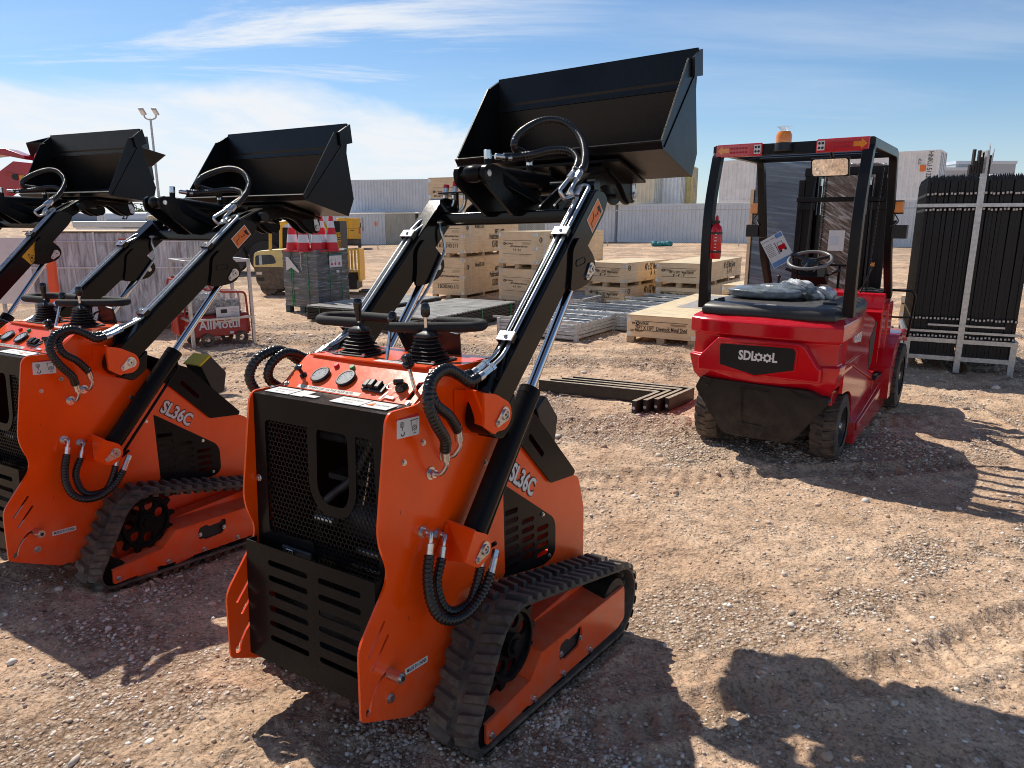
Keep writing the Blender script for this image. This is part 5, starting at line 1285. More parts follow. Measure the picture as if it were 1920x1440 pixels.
def fence_stack():
    loc,rot=pose_c(5.27,7.34,-26); h=rot
    # rack
    rk=empty('fence_rack',loc,rot,'galvanised steel rack holding the upright picket fence panels','rack')
    w=1.0; D=1.55
    tl=R_(2.0)
    mb=MB().use('galv')
    for x in(-w,-.02): 
        mb.bb(x-.02,x+.04,-.03,.02,0,.36)
        mb.bb(x-.02,x+.04,D-.05,D,0,.36)
    for z in(.12,.31): mb.bb(-w,.0,-.028,.018,z,z+.05); mb.bb(-.02,.03,0,D,z,z+.05); mb.bb(-w-.02,-w+.03,0,D,z,z+.05); mb.bb(-w,0,D-.05,D,z,z+.05)
    mb.build('base_frame',rk,bevel=.003,seg=1)
    mb=MB().use('galv'); mb.bb(-.53,-.47,-.06,-.03,0,2.07); mb.build('centre_upright',rk,bevel=.002,seg=1)
    mb=MB().use('galv'); mb.bb(-w-.06,.09,-.068,-.06,1.74,1.775); mb.mark(); mb.bb(-w-.04,.04,-.062,-.045,.425,.45); mb.mark(); mb.bb(-.82,-.12,-.075,-.063,.50,.52); mb.build_each('cross_bar',rk)
    # fence panels on edge
    n=28
    mb=MB().use('fence')
    for j in range(13):
        y=.0+j*.118; mb.bb(-.0162,.0162,y,y+.025,.16,2.01); mb.add([(-.0162,y,2.01),(.0162,y,2.01),(.0162,y+.025,2.01),(-.0162,y+.025,2.01),(0,y+.0125,2.08)],[(0,1,4),(1,2,4),(2,3,4),(3,0,4)])
    for z in(.37,.56,1.70,1.86): mb.bb(-.015,.015,-.035,1.5,z,z+.03)
    body=mb
    cap=MB().use('label_grey')
    for z in(.37,.56,1.70,1.86): cap.bb(-.009,.009,-.038,-.035,z+.006,z+.026)
    R3=rot; proto=None
    for i in range(n):
        x=-w+.03+i*(w-.06)/(n-1)
        if -.545<x<-.455: continue
        lab='black picket fence panel standing on edge in the galvanised rack'
        top=Matrix.Rotation(R_(random.uniform(-.25,.25)),3,'Y')@Matrix.Rotation(R_(random.uniform(-.3,.3)),3,'X')
        p=Vector(loc)+rot@Vector((x,random.uniform(-.008,.008),random.uniform(-.006,.006)))
        if proto is None:
            o=empty('picket_fence',p,rot@top,lab,'fence panel','picket fence panels stacked on edge in the rack'); a=body.build('pickets',o); b=cap.build('rail_end',o); proto=(o,a,b)
        else:
            o=proto[0].copy(); COL.objects.link(o); o.matrix_world=Matrix.Translation(p)@(rot@top).to_4x4()
            for q in proto[1:]:
                c=q.copy(); COL.objects.link(c); c.parent=o
fence_stack()

def wrapped_goods():
    # pallet of wrapped goods carrying the cones
    loc,rot=pose_c(-3.361,12.383,-27.9); b=empty('wrapped_pallet',loc,rot,'dark stretch-wrapped pallet load with traffic cones on top','pallet load')
    w,L,hh=.80,.80,1.10
    mb=MB().use('wrapgreen'); 
    V=[];F=[];n=24;m=26
    loop=[]
    for i in range(n):
        t=i/n*4; s_=int(t); f=t-s_
        p=[(-w+f*w,0),(0,f*L),(-f*w,L),(-w,L-f*L)][s_]; loop.append(p)
    rs=np.random.RandomState(3); N_=rs.randn(m+1,n)*.006
    for k in range(m+1):
        z=.13+(hh-.13)*k/m
        for i,(x,y) in enumerate(loop):
            cx,cy=-w/2,L/2; d=Vector((x-cx,y-cy)); q=d.normalized()*(N_[k,i]+.004*math.sin(z*40+i))
            V.append((x+q.x,y+q.y,z+(.02*math.sin(i*1.1) if k==m else 0)))
    for k in range(m):
        for i in range(n): F.append((k*n+i,k*n+(i+1)%n,(k+1)*n+(i+1)%n,(k+1)*n+i))
    F.append(tuple(range(m*n,(m+1)*n))); mb.add(V,F); ww=mb.build('wrap',b,angle=60)
    mb=MB().use('green')
    for x in(-.62,-.58,-.22): mb.bb(x,x+.01,-.012,-.006,.13,1.1)
    for y in(.3,.6): mb.bb(.006,.012,y,y+.01,.13,1.1)
    mb.build('strap',b)
    mb=MB().use('white'); mb.bb(.010,.014,.30,.62,.80,1.02); mb.use('cone')
    for y in(.36,.45): 
        mb.prism([(.0145,y,.83),(.0145,y+.03,.855),(.0145,y,.885),(.0145,y-.03,.855)],(.002,0,0)); mb.bb(.0145,.016,y-.004,y+.004,.885,.95)
    mb.bb(.0145,.016,.53,.57,.83,.88); mb.use('teal').bb(.0145,.016,.30,.62,1.0,1.02); mb.use('white').bb(.010,.014,.47,.54,.70,.745)
    mb.build('sheet',b,smooth=False)
    mb=MB().use('white'); mb.prism([(-.70,-.02,.98),(-.64,-.02,.98),(-.40,-.02,.74),(-.42,-.02,.71),(-.58,-.02,.80),(-.70,-.02,.74)],(0,-.003,0)); mb.sphere((-.33,-.01,1.09),.045,sc=(1.2,1,.6)); mb.tube(smooth_path([(-.36,-.02,1.08),(-.34,-.03,.98),(-.36,-.025,.88),(-.34,-.02,.76)]),.006); mb.build('torn_wrap',b)
    mb=MB().use(paint('dark_pallet',(.07,.09,.10),.7,var=.2)); mb.bb(-w,0,0,L,.11,.13)
    for x in(-w,-w/2-.05,-.1):
        for y in(0,L/2-.05,L-.1): mb.bb(x,x+.1,y,y+.1,0,.11)
    mb.build('pallet_base',b)
    # cones
    R3=rot
    cl=['traffic cone at the left end of the pallet load','traffic cone second from the left on the pallet load','traffic cone third from the left on the pallet load, in front of another','traffic cone half hidden behind its neighbour on the pallet load','traffic cone with the sharp tip at the right end of the pallet load']
    cp=[(-.60,.12),(-.36,.20),(-.12,.22),(-.03,.60),(.0-.07,.42)]
    px_=[(-3.86,12.72),(-3.62,12.55),(-3.40,12.58),(-3.36,12.78),(-3.17,12.74)]
    proto=None
    for k,(x,y) in enumerate(px_):
        if proto is None:
            o=empty('traffic_cone',(x,y,1.09),None,cl[k],'cone','red and white traffic cones')
            mb=MB(); pr=[(.115,0),(.113,.02),(.098,.19),(.081,.36),(.063,.50),(.045,.60),(.033,.66),(.026,.70),(.001,.705)]
            zz=[0,.16,.31,.44,.565,.70]; rr=lambda z: .115-(.115-.028)*z/.70
            for i,c in enumerate(['cone','conew','cone','conew','cone']):
                mb.use(c); pts=[(rr(zz[i])+(.0015 if c=='conew' else 0),zz[i]),(rr(zz[i+1])+(.0015 if c=='conew' else 0),zz[i+1])]
                if i==4: pts+=[(.018,.708),(.001,.71)]
                mb.lathe(pts,(0,0,0),(0,0,1),24)
            mb.use('cone').pz(rpoly([(-.14,-.14),(.14,-.14),(.14,.14),(-.14,.14)],.02),-.01,.012); bd=mb.build('cone_body',o); bd.scale=(1,1,.9); proto=(o,bd)
        else:
            o=proto[0].copy(); COL.objects.link(o); o.location=(x,y,1.09); o['label']=cl[k]; c=proto[1].copy(); COL.objects.link(c); c.parent=o
    # tall wrapped panel stack behind the forklift : a blue grey wrapped half and a brown glossy half
    b=empty('wrapped_panel_stack',(2.95,8.3,0),Rzxy(R_(-24),0,0),'tall stretch-wrapped panel load standing behind the red forklift','pallet load')
    mb=MB().use('wrapblue'); mb.bb(-.20,.52,0,.9,.15,2.24); mb.build('wrapped_panels',b,bevel=.02)
    mb=MB().use('wrapbrown'); mb.bb(.525,1.12,-.10,.8,.15,2.20); mb.build('glossy_panels',b,bevel=.03)
    mb=MB().use('crate'); mb.bb(-.24,-.205,-.02,.9,.15,1.95); mb.build('edge_board',b)
    mb=MB().use('white'); mb.bb(.62,.78,-.108,-.103,1.28,1.50); mb.bb(.84,.98,-.108,-.103,1.27,1.48); mb.use('cont_grey')
    mb.bb(.64,.72,-.112,-.108,1.34,1.44); mb.bb(.86,.93,-.112,-.108,1.33,1.43); mb.build('sheet',b)
    mb=MB().use('pallet'); mb.bb(-.2,1.12,0,.9,.0,.14); mb.build('pallet_base',b)
    # grey wrapped rolls of mesh
    b=empty('wrapped_mesh_rolls',(-7.05,10.5,0),Rzxy(R_(3),0,0),'long stack of grey wrapped mesh panels with a wooden edge along its top','pallet load')
    mb=MB().use('wrapgrey'); mb.bb(0,2.28,0,1.2,.12,1.44); mb.build('wrapped_mesh',b,bevel=.03)
    mb=MB().use('crate_lid'); mb.bb(-.02,2.0,-.02,1.2,1.442,1.462); mb.build('top_board',b)
    mb=MB().use('white'); mb.bb(1.30,1.72,-.012,-.006,1.08,1.36); mb.use('genred').bb(1.31,1.42,-.016,-.012,1.33,1.35); mb.use('galvd').bb(1.37,1.43,-.016,-.012,1.14,1.26); mb.build('sheet',b)
    mb=MB().use('conew'); mb.bb(.95,.975,-.02,-.004,.12,1.44); mb.bb(0,2.28,-.022,-.006,.92,.94); mb.bb(0,2.28,-.022,-.006,1.30,1.31); mb.build('strap',b)
    # white board
    b=empty('sheet_panel',(-7.9,11.0,.0),None,'pale grey upright sheet panel left of the wrapped mesh rolls','panel')
    mb=MB().use('conew'); mb.bb(-.05,.62,0,.03,.35,1.35); mb.build('sheet',b)
    mb=MB().use('ink'); 
    for k in range(9): mb.cyl((random.uniform(.2,.55),-.001,random.uniform(.7,1.2)),(random.uniform(.2,.55),-.002,random.uniform(.7,1.2)) if False else (.3,-.002,1.0),.001,n=4)
    mb.use('galvd').bb(0,.05,0,.03,0,.35); mb.bb(.5,.55,0,.03,0,.35); mb.build('stand',b)
    mb=MB().use('neon'); mb.prism([(-4.64,7.2,1.80),(-4.57,7.2,1.80),(-4.64,7.2,.0),(-4.72,7.2,.0)],(0,.05,0)); o=mb.build('marker_post',None); tag(o,'bright orange leaning strut behind the leftmost loader','strut')
wrapped_goods()

def gen_cage():
    o=Vector((-4.08,8.98)); a=Vector((.77,.64)).normalized(); bdir=Vector((-.64,.77)).normalized()
    ang=math.degrees(math.atan2(a.y,a.x))
    loc=(o.x,o.y,0); rot=Matrix.Rotation(R_(ang),3,'Z')
    c=empty('storage_cage',loc,rot,'galvanised open steel cage standing round red generators','cage')
    w,L,H_=.78,.70,1.10
    mb=MB().use('galv')
    for x in(0,w):
        for y in(0,L): mb.bb(x-.02,x+.02,y-.02,y+.02,0,H_)
    for z in(H_-.02,):
        for y in(0,L): mb.bb(0,w,y-.02,y+.02,z,z+.035)
        for x in(0,w): mb.bb(x-.02,x+.02,0,L,z,z+.035)
    mb.bb(0,w,-.025,.015,.34,.37); mb.bb(-.02,.02,0,L,.34,.37); mb.bb(0,w,L,L+.03,.10,.13); mb.build('cage_frame',c,bevel=.002,seg=1)
    proto=None
    for k,(x,y,lab) in enumerate(((.39,.20,'red generator with white lettering inside the cage, front one'),(.30,.52,'red generator behind the front one inside the cage'))):
        p=Vector(loc)+rot@Vector((x,y,0))
        g=empty('generator',p,rot,lab,'generator','red generators in the cage')
        mb=MB().use('genred'); mb.px([(-.13,.12),(.13,.12),(.13,.34),(.09,.40),(-.09,.40),(-.13,.34)],-.36,.36); mb.use('engine'); mb.bb(-.20,.05,-.10,.10,.40,.60); mb.cyl((.1,0,.5),(.28,0,.5),.09); mb.bb(-.28,.28,-.11,.11,.40,.43); bd=mb.build('generator_body',g,bevel=.012)
        mb=MB().use('genred')
        for yy in(-.14,.14): mb.tube(fillet([(-.36,yy,.15),(-.37,yy,.86),(-.10,yy,.90),(.0,yy,.70),(.34,yy,.68),(.36,yy,.15)],.06,5),.014,8)
        mb.tube([(-.36,-.14,.86),(-.36,.14,.86)],.012,8); mb.build('tube_frame',g)
        for xx in(-.2,.24):
            mb=MB().use('tyre'); mb.lathe([(.04,-.025),(.078,-.025),(.085,-.01),(.085,.01),(.078,.025),(.04,.025)],(xx,-.17,.085),(0,1,0),20); mb.use('zinc'); mb.cyl((xx,-.20,.085),(xx,-.16,.085),.02); mb.build('wheel',g)
        mb=MB().use('conew'); add_text(mb,'AllMotul',(-.02,-.1335,.27),(1,0,0),(0,0,1),.16,.95,bold=.02,thick=.002); mb.bb(.10,.15,-.136,-.133,.14,.17); mb.build('lettering',g,smooth=False)
        mb=MB().use('white'); mb.bb(-.06,.24,-.150,-.147,.30,.50); mb.use('ink'); mb.bb(.0,.08,-.153,-.15,.42,.47); mb.use('genred').bb(-.05,.03,-.153,-.15,.32,.37); mb.bb(.05,.12,-.153,-.15,.32,.37); mb.use('galvd')
        for q in range(6): mb.bb(.13,.22,-.153,-.15,.47-.02*q,.477-.02*q)
        mb.build('sheet',g,smooth=False)
        mb=MB().use('film'); V=[]
        mb.bb(-.34,.34,-.145,.145,.42,.70); mb.build('plastic_film',g,bevel=.05,seg=3)
gen_cage()

def yellow_forklift():
    f=empty('yellow_forklift',(-5.62,15.6,0),Rzxy(R_(2),0,0),'dusty yellow forklift with muddy counterweight facing right behind the cone pallet','forklift')
    mb=MB().use('yel'); mb.py(rpoly([(.0,.62),(.03,.92),(.15,.97),(.95,1.02),(1.35,1.0),(1.35,.60),(.45,.58)],[.05,.1,.08,.1,.05,.02,.02]),0,.9); bd=mb.build('body',f,bevel=.02,seg=3)
    mb=MB().use('mud'); mb.py(rpoly([(.01,.60),(.05,.25),(.20,.14),(.62,.14),(.66,.40),(.78,.56),(1.3,.56),(1.3,.62),(.02,.63)],[.02,.1,.06,.03,.1,.06,.02,.02,.02]),-.005,.9); mb.build('counterweight',f,bevel=.02,seg=3)
    mb=MB().use('glass'); mb.py(rpoly([(.05,.66),(.06,.87),(.45,.89),(.50,.70)],[.03,.06,.1,.05]),-.012,-.002); mb.use('galvd').bb(.14,.20,-.016,-.01,.66,.88); mb.build('side_grille',bd,bevel=.004)
    mb=MB().use('label_grey'); mb.bb(.06,.18,-.012,-.006,.46,.52); mb.use('ink').bb(.06,.22,-.012,-.006,.32,.40); add_text(mb,'12',(.70,-.003,.90),(1,0,0),(0,0,1),.12); add_text(mb,'KL',(.70,-.003,.78),(1,0,0),(0,0,1),.1); mb.build('marking',bd,smooth=False)
    mb=MB().use('yelmast'); mb.tube(fillet([(.38,.05,.98),(.42,.05,1.55),(1.35,.05,1.62),(1.62,.05,1.1)],.12,5),.035,8); mb.tube(fillet([(.38,.85,.98),(.42,.85,1.55),(1.35,.85,1.62),(1.62,.85,1.1)],.12,5),.035,8)
    for k in range(6): mb.bb(.5+k*.15,.53+k*.15,.05,.85,1.57,1.60)
    mb.build('overhead_guard',f)
    mb=MB().use('fblack'); mb.bb(1.72,1.90,.05,.85,.25,1.60); mb.bb(1.3,1.75,.1,.8,.35,.7); ms=mb.build('mast',f,bevel=.01)
    mb=MB().use('yelmast'); add_text(mb,'HYSTER',(1.865,.046,1.20),(0,0,1),(-1,0,0),.12,.8,bold=.03,thick=.004); mb.build('lettering',ms,smooth=False)
    mb=MB().use('yelmast')
    for k in range(5): mb.bb(2.02+k*.055,2.04+k*.055,.1-.0+k*.1,.13+k*.1,.55,1.0)
    mb.bb(1.95,2.28,.08,.12,.97,1.0); mb.bb(1.95,2.28,.08,.12,.50,.53); mb.bb(2.25,2.29,.06,.7,.3,1.0)
    for k in range(4): mb.bb(1.98+k*.07,2.0+k*.07,.07,.10,.52,.98)
    mb.build('load_backrest',ms); mb=MB().use('fblack'); mb.bb(1.95,2.2,.1,.8,.12,.50); mb.bb(2.2,3.1,.25,.35,.04,.08); mb.bb(2.2,3.1,.6,.7,.04,.08); mb.build('fork_carriage',ms)
    for (x,r) in((.30,.20),(.98,.30),(1.72,.30)):
        if x==.98: x=.86; r=.26
        mb=MB().use('tyre'); mb.lathe([(r*.5,-.09),(r*.9,-.09),(r,-.06),(r,.06),(r*.9,.09),(r*.5,.09)],(x,.10,r),(0,1,0),28); mb.lathe([(r*.5,-.09),(r*.9,-.09),(r,-.06),(r,.06),(r*.9,.09),(r*.5,.09)],(x,.80,r),(0,1,0),28); t=mb.build('wheel',f); mb=MB().use('mud'); mb.cyl((x,.03,r),(x,.16,r),r*.5,n=20); mb.build('rim',t)
yellow_forklift()

def vehicles():
    v=empty('delivery_van',(-10.95,49,-.2),Rzxy(R_(11),0,0),'yellow panel van with dark bumper parked by the grey containers','van')
    mb=MB().use('van'); mb.bb(-.85,.70,0,3.6,.55,2.0); b=mb.build('body',v,bevel=.12,seg=3)
    mb=MB().use('glass'); mb.bb(-.88,.73,-.04,3.6,.22,.60); mb.build('bumper',v,bevel=.05)
    mb=MB().use('ink'); mb.bb(-.10,-.09,-.004,.0,.65,1.9); mb.bb(.05,.28,-.01,.0,1.15,1.2); mb.bb(.70,.705,.5,1.2,1.3,1.75); mb.bb(-.7,.55,-.006,0,1.28,1.295); mb.build('door_seam',b)
    mb=MB().use('lens'); mb.bb(.60,.71,-.02,.06,.95,1.4); mb.build('tail_light',b); mb=MB().use('glass'); mb.bb(.68,.76,.3,.9,1.35,1.65); mb.build('side_window',b)
    for x in(-.65,.60):
        for y in(.5,2.9):
            mb=MB().use('tyre'); mb.cyl((x-.1,y,.30),(x+.1,y,.30),.30,n=20); mb.build('wheel',v)
    v=empty('pickup_truck',(-16.4,42,-.15),Rzxy(R_(62),0,0),'silver pickup truck parked far back behind the middle loader bucket','pickup')
    mb=MB().use('vanw'); mb.px([(.0,.45),(.0,1.0),(1.9,1.05),(2.1,1.65),(3.2,1.65),(3.7,1.1),(4.9,1.0),(4.9,.45)],-.9,.9); b=mb.build('body',v,bevel=.05)
    mb=MB().use('glass'); mb.px([(2.15,1.12),(2.25,1.55),(3.1,1.55),(3.5,1.12)],-.91,.91); mb.build('window',b)
    for y in(.9,3.9):
        mb=MB().use('tyre'); mb.cyl((-.95,y,.38),(-.7,y,.38),.38,n=20); mb.cyl((.95,y,.38),(.7,y,.38),.38,n=20); mb.build('wheel',v)
    mb=MB().use('lens'); mb.bb(-.9,-.75,-.03,0,.75,1.0); mb.bb(.75,.9,-.03,0,.75,1.0); mb.build('tail_light',b)
    v=empty('white_car',(-12.0,41,-.15),Rzxy(R_(80),0,0),'white car glimpsed between the cones and the yellow forklift mast','car')
    mb=MB().use('vanw'); mb.px([(.0,.35),(.0,.85),(.7,.95),(1.2,1.45),(2.9,1.45),(3.4,.95),(4.3,.85),(4.3,.35)],-.85,.85); b=mb.build('body',v,bevel=.06); mb=MB().use('glass'); mb.px([(.85,.98),(1.28,1.38),(2.8,1.38),(3.2,.98)],-.86,.86); mb.build('window',b)
    for y in(.8,3.4):
        mb=MB().use('tyre'); mb.cyl((-.9,y,.32),(-.7,y,.32),.32,n=18); mb.cyl((.9,y,.32),(.7,y,.32),.32,n=18); mb.build('wheel',v)
    # flatbed trailer
    t=empty('flatbed_trailer',(-13.3,22,0),Rzxy(R_(1),0,0),'long silver flatbed trailer behind the wrapped mesh rolls','trailer')
    mb=MB().use('galv'); mb.bb(0,6.6,0,2.2,1.40,1.58); mb.build('deck',t,bevel=.02); mb=MB().use('conew'); mb.bb(.1,1.0,-.02,0,1.20,1.39); mb.bb(1.05,2.1,-.02,0,1.22,1.38); mb.bb(2.2,3.0,-.02,0,1.22,1.39); mb.use('ink'); mb.bb(.35,.85,-.03,-.02,1.26,1.30); mb.build('side_box',t)
    mb=MB().use('fblack'); mb.bb(3.0,6.6,.2,1.9,.6,1.38); mb.bb(3.1,3.3,.1,.3,0,1.3); mb.build('chassis',t); mb=MB().use('conew'); mb.bb(3.75,4.0,-.1,.05,.45,1.4); mb.build('leg',t)
    for x in(4.6,5.7):
        mb=MB().use('tyre'); mb.cyl((x,.1,.5),(x,.4,.5),.5,n=24); mb.build('wheel',t)
    b=empty('storage_tank',(-12.0,22.6,1.58),None,'white rounded tank numbered 27 lying on the trailer deck','tank'); mb=MB().use('conew'); mb.cyl((-.55,0,.12),(.75,0,.12),.17,n=20); mb.build('shell',b,bevel=.03); mb=MB().use('ink'); add_text(mb,'27',(.1,-.172,.14),(1,0,0),(0,0,1),.22,bold=.02,thick=.01); mb.build('number',b,smooth=False)
    for k in range(4):
        mb=MB().use(M['crate_lid'] if k!=2 else M['genred']); x=-11.1+k*.22; mb.sphere((0,0,.1),.10,sc=(1.1,1,.95)); mb.bb(-.05,.05,-.05,.05,0,.06); o=mb.build('rock_block',None); o.location=(x,22.4,1.58); tag(o,['first pale bundle on the trailer deck, beside the numbered tank','second pale bundle on the trailer deck','dark red bundle on the trailer deck','pale bundle at the right end of the trailer deck'][k],'bundle','bundles on the trailer deck')
vehicles()

def container(C, h, L, mat, z, lab, doors='end', Hh=2.6, Wd=2.44, name='shipping_container', texts=None):
    # local origin = near corner, side runs along -x, door end runs along +y
    loc,rot=pose_c(C[0],C[1],h,z); c=empty(name,loc,rot,lab,'container')
    mb=MB().use(mat); p=.28; n=int(L/p); poly=[]
    V=[];F=[]
    xs=[]; 
    for i in range(n):
        x0=-L+.12+i*(L-.24)/n; q=(L-.24)/n
        xs+=[(x0,0),(x0+q*.38,0),(x0+q*.5,.075),(x0+q*.88,.075)]
    xs.append((-.12,0))
    for x,d in xs: V+=[(x,d,.16),(x,d,Hh-.12)]
    for i in range(len(xs)-1): F.append((2*i,2*i+2,2*i+3,2*i+1))
    mb.add(V,F); mb.bb(-L+.02,-.02,.06,Wd,.15,Hh-.03); bd=mb.build('body',c,smooth=False)
    mb=MB().use(mat); mb.bb(-L,0,-.01,.06,Hh-.12,Hh); mb.bb(-L,0,-.01,.06,0,.16); mb.bb(-L,-L+.12,-.012,.06,0,Hh); mb.bb(-.12,0,-.012,.06,0,Hh); mb.bb(-.05,.012,Wd-.1,Wd,0,Hh); mb.bb(-.05,.01,0,Wd,Hh-.12,Hh); mb.bb(-.05,.01,0,Wd,0,.14)
    mb.build('corner_post',c)
    for k in range(2):
        y0=.06+k*(Wd/2-.03)
        mb=MB().use(mat); mb.bb(-.03,-.005,y0,y0+Wd/2-.09,.15,Hh-.13)
        for q in range(4): mb.bb(-.005,.012,y0+.05,y0+Wd/2-.15,.4+q*.55,.75+q*.55)
        d=mb.build('door',c); mb=MB().use('galvd')
        for q in(.28,.82): mb.mark(); mb.cyl((.03,y0+q,.12),(.03,y0+q,Hh-.1),.022,n=8)
        mb.build_each('lock_bar',d)
    if texts:
        mb=MB().use('print'); 
        for t,x,zz,s_ in texts: mb.mark(); add_text(mb,t,(x,-.016,zz),(0,0,-1),(1,0,0),s_,.8)
        mb.mark(); mb.use('stick_orange').bb(-.9,-.6,-.016,-.014,1.5,1.85); mb.build_each('marking',c,smooth=False)
    return c
def containers():
    h=math.degrees(math.atan2(-.61,.79))
    container((17.2,44.4),h,12.2,'cont_grey',.12,'grey container at ground level below the cream stack')
    container((26.9,36.9),h,12.2,'cont_grey',.12,'grey container at ground level behind the red forklift')
    container((23.0,39.9),h,12.2,'cont_white',2.73,'pale container stacked above the row behind the red forklift guard',texts=[('HNKU 512203 8',-.45,1.6,.34),('45G1',-.95,2.0,.22)])
    hh=-22.5
    container((9.75,50.6),hh,6.1,'cont_cream',2.72,'cream container with its door end on top of the row, left of the white one')
    container((11.95,52.4),hh,6.1,'cont_white',2.72,'white container with door end on top, between the cream and yellow ones')
    container((13.3,54.3),hh,6.1,'cont_yellow',2.72,'yellow container on top at the right end of the upper group',Hh=2.8)
    container((7.35,52.05),h,6.1,'cont_grey',.12,'grey container at ground level at the left end of the long row')
    # left group
    container((-1.9,58.4),-13,12.2,'cont_grey',2.3,'grey container stacked on top behind the tall plywood crates')
    container((-13.9,64.2),-13,6.1,'cont_green',2.3,'pale green container on top, just left of the stacked grey one')
    container((-10.35,59.4),-6,12.2,'cont_grey',-.3,'long grey container at ground level behind the yellow van',texts=[('SWSU 510262',-1.9,1.6,.22)])
    container((-22.8,60.6),-4,12.2,'cont_grey',-.3,'grey container at ground level behind the silver pickup')
    # door ends facing the yard
    for k,(x,lab) in enumerate(((-10.3,'olive container showing its closed doors beside the grey ground level container'),(-7.6,'olive container showing its closed doors, right one of the pair'),(-4.9,'olive container doors mostly hidden by the tall plywood crates'),(.3,'olive container end above the tall plywood crates in the middle'),(3.0,'olive container end right of the middle crates'))):
        container((x+2.44,59.2-k*.1),-90-2,6,'cont_olive',-.3,lab,Wd=2.44) if False else container((x,59.3),-92,6,'cont_olive',-.3,lab)
containers()
def chainlink():
    f=empty('chain_link_fence',(0,0,0),None,'long chain link fence with a pale top rail in front of the containers','fence')
    pts=[(-24,53,.0),(-9,48.5,.05),(6,45.5,.20),(20.5,39.0,.25),(34,33,.3)]
    mb=MB().use('galv')
    tp=[Vector((x,y,2.02+z)) for x,y,z in pts]
    mb.tube(tp,.03,8); mb.build('top_rail',f)
    for i in range(len(tp)-1):
        for k in range(4):
            p=tp[i].lerp(tp[i+1],k/4); mb=MB().use('galvd'); mb.cyl((p.x,p.y,-.4),(p.x,p.y,p.z),.03,n=8); mb.build('post',f)
    m,nt,b=newmat('chain_link_wire'); b.inputs['Base Color'].default_value=(.4,.41,.42,1); b.inputs['Metallic'].default_value=.6; b.inputs['Roughness'].default_value=.5
    tc=node(nt,'ShaderNodeTexCoord'); 
    def wave(rz):
        mp=node(nt,'ShaderNodeMapping'); mp.inputs['Rotation'].default_value=(0,R_(rz),0); w=node(nt,'ShaderNodeTexWave'); w.inputs['Scale'].default_value=3.2; nt.links.new(tc.outputs['Object'],mp.inputs[0]); nt.links.new(mp.outputs[0],w.inputs[0]); return ramp(nt,w.outputs['Fac'],[(.93,(0,0,0)),(.98,(.30,.30,.30))])
    ad=node(nt,'ShaderNodeMix',data_type='RGBA',blend_type='LIGHTEN'); ad.inputs[0].default_value=1; nt.links.new(wave(45),ad.inputs[6]); nt.links.new(wave(-45),ad.inputs[7]); nt.links.new(ad.outputs[2],b.inputs['Alpha'])
    mb=MB().use(m)
    for i in range(len(tp)-1): a,c=tp[i],tp[i+1]; mb.quad((a.x,a.y,-.35),(c.x,c.y,-.35),c,a)
    mb.build('wire_mesh',f,smooth=False)
chainlink()

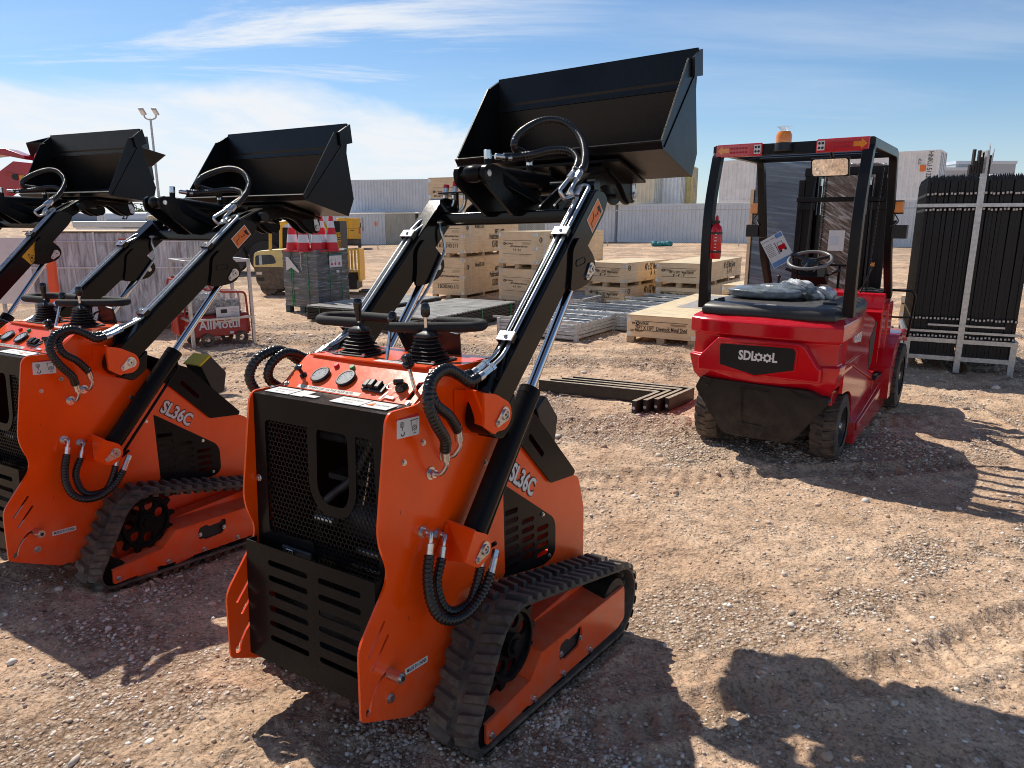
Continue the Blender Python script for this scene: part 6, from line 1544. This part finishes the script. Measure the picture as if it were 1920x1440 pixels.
def far_things():
    # twin lamp pole
    l=empty('lamp_pole',(-19.25,40,0),None,'tall pole with two floodlight heads behind the leftmost loader bucket','lamp pole')
    mb=MB().use('galvd'); mb.cyl((0,0,-.3),(0,0,6.9),.085,.055,n=12); mb.tube(smooth_path([(-.32,0,7.15),(-.28,0,6.95),(0,0,6.85),(.28,0,6.95),(.32,0,7.15)]),.04,8); mb.bb(.02,.25,-.05,.05,4.9,5.0); mb.build('pole',l)
    for s in(-1,1):
        mb=MB().use('galvd'); mb.box((s*.34,-.1,7.25),(.26,.45,.09),Rzxy(0,R_(-38),R_(s*8))); hd=mb.build('lamp_head',l,bevel=.02); mb=MB().use('conew'); mb.box((s*.34,-.14,7.20),(.2,.34,.03),Rzxy(0,R_(-38),R_(s*8))); mb.build('lens',hd)
    for k,(x,lab) in enumerate(((-46.2,'distant street light on a straight pole, left one'),(-45.2,'distant street light with a curved arm beside the trees'))):
        l=empty('street_light',(x,90,-.3),None,lab,'street light'); mb=MB().use('galvd'); mb.tube(smooth_path([(0,0,0),(0,0,3.2),(-.15,0,3.8),(-.8,0,4.0)]),.07,6); mb.build('pole',l); mb=MB().use('galvd'); mb.box((-1.0,0,3.98),(.5,.2,.1)); mb.build('lamp_head',l)
    # tree
    def tree(x,y,h,w,lab,seed):
        t=empty('broadleaf_tree',(x,y,-.3),None,lab,'tree'); rs=random.Random(seed)
        mb=MB().use('bark'); mb.tube([(0,0,0),(.05,0,h*.3),(0,.1,h*.55)],.16,8,rf=lambda a,t_,i:.18*(1-.6*i))
        for k in range(6):
            a=k*1.1; mb.tube([(0,0,h*.35+k*.1),(math.cos(a)*w*.3,math.sin(a)*w*.3,h*.75)],.05,5)
        mb.build('trunk',t); mb=MB().use('leaf')
        for c in range(26):
            a=rs.uniform(0,2*PI); r=w*.5*rs.random()**.5; cc=Vector((math.cos(a)*r,math.sin(a)*r,h*(.45+.5*rs.random()*(1-.5*r/w))))
            for q in range(46):
                p=cc+Vector((rs.gauss(0,.22),rs.gauss(0,.22),rs.gauss(0,.2)))*w*.4; s_=.09+.08*rs.random(); u=Vector((rs.gauss(0,1),rs.gauss(0,1),rs.gauss(0,1))).normalized(); v=u.orthogonal().normalized()
                mb.quad(p-u*s_,p-v*s_*.6,p+u*s_,p+v*s_*.6)
        mb.build('crown',t,smooth=False)
    tree(-29.3,60,3.0,3.2,'green bushy tree beyond the trailer',1); tree(-31.5,62,2.2,2.4,'small sparse tree left of the bushy one',2)
    tree(33.5,52,4.4,3.2,'green tree tops just above the picket fence stack',3); tree(36.5,54,4.3,3.6,'green tree right of the other above the fence stack',5); tree(25.5,70,6.8,2.0,'thin tree glimpsed through the red forklift guard',4)
    # buildings behind the fence stack
    for (x,y,w,hh_,lab) in ((61,110,8,9.6,'low grey flat building behind the picket fence stack'),(66.5,111,9,10.6,'taller pale flat building behind the picket fence stack')):
        b=empty('warehouse',(x,y,-1),None,lab,'building'); mb=MB().use('concrete'); mb.bb(0,w,0,14,0,hh_+.6); wl=mb.build('wall',b); mb=MB().use('cont_grey'); mb.bb(-.1,w+.1,-.1,14,hh_+.3,hh_+.75); mb.build('roof_edge',b)
        mb=MB().use('glass'); 
        for k in range(3): mb.bb(1+k*2.3,2+k*2.3,-.03,0,hh_-2.4,hh_-1.4)
        mb.build('window',wl)
    # rusty posts in a bundle above the fence stack
    m=paint('rusty_post',(.018,.016,.018),.7,var=.4)
    b=empty('post_bundle',(15.8,25,0),None,'dark upright post bundle rising above the picket fence stack','post bundle'); mb=MB().use(m)
    for k in range(8): mb.bb(-.35+k*.09,-.28+k*.09,0,.1,0,3.45+.5*abs(math.sin(k*1.7)))
    mb.use('galvd'); mb.bb(.1,.18,-.15,.2,0,3.9); mb.prism([(.2,0,3.5),(.26,0,4.15),(.30,0,3.5)],(0,.05,0)); mb.prism([(.3,0,3.4),(.42,0,4.0),(.40,0,3.4)],(0,.05,0)); mb.build('posts',b)
    b=empty('pale_tarpaulin',(13.6,20,2.66),None,'crumpled white tarpaulin peeking over the top of the fence stack','tarpaulin'); mb=MB().use('conew')
    for k in range(7): mb.sphere((-.9+k*.3,0,.05*math.sin(k*2)),.18,sc=(1.4,1,.55+.2*math.sin(k)))
    mb.build('sheet',b); mb=MB().use('pallet'); mb.bb(-1.1,1.2,-.1,.1,-2.66,0); mb.build('stack',b)
    # teal tarps
    for k,(x,lab) in enumerate(((8.75,'teal tarpaulin bundle on the far ground, left one'),(9.35,'teal tarpaulin bundle on the far ground, right one'))):
        b=empty('tarpaulin_bundle',(x,43.7,.08),None,lab,'tarpaulin','teal tarpaulin bundles'); mb=MB().use('teal'); rs=random.Random(k)
        for q in range(6): mb.sphere((rs.uniform(-.25,.25),rs.uniform(-.1,.1),.14+rs.uniform(-.05,.08)),.17,sc=(1.3,1,.8))
        mb.build('cover',b)
    # hills
    mb=MB().use(M_hill); V=[];F=[]; n=240
    for i in range(n+1):
        a=R_(-75+150*i/n); d=3000
        e=.9+.9*math.sin(i*.11)+.5*math.sin(i*.31+1)+.35*math.sin(i*.83)+.2*math.sin(i*1.9)+(.9*math.exp(-((math.degrees(a)-15.6)/2.2)**2)); e=max(.15,e*.62)
        if math.degrees(a)<-15: e=max(e*.6,.5)
        V+=[(math.sin(a)*d,math.cos(a)*d,-30),(math.sin(a)*d,math.cos(a)*d,1.6+d*math.tan(R_(e*.82))),(math.sin(a)*d*1.3,math.cos(a)*d*1.3,-30)]
    for i in range(n): F+=[(3*i,3*i+3,3*i+4,3*i+1),(3*i+1,3*i+4,3*i+5,3*i+2)]
    mb.add(V,F); o=mb.build('hills',None); tag(o,kind='structure')
M_hill = paint('distant_hills', (.22,.27,.36), .9, var=.08, nscale=.01)
far_things()

def red_loader():
    t=empty('wheel_loader',(-5.6,7.9,0),None,'dark red loader with raised black bucket behind the leftmost orange loader','loader')
    def xz(P,y0,y1,mat,name,par,bev=.01):
        mb=MB().use(mat); mb.prism([(x+5.6,y0-7.9,z) for x,z in P],(0,y1-y0,0)); return mb.build(name,par,bevel=bev)
    arm=xz([(-5.9,1.55),(-5.19,2.10),(-5.05,2.19),(-4.74,2.16),(-4.80,2.01),(-4.92,1.95),(-5.10,1.90),(-5.24,1.80),(-6.0,1.15)],7.5,7.62,'darkred','boom',t)
    xz([(-5.15,2.055),(-5.13,2.09),(-4.92,2.03),(-4.94,1.99)],7.49,7.50,'genred','recess_plate',arm,.002)
    mb=MB().use('ink'); mb.cyl((.56,-.412,2.035),(.56,-.416,2.035),.032,n=20); mb.use('stick_yellow').bb(.60,.65,-.414,-.411,2.0,2.05); mb.build('boom_label',arm)
    xz([(-5.9,2.35),(-5.24,2.33),(-5.06,2.26),(-5.05,2.22),(-5.3,2.27),(-5.9,2.2)],7.7,7.9,'darkred','hood_top',t)
    xz([(-8.6,.6),(-8.6,2.2),(-7.4,2.2),(-7.1,1.6),(-7.1,.6)],7.7,8.8,'darkred','body',t)
    # bucket
    mb=MB().use('bucket'); 
    P=[Vector(q) for q in [(-5.15,7.9,2.40),(-5.03,8.3,2.55),(-4.95,8.3,2.05),(-5.1,7.9,2.05)]]
    x0,x1=.45,1.50
    prof=[(0,2.41),(.45,2.52),(.50,2.05),(.18,1.95)]
    for x in(x0,x1): mb.px(prof,x,x+.02)
    mb.px([(0,2.41),(0,2.39),(.18,1.94),(.18,1.96)],x0,x1+.02); mb.px([(.18,1.95),(.50,2.05),(.50,2.07),(.18,1.97)],x0,x1+.02); mb.px([(.45,2.52),(.50,2.05),(.52,2.05),(.47,2.52)],x0,x1+.02)
    mb.prism([(x1-.05,-.05,2.42),(x1+.2,-.05,2.355),(x1+.44,-.05,2.28),(x1+.26,.0,2.17),(x1-.05,.0,2.1)],(0,.02,0)); mb.prism([(x0+.2,-.04,2.38),(x0+.30,-.04,2.38),(x0+.27,.1,2.0),(x0+.17,.1,2.0)],(.02,0,0))
    mb.build('bucket',t,bevel=.004)
    mb=MB().use('neon'); mb.tube(smooth_path([(.93,-.5,2.22),(.89,-.5,2.25),(.86,-.5,2.22),(.855,-.5,2.12)]),.017,10); mb.build('hose',t)
    for y in(-.1,1.0):
        mb=MB().use('tyre'); mb.cyl((-2.6,y,.5),(-2.6,y+.25,.5),.5,n=28); mb.build('wheel',t)
red_loader()
# ------------------------------------------------------------------ loaders
POSE_A=((-.646,1.835,.001),(-33.52,-.18,-1.41))
POSE_B=((-2.334,2.844,-.035),(-29.7,-.3,-.26))
POSE_C=((-3.916,4.018,-.04),(-24.74,-.3,0))
make_loader(POSE_A,0,0,'nearest orange track loader with its black bucket raised highest, in full view','A')
make_loader(POSE_B,R_(-4.5),R_(5.5),'middle orange track loader cut by the left edge of the view, SL36C decal readable','B')
make_loader(POSE_C,R_(.7),R_(8.8),'leftmost track loader mostly out of view, yellow warning sticker on its arm','C')
make_forklift()

# ------------------------------------------------------------------ ground
def rot_pt(pose,p):
    loc,a=pose; return Vector(loc)+Rzxy(*[R_(q) for q in a])@Vector(p)
PL=[]
for ps in (POSE_A,POSE_B,POSE_C):
    pr=[rot_pt(ps,(-.42,.31,.022)),rot_pt(ps,(.42,.31,.022)),rot_pt(ps,(0,1.2,-.078))]
    n=(pr[1]-pr[0]).cross(pr[2]-pr[0]).normalized(); c=(pr[0]+pr[1]+pr[2]*2)/4
    PL.append((c,n))
def vnoise(x,y,sc,seed):
    rs=np.random.RandomState(seed); T=rs.rand(256,256)
    u=x/sc; v=y/sc; iu=np.floor(u).astype(int); iv=np.floor(v).astype(int); fu=u-iu; fv=v-iv
    fu=fu*fu*(3-2*fu); fv=fv*fv*(3-2*fv)
    a=T[iu%256,iv%256]; b=T[(iu+1)%256,iv%256]; c=T[iu%256,(iv+1)%256]; d=T[(iu+1)%256,(iv+1)%256]
    return (a*(1-fu)+b*fu)*(1-fv)+(c*(1-fu)+d*fu)*fv-.5
def sstep(x,a,b):
    t=np.clip((x-a)/(b-a),0,1); return t*t*(3-2*t)
def gmask(x,y):
    # gravel patches
    return sstep(vnoise(x,y*1.6,1.1,11)+.6*vnoise(x,y,.4,12)+.3*vnoise(x,y,.13,13),-.02,.30)
def ground_h(x,y,detail=True):
    num=0*x; den=0*x
    for c,n in PL:
        d=np.hypot(x-c.x,y-c.y); w=1-sstep(d,.75,1.7); z=c.z-(n.x*(x-c.x)+n.y*(y-c.y))/n.z
        num=num+w*z; den=den+w
    z=num/np.maximum(den,1)
    # the yard falls away left and rises right in the distance
    s=sstep(y,18,50); z=z+s*np.clip(-.08+.022*x,-.35,.2)
    if detail:
        r=np.hypot(x,y); k=1/(1+r*.05)
        rot=.8*x+.6*y; rt=-.6*x+.8*y
        cl_=sstep(vnoise(x,y,.8,41)+.5*vnoise(x,y,.3,42),-.05,.3)
        rid=(1-2*np.abs(vnoise(rt,rot*1.7,.23,43)))**2
        z=z+k*(.026*vnoise(x,y,1.3,1)+.014*vnoise(rt,rot*2.2,.5,2)+.013*vnoise(x*1.0,y*1.6,.17,3)+.016*cl_*rid*(vnoise(x,y,.11,44)+.3)+(.016+.02*cl_)*np.maximum(vnoise(x,y,.075,4),0)+(.008+.008*cl_)*vnoise(x,y,.036,5)+.0065*vnoise(x,y,.016,6))
        # tread prints
        q=x*.35+y*.94; t=x*.94-y*.35
        m=sstep(vnoise(x,y,1.7,8),.02,.25)*sstep(y,3.6,4.6)
        z=z+m*.012*np.sin(q*38+2*np.sin(t*4))*(.5+.5*np.sin(t*16))
        # long tyre ruts pressed across the yard
        for ax_,ay_,dx_,dy_,wd in((-3,4.6,1,.16,.10),(-3,6.0,1,.10,.13),(2,2.6,1,.42,.09),(-3,7.6,1,.02,.14),(-2,9.2,1,-.08,.14),(3.2,3.0,.35,1,.09),(3.75,3.0,.36,1,.09)):
            L_=math.hypot(dx_,dy_); ux,uy=dx_/L_,dy_/L_; dd=(x-ax_)*uy-(y-ay_)*ux; tt=(x-ax_)*ux+(y-ay_)*uy
            dd=dd+.25*vnoise(tt,tt*0+3,1.9,51)+.10*vnoise(tt,tt*0,.6,52)
            for o_ in(0,.95):
                q_=np.abs(dd-o_); vis=sstep(vnoise(tt,tt*0+o_,1.3,53)+.2,-.1,.2)
                z=z+vis*(-.020*np.exp(-(q_/wd)**4)+.016*np.exp(-((q_-wd*1.35)/.035)**2)+.009*np.exp(-(q_/wd)**4)*np.sin(tt*62+np.sign(dd-o_)*q_*30))
        # soil squeezed up beside the tracks
        for ps_ in (POSE_A,POSE_B,POSE_C):
            a_=R_(ps_[1][0]); px_=x-ps_[0][0]; py_=y-ps_[0][1]; lx=np.abs(px_*math.cos(a_)+py_*math.sin(a_)); ly=-px_*math.sin(a_)+py_*math.cos(a_)
            ex=np.maximum(np.abs(lx-.408)-.105,0); ey=np.maximum(np.abs(ly-.77)-.50,0); q_=np.hypot(ex,ey)
            z=z+.016*np.exp(-((q_-.025)/.03)**2)*(.6+vnoise(x,y,.05,61)*1.5)*((ex+ey)>0)
    return z
def build_ground():
    r=[.7]; 
    while r[-1]<14: r.append(r[-1]*1.0042)
    while r[-1]<60: r.append(r[-1]*1.012)
    while r[-1]<5000: r.append(r[-1]*1.08)
    r=np.array(r)
    a=np.concatenate([np.arange(-180,-46,2.5),np.arange(-46,46.01,.145),np.arange(48,180.1,2.5)]); a=np.radians(a)
    A,Rr=np.meshgrid(a,r); X=np.sin(A)*Rr; Y=np.cos(A)*Rr; Z=ground_h(X,Y)
    nr,na=X.shape
    co=np.stack([X,Y,Z],-1).reshape(-1,3).astype(np.float32)
    i=np.arange(nr-1)[:,None]*na+np.arange(na-1)[None,:]
    f=np.stack([i,i+1,i+na+1,i+na],-1).reshape(-1,4)
    # wind so that the normals look up
    f=f[:,::-1]
    me=bpy.data.meshes.new('ground'); me.vertices.add(len(co)); me.vertices.foreach_set('co',co.ravel())
    me.loops.add(f.size); me.loops.foreach_set('vertex_index',f.ravel().astype(np.int32)); me.polygons.add(len(f))
    me.polygons.foreach_set('loop_start',np.arange(0,f.size,4,dtype=np.int32)); me.polygons.foreach_set('loop_total',np.full(len(f),4,np.int32)); me.polygons.foreach_set('use_smooth',np.ones(len(f),bool))
    me.update(); me.validate()
    at=me.color_attributes.new('gravel','FLOAT_COLOR','POINT'); g=gmask(X,Y).ravel(); hh=vnoise(X,Y,.9,21).ravel()+.5
    c=np.ones((len(g),4),np.float32); c[:,0]=g; c[:,1]=hh; at.data.foreach_set('color',c.ravel())
    o=bpy.data.objects.new('ground',me); COL.objects.link(o); tag(o,kind='structure'); o['label']='sandy gravel yard ground with scuffed earth and scattered pebbles'
    m,nt,b=newmat('sandy_gravel')
    L=nt.links
    at_=node(nt,'ShaderNodeAttribute',attribute_name='gravel'); sep=node(nt,'ShaderNodeSeparateColor'); L.new(at_.outputs['Color'],sep.inputs[0])
    tc=node(nt,'ShaderNodeTexCoord')
    def nz(s,d=6,r_=.6,di=0): 
        n=node(nt,'ShaderNodeTexNoise'); n.inputs['Scale'].default_value=s; n.inputs['Detail'].default_value=d; n.inputs['Roughness'].default_value=r_; n.inputs['Distortion'].default_value=di; L.new(tc.outputs['Object'],n.inputs['Vector']); return n.outputs['Fac']
    def mix(f,a,c_):
        x=node(nt,'ShaderNodeMix',data_type='RGBA')
        for s,v in((0,f),(6,a),(7,c_)):
            if hasattr(v,'links'): L.new(v,x.inputs[s])
            elif isinstance(v,tuple): x.inputs[s].default_value=(*v,1)
            else: x.inputs[s].default_value=v
        return x.outputs[2]
    sand=ramp(nt,nz(2.3,8,.62),[(.28,(.48,.325,.215)),(.5,(.69,.485,.335)),(.72,(.84,.63,.455))])
    fine=ramp(nt,nz(60,6,.7),[(.36,(.36,.31,.28)),(.47,(.95,.95,.95)),(.62,(1.25,1.23,1.2))])
    mul=node(nt,'ShaderNodeMix',data_type='RGBA',blend_type='MULTIPLY'); mul.inputs[0].default_value=.85; L.new(sand,mul.inputs[6]); L.new(fine,mul.inputs[7]); sand=mul.outputs[2]
    vo=node(nt,'ShaderNodeTexVoronoi'); vo.inputs['Scale'].default_value=62; vo.inputs['Randomness'].default_value=1; L.new(tc.outputs['Object'],vo.inputs['Vector'])
    vo2=node(nt,'ShaderNodeTexVoronoi'); vo2.inputs['Scale'].default_value=140; L.new(tc.outputs['Object'],vo2.inputs['Vector'])
    sepv=node(nt,'ShaderNodeSeparateColor'); L.new(vo.outputs['Color'],sepv.inputs[0])
    peb=ramp(nt,sepv.outputs[0],[(.0,(.26,.18,.13)),(.3,(.48,.35,.25)),(.55,(.60,.46,.35)),(.8,(.74,.62,.50)),(1,(.88,.82,.74))])
    edge=ramp(nt,vo.outputs['Distance'],[(.30,(1,1,1)),(.66,(.5,.44,.40))])
    mp=node(nt,'ShaderNodeMix',data_type='RGBA',blend_type='MULTIPLY'); mp.inputs[0].default_value=1; L.new(peb,mp.inputs[6]); L.new(edge,mp.inputs[7])
    # where the gravel shows : mask attribute broken up by noise
    br=node(nt,'ShaderNodeMath',operation='MULTIPLY_ADD'); L.new(nz(9,5,.7),br.inputs[0]); br.inputs[1].default_value=1.5; L.new(sep.outputs[0],br.inputs[2])
    gm=ramp(nt,br.outputs[0],[(.70,(0,0,0)),(1.45/1.0 if False else 1.0,(1,1,1))])
    gmv=node(nt,'ShaderNodeMath',operation='MULTIPLY'); L.new(gm,gmv.inputs[0]); gmv.inputs[1].default_value=.66
    col=mix(gmv.outputs[0],sand,mp.outputs[2])
    # broad damp or dark scuffs
    dk=ramp(nt,nz(.9,7,.65,.6),[(.34,(.74,.68,.64)),(.50,(1,1,1))])
    m2=node(nt,'ShaderNodeMix',data_type='RGBA',blend_type='MULTIPLY'); m2.inputs[0].default_value=.75; L.new(col,m2.inputs[6]); L.new(dk,m2.inputs[7])
    L.new(m2.outputs[2],b.inputs['Base Color']); b.inputs['Roughness'].default_value=.92; b.inputs['Specular IOR Level'].default_value=.2
    # bump
    hm=node(nt,'ShaderNodeMath',operation='MULTIPLY'); iv=node(nt,'ShaderNodeMath',operation='SUBTRACT'); iv.inputs[0].default_value=.7; L.new(vo.outputs['Distance'],iv.inputs[1]); L.new(iv.outputs[0],hm.inputs[0]); L.new(gmv.outputs[0],hm.inputs[1])
    b1=node(nt,'ShaderNodeBump'); b1.inputs['Strength'].default_value=1; b1.inputs['Distance'].default_value=.022; L.new(hm.outputs[0],b1.inputs['Height'])
    b2=node(nt,'ShaderNodeBump'); b2.inputs['Strength'].default_value=1; b2.inputs['Distance'].default_value=.015; L.new(nz(45,7,.7),b2.inputs['Height']); L.new(b1.outputs[0],b2.inputs['Normal'])
    b3=node(nt,'ShaderNodeBump'); b3.inputs['Strength'].default_value=.6; b3.inputs['Distance'].default_value=.10; L.new(nz(6,6,.62,.4),b3.inputs['Height']); L.new(b2.outputs[0],b3.inputs['Normal'])
    L.new(b3.outputs[0],b.inputs['Normal'])
    me.materials.append(m)
build_ground()
def stones():
    rs=np.random.RandomState(5)
    n=420000; r=1.5*np.exp(rs.rand(n)*math.log(13/1.5)); a=np.radians(rs.uniform(-44,44,n)); x=np.sin(a)*r; y=np.cos(a)*r
    g=gmask(x,y); cl=sstep(vnoise(x,y,.35,31)+.5*vnoise(x,y,.12,32),.0,.30)
    keep=rs.rand(n)<(.07+.70*g*cl+.20*g); x,y,r=x[keep],y[keep],r[keep]
    # an area-true density : fewer close in
    k2=rs.rand(len(x))<np.clip((r/3.6)**1.2,.2,1); x,y,r=x[k2],y[k2],r[k2]
    z=ground_h(x,y); n=len(x); print('stones',n)
    s=.0022+.0070*rs.rand(n)**3+.016*(rs.rand(n)>.992)*rs.rand(n); s=s*(1+.14*np.maximum(r-2.5,0))
    t=(1+5**.5)/2; V0=np.array([(-1,t,0),(1,t,0),(-1,-t,0),(1,-t,0),(0,-1,t),(0,1,t),(0,-1,-t),(0,1,-t),(t,0,-1),(t,0,1),(-t,0,-1),(-t,0,1)],float)/math.sqrt(1+t*t)
    F0=np.array([(0,11,5),(0,5,1),(0,1,7),(0,7,10),(0,10,11),(1,5,9),(5,11,4),(11,10,2),(10,7,6),(7,1,8),(3,9,4),(3,4,2),(3,2,6),(3,6,8),(3,8,9),(4,9,5),(2,4,11),(6,2,10),(8,6,7),(9,8,1)])
    P=V0[None]*(1+.28*(rs.rand(n,12,1)-.5)); sc=np.stack([s*rs.uniform(.8,1.5,n),s*rs.uniform(.7,1.2,n),s*rs.uniform(.4,.8,n)],-1)[:,None,:]; P=P*sc
    an=rs.rand(n)*2*PI; c,sn=np.cos(an)[:,None],np.sin(an)[:,None]; X=P[...,0]*c-P[...,1]*sn; Y=P[...,0]*sn+P[...,1]*c
    tl=rs.uniform(-.4,.4,(n,1)); Z=P[...,2]+X*tl*.5
    co=np.stack([X+x[:,None],Y+y[:,None],Z+(z+s*.18)[:,None]],-1).reshape(-1,3).astype(np.float32)
    f=(F0[None]+np.arange(n)[:,None,None]*12).reshape(-1,3)
    me=bpy.data.meshes.new('gravel_stones'); me.vertices.add(len(co)); me.vertices.foreach_set('co',co.ravel()); me.loops.add(f.size); me.loops.foreach_set('vertex_index',f.ravel().astype(np.int32)); me.polygons.add(len(f))
    me.polygons.foreach_set('loop_start',np.arange(0,f.size,3,dtype=np.int32)); me.polygons.foreach_set('loop_total',np.full(len(f),3,np.int32)); me.polygons.foreach_set('use_smooth',np.ones(len(f),bool)); me.update()
    at=me.color_attributes.new('tone','FLOAT_COLOR','POINT'); base=np.array([(.66,.53,.41),(.74,.65,.56),(.84,.79,.72),(.50,.35,.25),(.58,.42,.30),(.40,.31,.25)])[rs.choice(6,n,p=[.3,.22,.1,.16,.14,.08])]
    base=base*rs.uniform(.8,1.15,(n,1)); cc=np.ones((n,12,4),np.float32); cc[...,:3]=base[:,None,:]; at.data.foreach_set('color',cc.ravel())
    m,nt,b=newmat('pebble_stone'); a_=node(nt,'ShaderNodeAttribute',attribute_name='tone'); nt.links.new(a_.outputs['Color'],b.inputs['Base Color']); b.inputs['Roughness'].default_value=.8; bump(nt,b,noise(nt,120,4),.4,.003)
    me.materials.append(m); o=bpy.data.objects.new('gravel_stones',me); COL.objects.link(o); tag(o,'loose pale and brown pebbles scattered over the yard','gravel',kind='stuff')
stones()

# ------------------------------------------------------------------ light, sky, camera
EL,AZ=50.3,-51.5     # elevation, direction in which the shadows fall
sd=Vector((math.cos(R_(AZ))*math.cos(R_(EL)),math.sin(R_(AZ))*math.cos(R_(EL)),-math.sin(R_(EL))))
sl=bpy.data.lights.new('sun','SUN'); sl.energy=5.0; sl.angle=R_(.53); sl.color=(1,.93,.82)
so=bpy.data.objects.new('sun',sl); COL.objects.link(so); so.rotation_euler=sd.to_track_quat('-Z','Y').to_euler()
w=bpy.data.worlds.new('World'); SC.world=w; w.use_nodes=True; nt=w.node_tree; L=nt.links
bg=nt.nodes['Background']; sk=node(nt,'ShaderNodeTexSky'); sk.sky_type='NISHITA'; sk.sun_disc=False
ts=-sd; sk.sun_elevation=R_(EL); sk.sun_rotation=math.atan2(ts.x,ts.y); sk.altitude=300; sk.air_density=1.0; sk.dust_density=.6; sk.ozone_density=1.6
def mth(op,a,b=None,c=None):
    n=node(nt,'ShaderNodeMath',operation=op)
    for i,v in enumerate((a,b,c)):
        if v is None: continue
        if hasattr(v,'links'): L.new(v,n.inputs[i])
        else: n.inputs[i].default_value=v
    return n.outputs[0]
def mrange(v,a,b,smooth=True):
    n=node(nt,'ShaderNodeMapRange',interpolation_type='SMOOTHSTEP' if smooth else 'LINEAR'); L.new(v,n.inputs[0]); n.inputs[1].default_value=a; n.inputs[2].default_value=b; return n.outputs[0]
tc=node(nt,'ShaderNodeTexCoord'); sp=node(nt,'ShaderNodeSeparateXYZ'); L.new(tc.outputs['Generated'],sp.inputs[0]); X_,Y_,Z_=sp.outputs
zc=mth('MAXIMUM',Z_,0.0); dn=mth('ADD',zc,.09); cb=node(nt,'ShaderNodeCombineXYZ'); L.new(mth('DIVIDE',X_,dn),cb.inputs[0]); L.new(mth('DIVIDE',Y_,dn),cb.inputs[1])
def wn(scale,sx_,sy_,rz,det=8,rough=.6,dist=0.,off=(0,0,0)):
    mp=node(nt,'ShaderNodeMapping'); mp.inputs['Scale'].default_value=(sx_,sy_,1); mp.inputs['Rotation'].default_value=(0,0,R_(rz)); mp.inputs['Location'].default_value=off; L.new(cb.outputs[0],mp.inputs[0])
    n=node(nt,'ShaderNodeTexNoise'); n.inputs['Scale'].default_value=scale; n.inputs['Detail'].default_value=det; n.inputs['Roughness'].default_value=rough; n.inputs['Distortion'].default_value=dist; L.new(mp.outputs[0],n.inputs['Vector']); return n.outputs['Fac']
# low bank of cloud, left to centre
azr=mth('DIVIDE',X_,mth('MAXIMUM',Y_,.05))     # tan of the azimuth
edge=wn(.9,1,.7,0,7,.55,.3)
top=mth('ADD',mth('MULTIPLY',mth('SUBTRACT',edge,.5),.16),mth('ADD',mth('MULTIPLY',mrange(azr,.32,-.35),.085),.078))
bank=mrange(mth('SUBTRACT',top,Z_),-.012,.03)
left=mrange(azr,.12,-.10)
tex=mrange(wn(1.3,1,.55,12,9,.62,.4,(3,1,0)),.36,.60)
bank=mth('MULTIPLY',mth('MULTIPLY',bank,left),mth('ADD',.66,mth('MULTIPLY',tex,.34)))
ci=mrange(wn(.55,.35,1.9,-38,9,.68,.9,(1.7,.4,0)),.48,.64)
ci=mth('MULTIPLY',ci,mrange(azr,.25,-.25)); ci=mth('MULTIPLY',ci,mrange(Z_,.12,.20)); ci=mth('MULTIPLY',ci,.95)
veil=mth('MULTIPLY',mrange(wn(.5,.5,1.5,-20,8,.6,.6,(7,2,0)),.42,.75),.28)
haze=mth('MULTIPLY',mrange(Z_,.17,-.02),.42)
mk=mth('MAXIMUM',mth('MAXIMUM',bank,ci),mth('MAXIMUM',veil,haze))
skc=node(nt,'ShaderNodeMix',data_type='RGBA',blend_type='MULTIPLY'); skc.inputs[0].default_value=1; L.new(sk.outputs[0],skc.inputs[6]); skc.inputs[7].default_value=(.78,.98,1.14,1)
cm=node(nt,'ShaderNodeMix',data_type='RGBA'); L.new(mk,cm.inputs[0]); L.new(skc.outputs[2],cm.inputs[6]); cm.inputs[7].default_value=(8.4,8.7,9.1,1)
dk=node(nt,'ShaderNodeMix',data_type='RGBA',blend_type='MULTIPLY'); dk.inputs[0].default_value=1; L.new(cm.outputs[2],dk.inputs[6]); dr=ramp(nt,Z_,[(.26,(1,1,1)),(.58,(.58,.58,.61))]); L.new(dr,dk.inputs[7])
L.new(dk.outputs[2],bg.inputs['Color']); bg.inputs['Strength'].default_value=.105
cam=bpy.data.cameras.new('camera'); co_=bpy.data.objects.new('camera',cam); COL.objects.link(co_)
cam.sensor_width=36; cam.sensor_fit='HORIZONTAL'; cam.lens=1331/1920*36; cam.clip_start=.05; cam.clip_end=9000
co_.location=(0,0,1.6); co_.rotation_euler=(R_(90-12.94087),0,0); SC.camera=co_
SC.view_settings.view_transform='Standard'; SC.view_settings.look='None'; SC.view_settings.exposure=0; SC.view_settings.gamma=1
SC.render.resolution_x=1024; SC.render.resolution_y=768
try:
    SC.cycles.use_denoising=True; SC.cycles.filter_width=1.0; SC.cycles.max_bounces=8
except Exception: pass
